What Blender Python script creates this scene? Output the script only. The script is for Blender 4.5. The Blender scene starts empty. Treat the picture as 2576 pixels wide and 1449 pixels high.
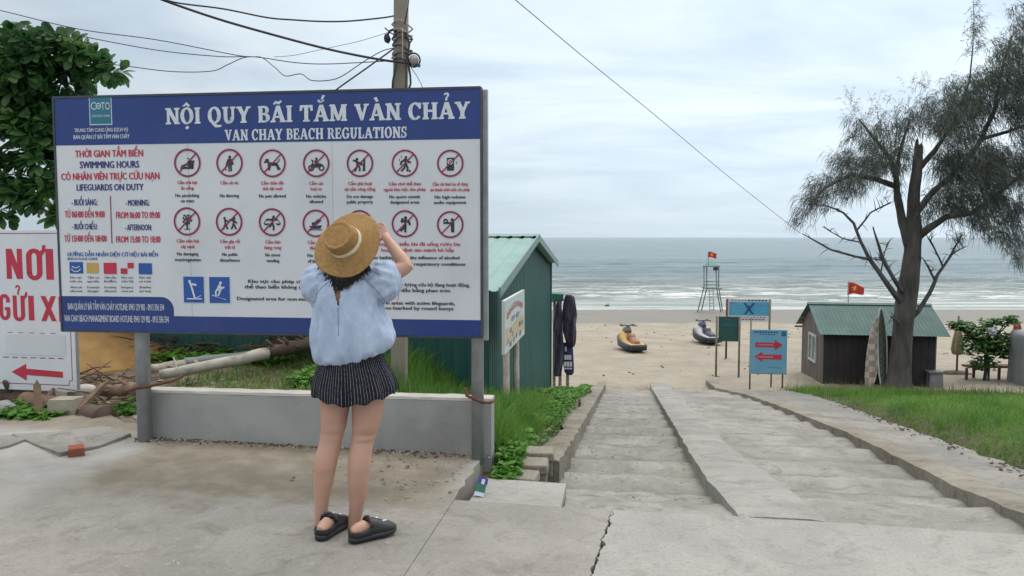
import bpy, bmesh, math, random
import numpy as np
from mathutils import Vector, Matrix, noise as mnoise
random.seed(7); rng = np.random.default_rng(7)
R = math.radians; C = bpy.context.scene.collection; sc = bpy.context.scene

# ------------------------------------------------------------ camera
CAM = Vector((0, 0, 1.52)); F = 1946.0; PITCH = math.atan(127.5 / F)
cd = bpy.data.cameras.new('camera'); cam = bpy.data.objects.new('camera', cd); C.objects.link(cam)
cam.location = CAM; cam.rotation_euler = (R(90) - PITCH, 0, 0)
cd.sensor_width = 36; cd.lens = 36 * F / 2576; cd.clip_end = 60000; cd.clip_start = .05
sc.camera = cam
# ------------------------------------------------------------ world: overcast sky
SUN_EL, SUN_AZ = R(58), R(35)            # azimuth measured from the view direction to the right
W = bpy.data.worlds.new('World'); sc.world = W; W.use_nodes = True
nt = W.node_tree; nt.nodes.clear()
def nd(t, ty, **kw):
    n = t.nodes.new(ty)
    for k, v in kw.items(): setattr(n, k, v)
    return n
def mth(t, op, a, b=None, c=None, clamp=False):
    n = nd(t, 'ShaderNodeMath', operation=op, use_clamp=clamp)
    for i, v in enumerate((a, b, c)):
        if v is None: continue
        if isinstance(v, (int, float)): n.inputs[i].default_value = v
        else: t.links.new(v, n.inputs[i])
    return n.outputs[0]
def mixc(t, f, a, b, blend='MIX'):
    n = nd(t, 'ShaderNodeMix', data_type='RGBA', blend_type=blend)
    for s, v in ((n.inputs[0], f), (n.inputs[6], a), (n.inputs[7], b)):
        if isinstance(v, (int, float)): s.default_value = v
        elif isinstance(v, tuple): s.default_value = (*v, 1)[:4]
        else: t.links.new(v, s)
    return n.outputs[2]
def mrange(t, v, a, b, c=0, d=1, smooth=True):
    n = nd(t, 'ShaderNodeMapRange', interpolation_type='SMOOTHSTEP' if smooth else 'LINEAR')
    t.links.new(v, n.inputs[0])
    for i, x in enumerate((a, b, c, d)): n.inputs[i + 1].default_value = x
    return n.outputs[0]
def noi(t, vec, scale, detail=4, rough=.55, dist=0):
    n = nd(t, 'ShaderNodeTexNoise'); t.links.new(vec, n.inputs['Vector'])
    n.inputs['Scale'].default_value = scale; n.inputs['Detail'].default_value = detail
    n.inputs['Roughness'].default_value = rough; n.inputs['Distortion'].default_value = dist
    return n.outputs['Fac']
tc = nd(nt, 'ShaderNodeTexCoord'); sep = nd(nt, 'ShaderNodeSeparateXYZ'); nt.links.new(tc.outputs['Generated'], sep.inputs[0])
dx, dy, dz = sep.outputs
dzc = mth(nt, 'ADD', mth(nt, 'MAXIMUM', dz, 0.0), .10)
px = mth(nt, 'DIVIDE', dx, dzc); py = mth(nt, 'DIVIDE', dy, dzc)
cmb = nd(nt, 'ShaderNodeCombineXYZ'); nt.links.new(px, cmb.inputs[0]); nt.links.new(mth(nt, 'MULTIPLY', py, 1.35), cmb.inputs[1])
cl1 = noi(nt, cmb.outputs[0], .55, 8, .56, .6)
cl2 = noi(nt, cmb.outputs[0], 1.9, 6, .6, .3)
cl = mth(nt, 'ADD', mth(nt, 'MULTIPLY', cl1, .84), mth(nt, 'MULTIPLY', cl2, .16))
sky = nd(nt, 'ShaderNodeTexSky', sky_type='NISHITA', sun_disc=False, sun_elevation=SUN_EL, sun_rotation=SUN_AZ)
f1 = mrange(nt, cl, .33, .66)
cloud = mixc(nt, f1, (5.3, 6.35, 7.4), (7.7, 8.6, 9.2))
# brighter towards the veiled sun and towards the zenith, as under thin overcast
glow = mth(nt, 'ADD', mth(nt, 'MULTIPLY', dx, .42), mth(nt, 'ADD', mth(nt, 'MULTIPLY', dy, .55), mth(nt, 'MULTIPLY', dz, .62)))
g2 = mrange(nt, glow, .30, .85, .80, 1.25)
zen = mrange(nt, dz, .30, .9, 1.0, 2.2)
gain = mth(nt, 'MULTIPLY', g2, zen)
hz = mrange(nt, dz, 0, .16, 1, 0)
cloud = mixc(nt, mth(nt, 'MULTIPLY', hz, .75), cloud, (5.3, 6.5, 7.6))
vm = nd(nt, 'ShaderNodeVectorMath', operation='SCALE'); nt.links.new(cloud, vm.inputs[0]); nt.links.new(gain, vm.inputs['Scale'])
white = mixc(nt, mrange(nt, dz, .35, .8), vm.outputs[0], (17.5, 16.9, 15.9))
skym = mixc(nt, .90, sky.outputs[0], white)
bg = nd(nt, 'ShaderNodeBackground'); nt.links.new(skym, bg.inputs[0]); bg.inputs[1].default_value = .1
wo = nd(nt, 'ShaderNodeOutputWorld'); nt.links.new(bg.outputs[0], wo.inputs[0])
ld = bpy.data.lights.new('sun', 'SUN'); ld.energy = .9; ld.angle = R(18); ld.color = (1, .96, .9)
lo = bpy.data.objects.new('sun', ld); C.objects.link(lo)
sd = Vector((math.sin(SUN_AZ) * math.cos(SUN_EL), math.cos(SUN_AZ) * math.cos(SUN_EL), math.sin(SUN_EL)))
lo.rotation_euler = sd.to_track_quat('Z', 'Y').to_euler(); lo.location = (0, 0, 30)
sc.view_settings.view_transform = 'Standard'; sc.view_settings.look = 'None'
sc.view_settings.exposure = .16; sc.view_settings.gamma = 1
sc.cycles.max_bounces = 6; sc.cycles.use_denoising = True
sc.cycles.transparent_max_bounces = 8

# ------------------------------------------------------------ helpers: projection of measured points
cp, sp = math.cos(PITCH), math.sin(PITCH)
def ray(u, v):
    a = (u - 1288) / F; b = -(v - 724.5) / F
    return Vector((a, cp + b * sp, -sp + b * cp))
def at(u, v, d):
    r = ray(u, v); return CAM + r * (d / r.y)
def gz(u, v, z=0):
    r = ray(u, v); return CAM + r * ((z - CAM.z) / r.z)
A = R(8.5); sA, cA = math.sin(A), math.cos(A)
def st(x, y): return x * cA - y * sA, x * sA + y * cA          # -> t (right), s (forward)
def ts(t, s, z=0): return Vector((t * cA + s * sA, -t * sA + s * cA, z))
def sstep(a, b, x):
    x = np.clip((np.asarray(x, float) - a) / (b - a), 0, 1); return x * x * (3 - 2 * x)
def prof(s):
    s = np.asarray(s, float)
    return np.interp(s, [-50, 4.24, 19.8, 24, 42, 54, 62, 90, 400], [0, 0, -2.29, -2.5, -3.12, -3.52, -3.8, -6, -9])
def pave(t, s):
    t = np.asarray(t, float); return np.where(t < -.9, np.minimum(-.02 * (t + .9), .07), 0.0)
def n2(x, y, sx=1.0, o=0.0): return mnoise.noise(Vector((x * sx, y * sx, o)))
vn = np.vectorize(n2)
def terr_base(t, s):
    t = np.asarray(t, float); s = np.asarray(s, float)
    b = prof(s)
    b = b - .07 * sstep(5.2, 4.9, s) * (t < 4) - .02
    wl = sstep(-1.45, -2.5, t) * sstep(5.0, 5.6, s) * sstep(18, 11, s)
    m = np.interp(s, [5, 5.7, 7, 8.6, 9.6, 30], [.02, .05, .10, .22, .25, .25])
    h = b * (1 - wl) + m * wl
    lf = sstep(-.55, -.95, t) * sstep(4.9, 5.6, s) * sstep(17, 12, s) * (1 - wl)
    h = h + .13 * lf
    gr = sstep(3.5, 5.0, t) * sstep(2, 6, s) * sstep(21, 17, s)
    h = h + .10 * gr
    cut = sstep(-.80, -.70, t) * sstep(4.0, 3.3, t - .4 * sstep(7, 12, s)) * sstep(4.3, 4.5, s) * sstep(20.4, 19.8, s)
    h = h - .36 * cut
    return h
def terr(t, s):
    t, s = np.broadcast_arrays(np.asarray(t, float), np.asarray(s, float))
    h = terr_base(t, s)
    amp = np.where(s < 5, .004, np.where(s < 42, .03, .006)) * (1 - .7 * sstep(-1.2, -.7, t) * sstep(3.4, 2.9, t) * sstep(21, 19, s))
    return h + amp * vn(t, s, 1.3) + amp * .8 * vn(t, s, 3.7, 5.0)
def tz(x, y):
    t, s = st(x, y); return float(terr(t, s))
# ------------------------------------------------------------ helpers: objects
ORG = {}
def tag(o, label=None, cat=None, group=None, kind=None):
    for k, v in (('label', label), ('category', cat), ('group', group), ('kind', kind)):
        if v: o[k] = v
    return o
def thing(name, label, cat, loc, group=None):
    o = bpy.data.objects.new(name, None); o.location = loc; o.empty_display_size = .1; C.objects.link(o)
    ORG[o.name] = Vector(loc); return tag(o, label, cat, group)
def children(o): return [c for c in C.objects if c.parent == o]
def copy_tree(o, parent=None):
    c = o.copy(); C.objects.link(c); ORG[c.name] = ORG.get(o.name, Vector())
    if parent is not None: c.parent = parent
    for ch in children(o): copy_tree(ch, c)
    return c
class MB:
    def __init__(s): s.v = []; s.f = []; s.m = []; s.sm = []; s.uv = None
    def add(s, vs, fs, mi=0, smooth=False):
        o = len(s.v); s.v += [Vector(p) for p in vs]
        for f in fs: s.f.append([i + o for i in f]); s.m.append(mi); s.sm.append(smooth)
        return s
    def box(s, c, size, rz=0.0, mi=0, rot=None, taper=1.0):
        c = Vector(c); hx, hy, hz = (q / 2 for q in size); M = rot if rot is not None else Matrix.Rotation(rz, 3, 'Z')
        vs = []
        for z in (-hz, hz):
            k = taper if z > 0 else 1
            for x, y in ((-hx, -hy), (hx, -hy), (hx, hy), (-hx, hy)): vs.append(c + M @ Vector((x * k, y * k, z)))
        return s.add(vs, [(3, 2, 1, 0), (4, 5, 6, 7), (0, 1, 5, 4), (1, 2, 6, 5), (2, 3, 7, 6), (3, 0, 4, 7)], mi)
    def beam(s, a, b, w, h=None, mi=0):
        a, b = Vector(a), Vector(b); h = h or w; d = (b - a)
        q = d.to_track_quat('Z', 'Y').to_matrix()
        return s.box((a + b) / 2, (w, h, d.length), mi=mi, rot=q)
    def loft(s, rings, mi=0, smooth=True, cap=True, closed=True):
        n = len(rings[0]); o = len(s.v); vs = [p for r in rings for p in r]; fs = []
        for i in range(len(rings) - 1):
            for j in range(n if closed else n - 1):
                k = (j + 1) % n
                fs.append((i * n + j, i * n + k, (i + 1) * n + k, (i + 1) * n + j))
        if cap and closed:
            fs.append(tuple(range(n - 1, -1, -1))); fs.append(tuple((len(rings) - 1) * n + j for j in range(n)))
        return s.add(vs, fs, mi, smooth)
    def tube(s, pts, r, n=8, mi=0, cap=True, smooth=True):
        pts = [Vector(p) for p in pts]; rs = r if isinstance(r, (list, tuple)) else [r] * len(pts)
        rings = []; up = None
        for i, p in enumerate(pts):
            t = (pts[min(i + 1, len(pts) - 1)] - pts[max(i - 1, 0)])
            t = t.normalized() if t.length > 1e-9 else Vector((0, 0, 1))
            if up is None: up = t.orthogonal().normalized()
            up = (up - t * up.dot(t)); up = up.normalized() if up.length > 1e-6 else t.orthogonal().normalized()
            w = t.cross(up)
            rings.append([p + (up * math.cos(2 * math.pi * k / n) + w * math.sin(2 * math.pi * k / n)) * rs[i] for k in range(n)])
        return s.loft(rings, mi, smooth, cap)
    def lathe(s, prof_, n=24, c=(0, 0, 0), M=None, mi=0, smooth=True, cap=True):
        c = Vector(c); M = M or Matrix.Identity(3)
        rings = [[c + M @ Vector((r * math.cos(2 * math.pi * k / n), r * math.sin(2 * math.pi * k / n), z)) for k in range(n)] for r, z in prof_]
        return s.loft(rings, mi, smooth, cap)
    def poly(s, pts, mi=0): return s.add(pts, [tuple(range(len(pts)))], mi)
    def prism(s, pts, d, mi=0):
        d = Vector(d); n = len(pts); pts = [Vector(p) for p in pts]
        fs = [tuple(range(n)), tuple(range(2 * n - 1, n - 1, -1))] + [(i, i + n, (i + 1) % n + n, (i + 1) % n) for i in range(n)]
        return s.add(pts + [p + d for p in pts], fs, mi)
    def blob(s, c, r, n=12, m=8, mi=0, jit=0.0, M=None):
        c = Vector(c); r = Vector(r) if not isinstance(r, (int, float)) else Vector((r, r, r)); M = M or Matrix.Identity(3); o = random.random() * 50
        rings = []
        for i in range(1, m):
            a = math.pi * i / m; ring = []
            for k in range(n):
                b = 2 * math.pi * k / n; q = Vector((math.sin(a) * math.cos(b), math.sin(a) * math.sin(b), -math.cos(a)))
                f = 1 + jit * mnoise.noise(q * 1.6 + Vector((o, o, o)))
                ring.append(c + M @ Vector((q.x * r.x * f, q.y * r.y * f, q.z * r.z * f)))
            rings.append(ring)
        return s.loft(rings, mi, True, True)
    def build(s, name, mats, parent=None, loc=None, label=None, cat=None, group=None, kind=None, fix=True):
        me = bpy.data.meshes.new(name)
        o = bpy.data.objects.new(name, me)
        if parent is not None:
            org = ORG[parent.name]; o.parent = parent
        else:
            org = Vector(loc) if loc is not None else Vector(); o.location = org
        me.from_pydata([p - org for p in s.v], [], s.f)
        for m in (mats if isinstance(mats, (list, tuple)) else [mats]): me.materials.append(m)
        me.polygons.foreach_set('material_index', s.m); me.polygons.foreach_set('use_smooth', s.sm)
        if fix:
            bm = bmesh.new(); bm.from_mesh(me); bmesh.ops.recalc_face_normals(bm, faces=bm.faces); bm.to_mesh(me); bm.free()
        C.objects.link(o); ORG[o.name] = org.copy()
        return tag(o, label, cat, group, kind)
def npmesh(name, V, Fl, mats, parent=None, loc=None, rnd=None, smooth=False, col=None):
    """mesh from numpy: V (n,3); Fl list of face index arrays (m,k)"""
    me = bpy.data.meshes.new(name); org = ORG[parent.name] if parent is not None else (Vector(loc) if loc is not None else Vector())
    V = V - np.array(org)
    me.vertices.add(len(V)); me.vertices.foreach_set('co', V.astype(np.float32).ravel())
    tot = sum(f.size for f in Fl); nf = sum(len(f) for f in Fl)
    me.loops.add(tot); me.loops.foreach_set('vertex_index', np.concatenate([f.ravel() for f in Fl]).astype(np.int32))
    me.polygons.add(nf)
    lt = np.concatenate([np.full(len(f), f.shape[1]) for f in Fl]); ls = np.concatenate([[0], np.cumsum(lt)[:-1]])
    me.polygons.foreach_set('loop_start', ls.astype(np.int32)); me.polygons.foreach_set('loop_total', lt.astype(np.int32))
    me.update(calc_edges=True)
    if smooth: me.polygons.foreach_set('use_smooth', np.ones(nf, bool))
    if rnd is not None:
        a = me.attributes.new('rnd', 'FLOAT', 'POINT'); a.data.foreach_set('value', rnd.astype(np.float32))
    if col is not None:
        a = me.color_attributes.new('zone', 'FLOAT_COLOR', 'POINT'); a.data.foreach_set('color', col.astype(np.float32).ravel())
    for m in (mats if isinstance(mats, (list, tuple)) else [mats]): me.materials.append(m)
    o = bpy.data.objects.new(name, me)
    if parent is not None: o.parent = parent
    else: o.location = org
    C.objects.link(o); ORG[o.name] = Vector(org); return o

# ------------------------------------------------------------ materials
def mat_base(name):
    m = bpy.data.materials.new(name); m.use_nodes = True; t = m.node_tree; b = t.nodes['Principled BSDF']
    tcn = nd(t, 'ShaderNodeTexCoord'); return m, t, b, tcn.outputs['Object']
def mapv(t, vec, sc_):
    n = nd(t, 'ShaderNodeMapping'); t.links.new(vec, n.inputs[0]); n.inputs['Scale'].default_value = sc_; return n.outputs[0]
def bump(t, b, h, strength=.3, dist=.01):
    n = nd(t, 'ShaderNodeBump'); n.inputs['Strength'].default_value = strength; n.inputs['Distance'].default_value = dist
    t.links.new(h, n.inputs['Height']); t.links.new(n.outputs[0], b.inputs['Normal']); return n
def pm(name, c1, c2=None, scale=6, rough=.6, metal=0.0, bmp=0, bscale=30, stretch=(1, 1, 1), spec=.5, dirt=None, dscale=2, damt=.5, detail=5):
    m, t, b, co = mat_base(name); c2 = c2 or tuple(x * .8 for x in c1)
    co = mapv(t, co, stretch)
    col = mixc(t, mrange(t, noi(t, co, scale, detail), .3, .7), c1, c2)
    if dirt: col = mixc(t, mth(t, 'MULTIPLY', mrange(t, noi(t, co, dscale, 6, .65), .5, .72), damt), col, dirt)
    t.links.new(col, b.inputs['Base Color'])
    b.inputs['Metallic'].default_value = metal; b.inputs['Specular IOR Level'].default_value = spec
    r = mth(t, 'ADD', mth(t, 'MULTIPLY', noi(t, co, scale * 2, 3), .2), rough - .1, clamp=True); t.links.new(r, b.inputs['Roughness'])
    if bmp: bump(t, b, noi(t, co, bscale, 5, .6), bmp)
    return m
def leafmat(name, ca, cb, cc, trans=.3, rough=.5):
    m, t, b, co = mat_base(name)
    at_ = nd(t, 'ShaderNodeAttribute', attribute_name='rnd')
    rp = nd(t, 'ShaderNodeValToRGB'); e = rp.color_ramp.elements
    e[0].color = (*ca, 1); e[1].color = (*cc, 1); e.new(.55).color = (*cb, 1); t.links.new(at_.outputs['Fac'], rp.inputs[0])
    col = mixc(t, mth(t, 'MULTIPLY', mrange(t, noi(t, co, 1.3, 3), .35, .65), .45), rp.outputs[0], ca)
    t.links.new(col, b.inputs['Base Color']); b.inputs['Roughness'].default_value = rough; b.inputs['Specular IOR Level'].default_value = .35
    tr = nd(t, 'ShaderNodeBsdfTranslucent'); t.links.new(col, tr.inputs[0])
    mx = nd(t, 'ShaderNodeMixShader'); mx.inputs[0].default_value = trans
    t.links.new(b.outputs[0], mx.inputs[1]); t.links.new(tr.outputs[0], mx.inputs[2])
    t.links.new(mx.outputs[0], t.nodes['Material Output'].inputs[0]); return m
M = {}
M['white_print'] = pm('white_print', (.62, .655, .70), (.56, .60, .65), 1.5, .42, 0, .10, 2.2, dirt=(.46, .47, .47), dscale=1.4, damt=.4)
M['blue_print'] = pm('blue_print', (.019, .050, .215), (.015, .040, .18), 2.5, .42, 0, .10, 2.2, dirt=(.05, .06, .2), dscale=2, damt=.5)
M['navy_ink'] = pm('navy_ink', (.028, .034, .20), (.024, .03, .17), 5, .5)
M['red_ink'] = pm('red_ink', (.50, .03, .065), (.44, .025, .06), 5, .5)
M['maroon_ink'] = pm('maroon_ink', (.27, .018, .07), (.2, .015, .06), 5, .5)
M['black_ink'] = pm('black_ink', (.022, .03, .045), (.018, .022, .04), 5, .5)
M['pale_ink'] = pm('pale_ink', (.62, .68, .74), (.55, .6, .68), 12, .5)
M['teal_ink'] = pm('teal_ink', (.02, .17, .25), (.015, .14, .22), 4, .45)
M['sign_blue_ink'] = pm('sign_blue_ink', (.02, .09, .36), (.018, .08, .32), 4, .45)
M['ochre_ink'] = pm('ochre_ink', (.5, .35, .10), (.45, .31, .09), 4, .5)
M['galv'] = pm('galv', (.36, .38, .39), (.28, .30, .31), 9, .45, .35, .1, 40, dirt=(.22, .17, .13), dscale=3, damt=.35)
M['steel_dark'] = pm('steel_dark', (.07, .08, .1), (.05, .055, .07), 8, .5, .3)
M['rust'] = pm('rust', (.16, .06, .035), (.08, .035, .025), 20, .85, 0, .4, 60)
M['black'] = pm('black', (.012, .014, .02), (.018, .02, .026), 8, .5)
M['plaster'] = pm('plaster', (.36, .365, .36), (.28, .29, .29), 2.2, .85, 0, .25, 25, dirt=(.20, .20, .19), dscale=1.6, damt=.7)
M['plaster_top'] = pm('plaster_top', (.48, .46, .42), (.38, .37, .34), 4, .9, 0, .3, 25, dirt=(.28, .26, .22), dscale=3, damt=.6)
M['wood_grey'] = pm('wood_grey', (.42, .39, .34), (.27, .24, .2), 7, .85, 0, .5, 20, (1, 1, 1), dirt=(.14, .11, .09), dscale=5)
M['wood_dark'] = pm('wood_dark', (.11, .075, .055), (.055, .04, .032), 8, .85, 0, .7, 18, dirt=(.2, .13, .09), dscale=4)
M['wood_brown'] = pm('wood_brown', (.24, .165, .11), (.15, .1, .07), 9, .85, 0, .5, 25)
M['stone'] = pm('stone', (.36, .33, .27), (.24, .22, .18), 6, .9, 0, .5, 22, dirt=(.14, .15, .10), dscale=3)
M['brick'] = pm('brick', (.33, .095, .05), (.22, .07, .045), 12, .9, 0, .4, 40)
M['bark'] = pm('bark', (.105, .095, .09), (.045, .042, .042), 5, .95, 0, 1.0, 22, (1, 1, .25), dirt=(.17, .16, .15), dscale=2, damt=.5)
M['bark_grey'] = pm('bark_grey', (.10, .10, .105), (.06, .06, .066), 5, .95, 0, .6, 20)
# ============================================================ SETTING
_pr0 = terr_base
def qcoord(t, s):
    t = np.asarray(t, float); s = np.asarray(s, float); y = -t * sA + s * cA
    w = sstep(18, 30, s); return s * (1 - w) + y * w
_prof_raw = prof
def terr_base(t, s):
    t, s = np.broadcast_arrays(np.asarray(t, float), np.asarray(s, float)); q = qcoord(t, s)
    w = sstep(18, 30, s)
    return _pr0(t, s) * (1 - w) + _prof_raw(q) * w - .0

def ground_mat():
    m, t, b, co = mat_base('ground')
    z = nd(t, 'ShaderNodeVertexColor', layer_name='zone'); sz = nd(t, 'ShaderNodeSeparateColor'); t.links.new(z.outputs[0], sz.inputs[0])
    n1 = noi(t, co, .8, 6, .6); n2_ = noi(t, co, 9, 5, .65); n3 = noi(t, co, 70, 3, .6)
    sand = mixc(t, mrange(t, n1, .35, .65), (.375, .338, .275), (.31, .282, .233))
    sand = mixc(t, mth(t, 'MULTIPLY', mrange(t, n2_, .55, .75), .5), sand, (.25, .22, .18))
    wet = mixc(t, mrange(t, n1, .3, .7), (.18, .16, .126), (.152, .137, .11))
    soil = mixc(t, mrange(t, n2_, .35, .65), (.055, .075, .028), (.12, .115, .06))
    dirt = mixc(t, mrange(t, n2_, .35, .65), (.22, .18, .135), (.13, .105, .08))
    c = mixc(t, sz.outputs[1], sand, wet)
    c = mixc(t, sz.outputs[2], c, dirt); c = mixc(t, sz.outputs[0], c, soil)
    t.links.new(c, b.inputs['Base Color'])
    r = mth(t, 'SUBTRACT', .95, mth(t, 'MULTIPLY', sz.outputs[1], .45)); t.links.new(r, b.inputs['Roughness'])
    b.inputs['Specular IOR Level'].default_value = .3
    h = mth(t, 'ADD', mth(t, 'MULTIPLY', noi(t, co, 3.2, 6, .6), 1.0), mth(t, 'MULTIPLY', n3, .12))
    h = mth(t, 'MULTIPLY', h, mth(t, 'SUBTRACT', 1.0, mth(t, 'MULTIPLY', sz.outputs[1], .9)))
    bump(t, b, h, .9, .14); return m
def conc(name, c1, c2, c3, dust=False, bs=.35, wear=False):
    m, t, b, co = mat_base(name)
    base = mixc(t, mrange(t, noi(t, co, 1.1, 8, .66, .5), .36, .64), c1, c2)
    base = mixc(t, mth(t, 'MULTIPLY', mrange(t, noi(t, co, 4.5, 7, .72, .8), .48, .70), .7), base, c3)
    n60 = noi(t, co, 55, 4, .7)
    base = mixc(t, mth(t, 'MULTIPLY', mrange(t, n60, .5, .68), .4), base, (.13, .125, .115))
    base = mixc(t, mth(t, 'MULTIPLY', mrange(t, noi(t, co, 23, 5, .7), .56, .70), .35), base, (.42, .41, .39))
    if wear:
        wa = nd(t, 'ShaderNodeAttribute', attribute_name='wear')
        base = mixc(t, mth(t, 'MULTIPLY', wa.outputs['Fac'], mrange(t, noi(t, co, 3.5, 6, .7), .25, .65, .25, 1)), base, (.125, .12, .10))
    if dust:
        s_ = nd(t, 'ShaderNodeSeparateXYZ'); t.links.new(co, s_.inputs[0]); X, Y, Z = s_.outputs
        tt = mth(t, 'SUBTRACT', mth(t, 'MULTIPLY', X, cA), mth(t, 'MULTIPLY', Y, sA))
        ss = mth(t, 'ADD', mth(t, 'MULTIPLY', X, sA), mth(t, 'MULTIPLY', Y, cA))
        nn = noi(t, co, 1.1, 8, .72); n5 = noi(t, co, 5, 5, .65)
        ss2 = mth(t, 'ADD', ss, mth(t, 'MULTIPLY', mth(t, 'SUBTRACT', nn, .5), 1.5))
        d = mth(t, 'MULTIPLY', mrange(t, ss2, 3.85, 4.2), mrange(t, tt, -.85, -1.3))
        d = mth(t, 'MULTIPLY', d, mrange(t, n5, .2, .55, .55, 1))
        sandc = mixc(t, mrange(t, n5, .35, .65), (.235, .205, .16), (.175, .155, .12))
        base = mixc(t, mth(t, 'MULTIPLY', d, .9), base, sandc)
        lf = mth(t, 'MULTIPLY', mrange(t, mth(t, 'ADD', tt, mth(t, 'MULTIPLY', mth(t, 'SUBTRACT', nn, .5), .5)), -3.15, -3.5), mrange(t, ss, 5.35, 5.1))
        base = mixc(t, lf, base, mixc(t, mrange(t, n5, .3, .7), (.35, .345, .33), (.29, .285, .27)))
    t.links.new(base, b.inputs['Base Color']); b.inputs['Roughness'].default_value = .9; b.inputs['Specular IOR Level'].default_value = .25
    h = mth(t, 'ADD', noi(t, co, 6, 7, .68), mth(t, 'MULTIPLY', n60, .18)); bump(t, b, h, bs, .03); return m
M['pavement'] = conc('pavement', (.305, .293, .27), (.235, .226, .207), (.165, .155, .135), True)
M['pavement_pale'] = conc('pavement_pale', (.34, .333, .315), (.285, .278, .262), (.215, .208, .192), bs=.35)
M['stairs'] = conc('stairs', wear=True, c1=(.34, .33, .305), c2=(.235, .23, .21), c3=(.15, .145, .13), bs=1.0)
M['strip'] = conc('strip', (.335, .33, .31), (.26, .255, .24), (.18, .175, .16), bs=.8)
M['kerb'] = conc('kerb', (.30, .28, .235), (.215, .195, .16), (.12, .11, .095), bs=1.0)
M['walk'] = conc('walk', (.285, .275, .255), (.205, .20, .185), (.13, .125, .115), bs=.9)

# ---- ground sheet
def axis(segs):
    out = [segs[0][0]]
    for a, b, st_ in segs: out += list(np.linspace(a, b, max(1, round((b - a) / st_)) + 1)[1:])
    return np.array(out)
T = axis([(-900, -100, 160), (-100, -20, 8), (-20, -6, 1.0), (-6, 9, .16), (9, 24, .6), (24, 110, 6), (110, 900, 160)])
S = axis([(-60, -6, 6), (-6, 4, .5), (4, 12, .14), (12, 26, .25), (26, 60, .7), (60, 90, 6), (90, 400, 100)])
TT, SS = np.meshgrid(T, S, indexing='ij')
Z = terr(TT, SS)
X_, Y_ = TT * cA + SS * sA, -TT * sA + SS * cA
V = np.stack([X_, Y_, Z], -1).reshape(-1, 3); ni, nj = TT.shape
idx = np.arange(ni * nj).reshape(ni, nj)
Fq = np.stack([idx[:-1, :-1], idx[1:, :-1], idx[1:, 1:], idx[:-1, 1:]], -1).reshape(-1, 4)
Q = qcoord(TT, SS); nz = vn(TT, SS, .5, 3.0)
def kR(s): return np.interp(s, [3.5, 4.6, 6.6, 8, 9.6, 14, 17, 20, 21], [2.05, 2.14, 2.42, 2.52, 2.60, 2.62, 2.56, 2.14, 2.0])
def tG(s): return np.interp(s, [2, 5, 7.4, 9, 11.8, 15, 18, 20.5, 22, 23.5], [3.0, 3.1, 3.38, 3.48, 3.70, 3.95, 4.1, 3.9, 3.4, 4.6])
wet = np.clip(sstep(41.0, 41.8, Y_ + nz * 1.2), 0, 1)
rg = sstep(0, .25, TT - tG(SS) + nz * .3) * sstep(21.3, 20.3, SS + nz) * sstep(14, 10, TT - 4 + nz * 2)
lg = sstep(-.7, -.95, TT) * sstep(4.9, 5.2, SS) * sstep(12.5, 10.5, SS + nz) * sstep(-5.5, -4.5, TT)
ldirt = sstep(-2.2, -2.8, TT) * sstep(5, 5.3, SS) * sstep(12, 9, SS)
near = sstep(5.4, 4.9, SS)
zone = np.stack([np.clip(rg + lg * (1 - ldirt), 0, 1), wet, np.clip(ldirt + near, 0, 1), np.ones_like(wet)], -1).reshape(-1, 4)
g = npmesh('ground', V, [Fq], ground_mat(), smooth=True, col=zone); tag(g, kind='structure')

# ---- near pavement, split by a jagged crack
def jag(t0, s0, t1, s1, n, amp, seed):
    rr = random.Random(seed); return [(t0 + (t1 - t0) * i / n + rr.uniform(-amp, amp) * (0 < i < n), s0 + (s1 - s0) * i / n) for i in range(n + 1)]
ck = jag(-.075, 4.27, -.16, 3.35, 44, .005, 3) + [(-.2, 1.5), (-.4, -9)]
rr = random.Random(5)
ck = [(a + .012 * n2(b * 9, 1.0), b) if b > 3.3 else (a, b) for a, b in ck]
ckR = []
for i, (t_, s_) in enumerate(ck):
    w = .004 + (.035 * max(0, n2(i * .23, 4.0) + .12) + .006 * rr.random() if i < 45 else .003); ckR.append((t_ + w, s_))
def slab(name, pts, mat, zf, thick=.14):
    mb = MB(); top = [ts(a, b, float(zf(a, b))) for a, b in pts]; mb.prism(top, (0, 0, -thick)); return tag(mb.build(name, mat), kind='structure')
flat = lambda a, b: 0.0
fe = jag(7, 4.0, 1.9, 4.22, 14, .0, 1); fe = [(a, b + rr.uniform(-.004, .004)) for a, b in fe] + [(1.2, 4.25), (.6, 4.27), (.2, 4.26)]
slab('pavement', [(7, -9)] + fe + ckR, M['pavement_pale'], flat)
slab('pavement', [(a, b) for a, b in reversed(ck)] + [(-.35, 4.27), (-.6, 4.29), (-.98, 4.30), (-.98, -9)], M['pavement'], flat)
edge = jag(-.983, 4.30, -.983, 5.02, 8, .012, 9)
back = [(-1.1, 5.42), (-3.2, 5.62), (-3.45, 5.60), (-3.62, 5.52), (-3.9, 5.50), (-4.2, 5.72), (-4.7, 5.6), (-5.4, 5.75), (-9, 5.7)]
pt = edge + [(-.983, 5.36)] + back + [(-9, -9), (-.983, -9)]
mbp = MB()
# the raised apron under the sign: strips in t so that its fall to the left is exact
ptl = [ts(a, b, float(pave(a, b))) for a, b in pt]
mbp.prism(ptl, (0, 0, -.2))
bmx = bmesh.new(); o = tag(mbp.build('pavement', M['pavement']), kind='structure')
bmx.from_mesh(o.data); bmesh.ops.triangulate(bmx, faces=[f for f in bmx.faces if len(f.verts) > 4]); bmx.to_mesh(o.data); bmx.free()
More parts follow.
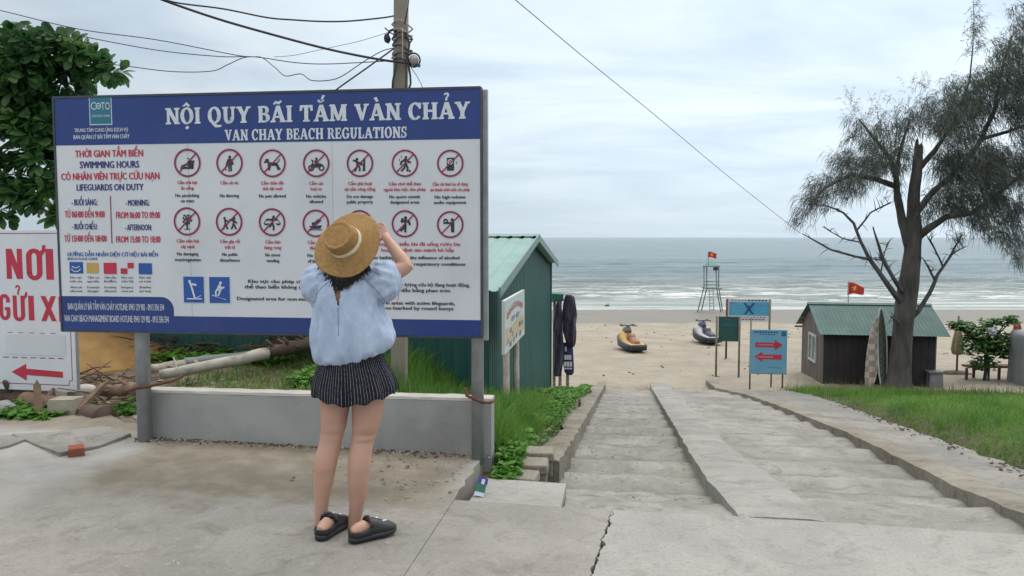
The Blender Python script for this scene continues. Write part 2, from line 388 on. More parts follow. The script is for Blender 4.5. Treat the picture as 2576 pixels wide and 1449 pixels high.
# pale patch slab before the left lane
mb = MB(); p4 = [(-.90, 4.305), (-.36, 4.285), (-.385, 4.99), (-.93, 5.02)]
mb.prism([ts(a, b, (-.012 if b < 4.6 else -.095)) for a, b in p4], (0, 0, -.1)); tag(mb.build('pavement', M['pavement_pale']), kind='structure')

# ---- stairs
sk = [4.28, 5.05, 5.72, 6.6, 7.54, 8.57, 9.59] + [9.59 + 1.0 * i for i in range(1, 11)]
zk = [-.14 * i for i in range(len(sk))]
def nose(s): return float(np.interp(s, sk, zk))
def treads(t0f, t1f, drop, nt_=18, rough=.012, first=0, seed=0.0):
    mb = MB()
    for k in range(first, len(sk) - 1):
        a, b = sk[k], sk[k + 1]; z0 = zk[k] - .105 + drop; z1 = zk[k + 1] + drop
        if k == 0: z0, z1 = -.03, -.115 + drop
        ns = 7; vs = []; fs = []
        for i in range(nt_ + 1):
            for j in range(ns + 1):
                f = j / ns; s_ = a + (b - a) * f
                t0, t1 = t0f(s_), t1f(s_); t_ = t0 + (t1 - t0) * i / nt_
                wob = .035 * n2(t_, k * 7.0 + seed, 1.6) * (f > .8 or f == 0) + .015 * n2(t_, k * 3.0 + seed, 7)
                z = z0 + (z1 - z0) * f + rough * n2(t_ + seed, s_, 3.5) + rough * .6 * n2(t_, s_, 11, 2.0) - (.018 if j == ns else 0)
                vs.append(ts(t_, s_ + wob, z))
            vs.append(ts(t_, b + wob + .005, z1 - .22))
        w = ns + 2
        for i in range(nt_):
            for j in range(w - 1): fs.append((i * w + j, (i + 1) * w + j, (i + 1) * w + j + 1, i * w + j + 1))
        mb.add(vs, fs, 0, False)
    return mb
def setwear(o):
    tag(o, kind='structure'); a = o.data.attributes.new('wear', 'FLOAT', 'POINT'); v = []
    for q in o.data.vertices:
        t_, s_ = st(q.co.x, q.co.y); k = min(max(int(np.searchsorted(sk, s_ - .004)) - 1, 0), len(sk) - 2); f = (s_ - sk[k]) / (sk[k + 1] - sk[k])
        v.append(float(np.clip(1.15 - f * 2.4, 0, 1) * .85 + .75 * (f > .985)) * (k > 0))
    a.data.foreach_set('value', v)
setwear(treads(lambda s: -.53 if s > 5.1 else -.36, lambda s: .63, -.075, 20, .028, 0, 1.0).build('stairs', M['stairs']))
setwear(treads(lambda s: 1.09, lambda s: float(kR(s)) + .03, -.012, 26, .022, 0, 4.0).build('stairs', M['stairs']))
def ribbon(t0f, t1f, s0, s1, n, zf, down, mb=None, nt_=4, amp=.01, eamp=.012):
    mb = mb or MB(); rings = []
    for i in range(n + 1):
        s_ = s0 + (s1 - s0) * i / n; a = t0f(s_) + eamp * n2(s_, 0, 4) * 1.4; b = t1f(s_) + eamp * n2(s_, 9, 4); r = []
        z = zf(s_)
        r.append(ts(a, s_, z - down))
        for j in range(nt_ + 1):
            t_ = a + (b - a) * j / nt_; ed = -.012 if j in (0, nt_) else 0
            r.append(ts(t_, s_, z + ed + amp * n2(t_, s_, 3) + amp * .5 * n2(t_, s_, 9, 4)))
        r.append(ts(b, s_, z - down)); rings.append(r)
    mb.loft(rings, 0, False, True, True); return mb
tag(ribbon(lambda s: .615 + .0 * s, lambda s: 1.10 + .04 * math.sin(s * 1.3), 4.262, 20.2, 110, lambda s: nose(s) * 1.0 + .012, .45, nt_=5, amp=.012).build('ramp_path', M['strip']), kind='structure')
def kz(s): return np.interp(s, [4.3, 5.2, 6, 20], [.05, .04, .06, .03]) + nose(s)
tag(ribbon(lambda s: -.76 + .05 * math.sin(s * 1.7), lambda s: -.525, 6.05, 19.9, 90, lambda s: float(kz(s)) + .025, .5, amp=.02, eamp=.03).build('kerb', M['kerb']), kind='structure')
tag(ribbon(lambda s: float(kR(s)), lambda s: float(kR(s)) + .30, 3.0, 20.6, 110, lambda s: nose(s) + np.interp(s, [3, 4.3, 6, 20.6], [.10, .075, .06, .03]), .55, amp=.01, eamp=.012).build('kerb', M['kerb']), kind='structure')
tag(ribbon(lambda s: float(kR(s)) + .315, lambda s: float(tG(s)) + .05, 2.2, 19.5, 90, lambda s: nose(s) + np.interp(s, [2, 4.3, 6, 20], [.09, .062, .035, .0]), .3, nt_=8, amp=.022, eamp=.05).build('footpath', M['walk']), kind='structure')

# ---- sea
def sea_mat():
    m, t, b, co = mat_base('sea'); s_ = nd(t, 'ShaderNodeSeparateXYZ'); t.links.new(co, s_.inputs[0]); X, Y, Zc = s_.outputs
    cw = mapv(t, co, (.16, .55, .5)); wn = noi(t, cw, 1.0, 8, .62, .5)
    cf = mapv(t, co, (.02, .11, .1)); wf = noi(t, cf, 1.0, 8, .66, .4)
    deep = mixc(t, mrange(t, wf, .35, .65), (.06, .108, .13), (.115, .172, .195))
    shal = (.20, .235, .215)
    col = mixc(t, mrange(t, Y, 58, 130, 1, 0), deep, shal)
    def band(y0, y1, y2, y3): return mth(t, 'MULTIPLY', mrange(t, Y2, y0, y1), mrange(t, Y2, y2, y3, 1, 0))
    wob = noi(t, mapv(t, co, (.05, .05, .05)), 1.0, 4, .6)
    Y2 = mth(t, 'ADD', Y, mth(t, 'MULTIPLY', mth(t, 'SUBTRACT', wob, .5), 9))
    st1 = noi(t, mapv(t, co, (.20, .95, .5)), 1.0, 9, .72, .8)
    fo = mth(t, 'MULTIPLY', band(60, 64, 70, 84), mrange(t, st1, .49, .60))
    st2 = noi(t, mapv(t, co, (.04, .9, .5)), 1.0, 7, .7, .5)
    fo = mth(t, 'MAXIMUM', fo, mth(t, 'MULTIPLY', band(54, 56, 60, 64), mrange(t, st2, .46, .64, .12, .85)))
    fo = mth(t, 'MAXIMUM', fo, mth(t, 'MULTIPLY', band(50.5, 51.5, 54.5, 56), mrange(t, st2, .36, .62, .35, .8)))
    fo = mth(t, 'MAXIMUM', fo, mth(t, 'MULTIPLY', band(80, 86, 92, 108), mrange(t, st1, .56, .66, 0, .8)))
    col = mixc(t, fo, col, (.72, .75, .76)); t.links.new(col, b.inputs['Base Color'])
    r = mth(t, 'ADD', mth(t, 'MULTIPLY', fo, .6), .16, clamp=True); t.links.new(r, b.inputs['Roughness'])
    b.inputs['IOR'].default_value = 1.33; b.inputs['Specular IOR Level'].default_value = .27
    wr = noi(t, mapv(t, co, (.45, 1.5, .5)), 1.0, 4, .6, .6); wg = noi(t, mapv(t, co, (.07, .26, .5)), 1.0, 5, .6, .4)
    h = mth(t, 'ADD', mth(t, 'ADD', mth(t, 'MULTIPLY', wn, .9), mth(t, 'MULTIPLY', wr, .30)), mth(t, 'ADD', mth(t, 'MULTIPLY', wf, 2.0), mth(t, 'MULTIPLY', wg, 1.6))); bump(t, b, h, 1.0, 1.0); return m
Ts = axis([(-6000, -400, 1400), (-400, -60, 20), (-60, 90, .8), (90, 400, 16), (400, 6000, 1400)])
Ss = axis([(49, 100, .45), (100, 180, 2.0), (180, 400, 20), (400, 4000, 900), (4000, 26000, 11000)])
XX, YY = np.meshgrid(Ts, Ss, indexing='ij')
amp = np.interp(YY, [49, 54, 62, 76, 100, 180, 400], [0, .02, .16, .26, .2, .12, 0]); amp = np.where(np.abs(XX) > 300, 0, amp)
wob = vn(XX, YY, .035, 2.0) * 5
cre = np.sin((YY + wob) * 2 * math.pi / 11.0) * .6 + np.sin((YY * .96 + XX * .12 + wob) * 2 * math.pi / 6.1) * .3
hs = amp * (np.maximum(cre, -.3) + .9 * vn(XX * .35, YY, .5, 1.0))
V = np.stack([XX, YY, -3.5 + hs], -1).reshape(-1, 3); ni, nj = XX.shape; idx = np.arange(ni * nj).reshape(ni, nj)
Fq = np.stack([idx[:-1, :-1], idx[1:, :-1], idx[1:, 1:], idx[:-1, 1:]], -1).reshape(-1, 4)
tag(npmesh('sea', V, [Fq], sea_mat(), smooth=True), kind='structure')
# ---- far headland at the left
M['hills'] = pm('hills', (.15, .21, .24), (.13, .19, .21), .004, .95)  # bluish grey: distance haze is put into the hill colour itself
rings = []
for i in range(40):
    f = i / 39; u = -420 + 640 * f; hgt = 62 * (1 - f) ** 1.1 * (.75 + .3 * n2(f * 6, 0)) + 5 * n2(f * 20, 3)
    hgt = max(hgt, .5) if f < .99 else .3
    c = at(u, 597, 2600); rings.append([(c.x + c.x / 2600 * k[0], 2600 + k[0], -8 + k[1] * (hgt + 8)) for k in ((-260, 0), (-120, .55), (0, 1), (160, .7), (400, 0))])
mb = MB(); mb.loft(rings, 0, True, False, False); tag(mb.build('hills', M['hills']), kind='structure')
# ============================================================ THE BIG SIGN
def planeframe(p0, p1):
    """vertical plane through two ground-plan points; returns origin, ex, normal towards the camera, unproject function"""
    p0, p1 = Vector((*p0, 0)), Vector((*p1, 0)); ex = (p1 - p0).normalized(); n = Vector((ex.y, -ex.x, 0))
    def un(u, v):
        r = ray(u, v); k = (p0 - CAM).dot(n) / r.dot(n); p = CAM + r * k; return (p - p0).dot(ex), p.z
    def W3(a, z, o=0.0): return p0 + ex * a + Vector((0, 0, z)) + n * o
    return ex, n, un, W3
def txt2d(s, bold=0.0):
    c = bpy.data.curves.new('lettering', 'FONT'); c.body = s; c.offset = bold; c.dimensions = '2D'; c.fill_mode = 'FRONT'; c.resolution_u = 2
    o = bpy.data.objects.new('lettering', c); me = o.to_mesh()
    vs = [(v.co.x, v.co.y) for v in me.vertices]; fs = [tuple(p.vertices) for p in me.polygons]
    o.to_mesh_clear(); bpy.data.objects.remove(o); bpy.data.curves.remove(c); return vs, fs
def put_text(mb, s, a0, a1, zb, h, W3, mi=0, bold=.02, off=.003):
    """text between a0 and a1 with its baseline at zb and capital height h"""
    src = s; s = s.replace('Đ', 'D').replace('Ơ', 'O').replace('Ờ', 'Ò')
    vs, fs = txt2d(s, 0.0); vs, fs = list(vs), list(fs)
    for i, ch in enumerate(src):
        if ch == 'Đ': xr = max(v[0] for v in txt2d(s[:i] + 'I')[0]) - .098; q = [(xr - .07, .30), (xr + .26, .30), (xr + .26, .39), (xr - .07, .39)]
        elif ch in 'ƠỜ': xr = max(v[0] for v in txt2d(s[:i] + 'O')[0]); q = [(xr - .12, .58), (xr - .02, .5), (xr + .08, .62), (xr + .07, .74), (xr - .03, .74), (xr - .03, .66)]
        else: continue
        fs.append(tuple(range(len(vs), len(vs) + len(q)))); vs += q
    xs = [v[0] for v in vs]; x0, x1 = min(xs), max(xs); kx = (a1 - a0) / (x1 - x0); ky = h / .682
    for q, sh in enumerate((-bold, bold, 0.0) if bold else (0.0,)): mb.add([W3(a0 + (x - x0) * kx * .99 + sh * kx * 1.15, zb + y * ky, off + .00025 * q) for x, y in vs], fs, mi)
def arcp(cx, cy, rx, ry, a0, a1, n=14): return [(cx + rx * math.cos(R(a0 + (a1 - a0) * i / n)), cy + ry * math.sin(R(a0 + (a1 - a0) * i / n))) for i in range(n + 1)]
def ringp(cx, cy, ro, ri, a0=0, a1=360, n=22):
    o = arcp(cx, cy, ro[0], ro[1], a0, a1, n); i = arcp(cx, cy, ri[0], ri[1], a0, a1, n)
    return [[o[k], o[k + 1], i[k + 1], i[k]] for k in range(n)]
def rect(x0, y0, x1, y1): return [(x0, y0), (x1, y0), (x1, y1), (x0, y1)]
def stroke(pts, w):
    out = []
    for (x0, y0), (x1, y1) in zip(pts, pts[1:]):
        d = math.hypot(x1 - x0, y1 - y0) or 1e-6; nx, ny = -(y1 - y0) / d * w / 2, (x1 - x0) / d * w / 2
        ex_, ey = (x1 - x0) / d * w * .25, (y1 - y0) / d * w * .25
        out.append([(x0 + nx - ex_, y0 + ny - ey), (x0 - nx - ex_, y0 - ny - ey), (x1 - nx + ex_, y1 - ny + ey), (x1 + nx + ex_, y1 + ny + ey)])
    return out
def disc(cx, cy, r, n=14): return [arcp(cx, cy, r, r, 0, 360 - 360 / n, n - 1)]
# slab-serif capitals of the heading, capital height 1
def serif(x, y, w=.34, up=True):
    h = .10; return [[(x - w / 2, y), (x + w / 2, y), (x + w / 2 - .02, y + (h if up else -h)), (x - w / 2 + .02, y + (h if up else -h))]]
def vst(x, w=.2, top=True, bot=True, sw=.36):
    o = [rect(x - w / 2, .02, x + w / 2, .98)]
    if bot: o += serif(x, 0, sw)
    if top: o += serif(x, 1, sw, False)
    return o
GL = {
 'N': (.98, vst(.2, .13, True, True, .34) + vst(.80, .13, True, True, .34) + [[(.10, 1), (.33, 1), (.87, .0), (.68, .0)]]),
 'O': (.92, ringp(.46, .5, (.42, .53), (.22, .42))),
 'I': (.44, vst(.22)),
 'Q': (.95, ringp(.46, .5, (.42, .53), (.22, .42)) + [[(.30, -.02), (.42, .12), (.62, -.12), (.52, -.24)], [(.52, -.24), (.62, -.12), (.95, -.12), (.86, -.24)]]),
 'U': (.94, [rect(.13, .35, .33, .98), rect(.66, .35, .78, .98)] + serif(.22, 1, .38, False) + serif(.73, 1, .32, False) + ringp(.455, .36, (.325, .40), (.125, .27), 180, 360, 14)),
 'Y': (.92, [[(.06, 1), (.30, 1), (.56, .45), (.38, .40)], [(.70, 1), (.84, 1), (.56, .40), (.42, .45)], rect(.36, .02, .56, .46)] + serif(.46, 0, .38) + serif(.17, 1, .34, False) + serif(.78, 1, .28, False)),
 'B': (.84, vst(.22, .2, True, True, .3) + [rect(.30, .9, .5, 1), rect(.30, .46, .5, .56), rect(.30, 0, .5, .1)] + ringp(.48, .745, (.27, .255), (.09, .155), -90, 90, 12) + ringp(.50, .27, (.31, .27), (.11, .165), -90, 90, 12)),
 'A': (.98, [[(.38, 1), (.60, 1), (.92, .05), (.69, .05)], [(.40, 1), (.49, .88), (.22, .05), (.10, .05)], rect(.28, .27, .66, .37)] + serif(.16, 0, .30) + serif(.80, 0, .36)),
 'T': (.88, [rect(.34, .02, .54, .98), rect(.05, .88, .83, 1.0), [(.05, .9), (.03, .66), (.11, .66), (.2, .9)], [(.83, .9), (.85, .66), (.77, .66), (.68, .9)]] + serif(.44, 0, .4)),
 'M': (1.16, vst(.19, .12, True, True, .32) + vst(.96, .2, True, True, .34) + [[(.10, 1), (.34, 1), (.66, .1), (.54, .02)], [(.84, 1), (.98, 1), (.66, .02), (.54, .1)]]),
 'V': (.94, [[(.08, 1), (.32, 1), (.58, .1), (.44, 0)], [(.72, 1), (.84, 1), (.54, 0), (.44, .1)]] + serif(.20, 1, .36, False) + serif(.78, 1, .30, False)),
 'C': (.86, ringp(.46, .5, (.42, .53), (.22, .42), 48, 318, 20) + [rect(.72, .64, .80, 1.0), [(.62, .80), (.76, .66), (.78, .9), (.68, .94)]]),
 'H': (1.0, vst(.22) + vst(.78) + [rect(.30, .45, .70, .56)]),
 'E': (.80, vst(.2, .2, True, True, .3) + [rect(.2, .9, .68, 1), rect(.2, .46, .52, .56), rect(.2, 0, .70, .1), rect(.62, .70, .70, .95), rect(.48, .38, .54, .64), rect(.66, .02, .74, .32)]),
 'R': (.92, vst(.22, .2, True, True, .34) + [rect(.30, .9, .5, 1), rect(.30, .43, .5, .53)] + ringp(.48, .715, (.28, .285), (.09, .185), -90, 90, 12) + [[(.44, .48), (.62, .46), (.84, .06), (.64, .06)]] + serif(.78, 0, .24)),
 'G': (.94, ringp(.46, .5, (.42, .53), (.22, .42), 48, 318, 20) + [rect(.66, .06, .84, .42), rect(.56, .38, .92, .48), rect(.72, .66, .80, 1.0)]),
 'L': (.76, vst(.22) + [rect(.22, 0, .68, .1), rect(.62, .02, .70, .36)]),
 'S': (.72, ringp(.36, .735, (.29, .285), (.12, .185), 40, 270, 14) + ringp(.36, .265, (.31, .285), (.12, .185), -140, 90, 14) + [rect(.56, .68, .64, 1.0), rect(.06, 0, .14, .34)]),
}
DIA = {'^': [[(.18, 1.10), (.32, 1.10), (.50, 1.27), (.44, 1.34)], [(.68, 1.10), (.54, 1.10), (.36, 1.27), (.44, 1.34)]], '.': disc(.46, -.24, .095),
 '~': stroke([(.26, 1.13), (.36, 1.24), (.46, 1.20), (.56, 1.15), (.68, 1.28)], .11), 'u': ringp(.48, 1.34, (.21, .21), (.13, .11), 190, 350, 10),
 "'": [[(.50, 1.36), (.58, 1.33), (.74, 1.56), (.60, 1.60)]], '`': [[(.30, 1.36), (.44, 1.40), (.56, 1.14), (.47, 1.12)]],
 '?': ringp(.48, 1.42, (.15, .15), (.07, .07), -60, 170, 12) + stroke([(.52, 1.32), (.48, 1.22), (.48, 1.13)], .08)}
def put_serif(mb, items, a0, a1, zb, h, W3, mi=0, gap=.04, space=.42, off=.003):
    x = 0; polys = []
    for ch in items:
        if ch == ' ': x += space; continue
        w, g_ = GL[ch[0]]
        for p in g_ + [q for d in ch[1:] for q in DIA[d]]: polys.append([(px_ + x, py_) for px_, py_ in p])
        x += w + gap
    k = (a1 - a0) / (x - gap)
    for q, (ox, oy) in enumerate(((-.03, -.012), (.03, .012), (0, 0))):
        for i, p in enumerate(polys): mb.poly([W3(a0 + (px_ + ox) * k, zb + (py_ + oy) * h, off + .0002 * (i % 9) + .0001 * q) for px_, py_ in p], mi)

EX, NN, un, W3 = planeframe((-3.245, 5.50), (-.174, 5.12))
SW = un(1208, 500)[0]
zt, zb_ = un(1208, 223)[1], un(1208, 847)[1]
base = W3(SW / 2, 0, -.06)
sign = thing('notice_board', 'large blue and white beach regulations board with red prohibition circles above a low grey wall', 'notice board', base)
a_l = un(146, 500)[0]; 
mb = MB()
def sbox(mb, a0, a1, z0, z1, o0, o1, mi=0):
    vs = [W3(a, z, o) for o in (o0, o1) for a, z in ((a0, z0), (a1, z0), (a1, z1), (a0, z1))]
    mb.add(vs, [(0, 1, 2, 3), (7, 6, 5, 4), (0, 4, 5, 1), (1, 5, 6, 2), (2, 6, 7, 3), (3, 7, 4, 0)], mi)
sbox(mb, a_l, SW, zb_, zt, -.012, 0); mb.build('panel', M['white_print'], sign)
for aj in (1.02, 2.05): mb = MB(); sbox(mb, aj, aj + .0022, zb_ + .09, zt - .33, .0001, .0008); mb.build('panel_seam', M['galv'], sign)
zh = (un(140, 360)[1] + un(1208, 356)[1]) / 2
mb = MB(); sbox(mb, a_l, SW, zh, zt, .0004, .0016); mb.build('header_band', M['blue_print'], sign)
# bottom band with its rounded tab at the left
zbb = (un(437, 790)[1] + un(1208, 811)[1]) / 2; ztab = un(200, 745)[1]; at_ = un(437, 770)[0]; rr_ = .09
tab = [(a_l, zb_), (SW, zb_), (SW, zbb), (at_, zbb)] + [(at_ - rr_ + rr_ * math.cos(R(q)), ztab - rr_ + rr_ * math.sin(R(q))) for q in range(0, 91, 10)] + [(a_l, ztab)]
mb = MB(); mb.prism([W3(a, z, .0004) for a, z in tab], NN * .0012); mb.build('footer_band', M['blue_print'], sign)
# steel box frame behind, slim edge trim and posts
mb = MB(); fw = .045
sbox(mb, a_l - .004, SW + .004, zt + .001, zt + .016, -.055, .006); sbox(mb, a_l - .004, SW + .004, zb_ - .012, zb_ - .001, -.055, .004)
sbox(mb, a_l - .014, a_l - .001, zb_ - .01, zt + .014, -.055, .006); sbox(mb, SW + .001, SW + .010, zb_ - .01, zt + .012, -.055, .004)
mb.build('edge_trim', M['steel_dark'], sign)
mb = MB()
for z in (zb_ + .03, (zb_ + zt) / 2, zt - .04): sbox(mb, a_l + .02, SW - .02, z - .02, z + .02, -.053, -.013)
for a in (a_l + .03, a_l + .8, a_l + 1.6, a_l + 2.3): sbox(mb, a - .018, a + .018, zb_ + .05, zt - .06, -.052, -.014)
mb.build('back_frame', M['galv'], sign)
def post(u0, u1, ztop):
    a0, a1 = un(u0, 1000)[0] , un(u1, 1000)[0]; mb = MB(); c = W3((a0 + a1) / 2, 0, -.10); r = (a1 - a0) / 2 * 1.0
    t_, s_ = st(c.x, c.y); z0 = float(pave(t_, s_)) - .03
    ri = []
    for z in (z0, ztop):
        q = []
        for k in range(16):
            an = 2 * math.pi * k / 16; ca, sa = math.cos(an), math.sin(an); e = .72
            q.append(Vector((c.x, c.y, z)) + EX * (r * math.copysign(abs(ca) ** e, ca)) + NN * (r * .9 * math.copysign(abs(sa) ** e, sa)))
        ri.append(q)
    mb.loft(ri, 0, True, True); return mb.build('post', M['galv'], sign)
post(325, 357, zt - .02); post(1180, 1211, zt - .01)
a_r = SW
mb = MB(); sbox(mb, SW + .012, SW + .042, zb_ - .03, zt + .002, -.085, -.045); mb.build('side_rail', M['galv'], sign)
class Grp:
    def __init__(s, name, mats, parent): s.n, s.ms, s.p = name, mats, parent
def L(mb, s, u0, u1, vc, h, mi=0, bold=.025, off=.003):
    a0, z0 = un(u0, vc + h / 2); a1, _ = un(u1, vc + h / 2); zc = un((u0 + u1) / 2, vc + h / 2)[1]; zt_ = un((u0 + u1) / 2, vc - h / 2)[1]
    if isinstance(mb, Grp):
        m2 = MB(); put_text(m2, s, a0, a1, zc, zt_ - zc, W3, 0, bold, off); m2.build(mb.n, mb.ms[mi], mb.p)
    else: put_text(mb, s, a0, a1, zc, zt_ - zc, W3, mi, bold, off)
mb = MB()
a0, z0 = un(417, 308); a1, z1 = un(1182, 303); zm = (z0 + z1) / 2
put_serif(mb, ['N', 'O^.', 'I', ' ', 'Q', 'U', 'Y', ' ', 'B', 'A~', 'I', ' ', 'T', "Au'", 'M', ' ', 'V', 'A`', 'N', ' ', 'C', 'H', 'A?', 'Y'], a0, a1, zm, un(800, 264)[1] - un(800, 305)[1], W3, off=.003)
mb.build('title_lettering', M['pale_ink'], sign); mb = MB()
a0, z0 = un(566, 350); a1, z1 = un(1024, 350)
put_serif(mb, list('VAN CHAY BEACH REGULATIONS'), a0, a1, (z0 + z1) / 2, un(800, 323)[1] - un(800, 350)[1], W3, gap=.05, off=.003)
mb.build('subtitle_lettering', M['pale_ink'], sign)
mb = Grp('agency_lettering', [M['pale_ink']], sign); L(mb, 'TRUNG TÂM CUNG ỨNG DỊCH VỤ', 188, 324, 327, 9); L(mb, 'BAN QUẢN LÝ BÃI TẮM VÀN CHẢY', 186, 328, 344, 10)
# emblem tile
def quad(mb, u0, v0, u1, v1, mi=0, off=.0025, d=.001):
    a0, z1 = un(u0, v0); a1, z0 = un(u1, v1); sbox(mb, a0, a1, z0, z1, off, off + d, mi)
mb = MB(); quad(mb, 224, 242, 283, 314, 0, .0018); quad(mb, 226, 244.5, 281, 311.5, 1, .003)
L(mb, 'C', 230, 243, 267, 19, 0, .0, .006); L(mb, 'TO', 256, 278, 267, 19, 0, .0, .006); L(mb, 'HÒN ĐẢO XANH', 234, 278, 292, 6, 0, 0, .006)
ac, zc = un(249, 267); rr2 = un(256, 267)[0] - ac
for p in ringp(ac, zc, (rr2, rr2), (rr2 * .7, rr2 * .7)) + [rect(ac - rr2, zc - .003, ac + rr2, zc + .003)]: mb.poly([W3(x, z, .006) for x, z in p], 0)
mb.build('emblem', [M['pale_ink'], M['teal_ink']], sign)
mb = Grp('hours_lettering', [M['red_ink'], M['navy_ink']], sign)
for s, u0, u1, v, h, mi in (('THỜI GIAN TẮM BIỂN', 190, 362, 386, 17, 0), ('SWIMMING HOURS', 202, 352, 414, 17, 1), ('CÓ NHÂN VIÊN TRỰC CỨU NẠN', 155, 404, 443.5, 17, 0), ('LIFEGUARDS ON DUTY', 194, 363, 471, 16, 1),
    ('- BUỔI SÁNG:', 181, 246, 509, 15, 1), ('- MORNING:', 316, 377, 510, 15, 1), ('TỪ 06H00 ĐẾN 9H00', 164, 265, 539, 16, 0), ('FROM 06:00 TO 09:00', 293, 404, 541, 16, 0),
    ('- BUỔI CHIỀU:', 182, 246, 570, 14, 1), ('- AFTERNOON:', 315, 383, 572, 15, 1), ('TỪ 15H00 ĐẾN 18H00', 163, 270, 600, 16, 0), ('FROM 15:00 TO 18:00', 293, 405, 602, 16, 0)):
    L(mb, s, u0, u1, v, h, mi, .035)
mb = MB(); quad(mb, 279.2, 493, 281.0, 612, 0); mb.build('divider_line', M['maroon_ink'], sign)
mb = Grp('flag_guide_lettering', [M['sign_blue_ink'], M['black_ink']], sign); L(mb, 'HƯỚNG DẪN NHẬN DIỆN CỜ HIỆU BÃI BIỂN', 171, 400, 640, 10); L(mb, 'BEACH FLAGS GUIDE', 171, 247, 651, 6)
for uc, l in ((192, ['Khu vực', 'lướt ván', '', 'Watercraft', 'allowed']), (235, ['Tắm có', 'nguy hiểm', '', 'Potential', 'danger']), (278, ['Cấm tắm', 'biển', '', 'No swimming', 'allowed']), (321, ['Khu vực', 'cứu hộ', '', 'Emergency', 'rescue area']), (366, ['Khu vực', 'an toàn', '', 'Safe', 'area'])):
    for i, s in enumerate(l):
        if s: L(mb, s, uc - 15, uc + 15, 698 + i * 9.5 + (-4 if i > 2 else 0), 5, 1, .01)
def flagsq(name, u0, u1, v0, v1, mats, mis):
    mb = MB(); quad(mb, u0, v0, u1, v1, mis); return mb.build(name, mats, sign)
mb = MB(); quad(mb, 175, 659, 210, 688, 0, .0015)
ac, zc = un(192, 675)
for p in stroke([(ac - .035, zc - .005), (ac - .015, zc - .022), (ac + .015, zc - .022), (ac + .035, zc - .005)], .006) + stroke([(ac - .03, zc + .014), (ac, zc + .002), (ac + .028, zc + .014)], .006): mb.poly([W3(x, z, .005) for x, z in p], 1)
mb.build('flag_swatch', [M['sign_blue_ink'], M['pale_ink']], sign)
for u0, u1, v0, v1, mn in ((218, 249, 661, 687, 'ochre_ink'), (261, 294, 661, 689, 'red_ink'), (349, 383, 662, 690, 'sign_blue_ink')):
    mb = MB(); quad(mb, u0, v0, u1, v1); mb.build('flag_swatch', M[mn], sign)
mb = MB(); quad(mb, 304, 675, 321, 689); quad(mb, 321.2, 661, 337, 674.8); mb.build('flag_swatch', M['red_ink'], sign)
mb = Grp('contact_lettering', [M['pale_ink']], sign); L(mb, 'BAN QUẢN LÝ BÃI TẮM VÀN CHẢY HOTLINE: 0943 129 982 - 0913 596 594', 172, 416, 772, 16, 0, .02); L(mb, 'VAN CHAY BEACH MANAGEMENT BOARD HOTLINE: 0943 129 982 - 0913 596 594', 163, 428, 802, 16, 0, .02)
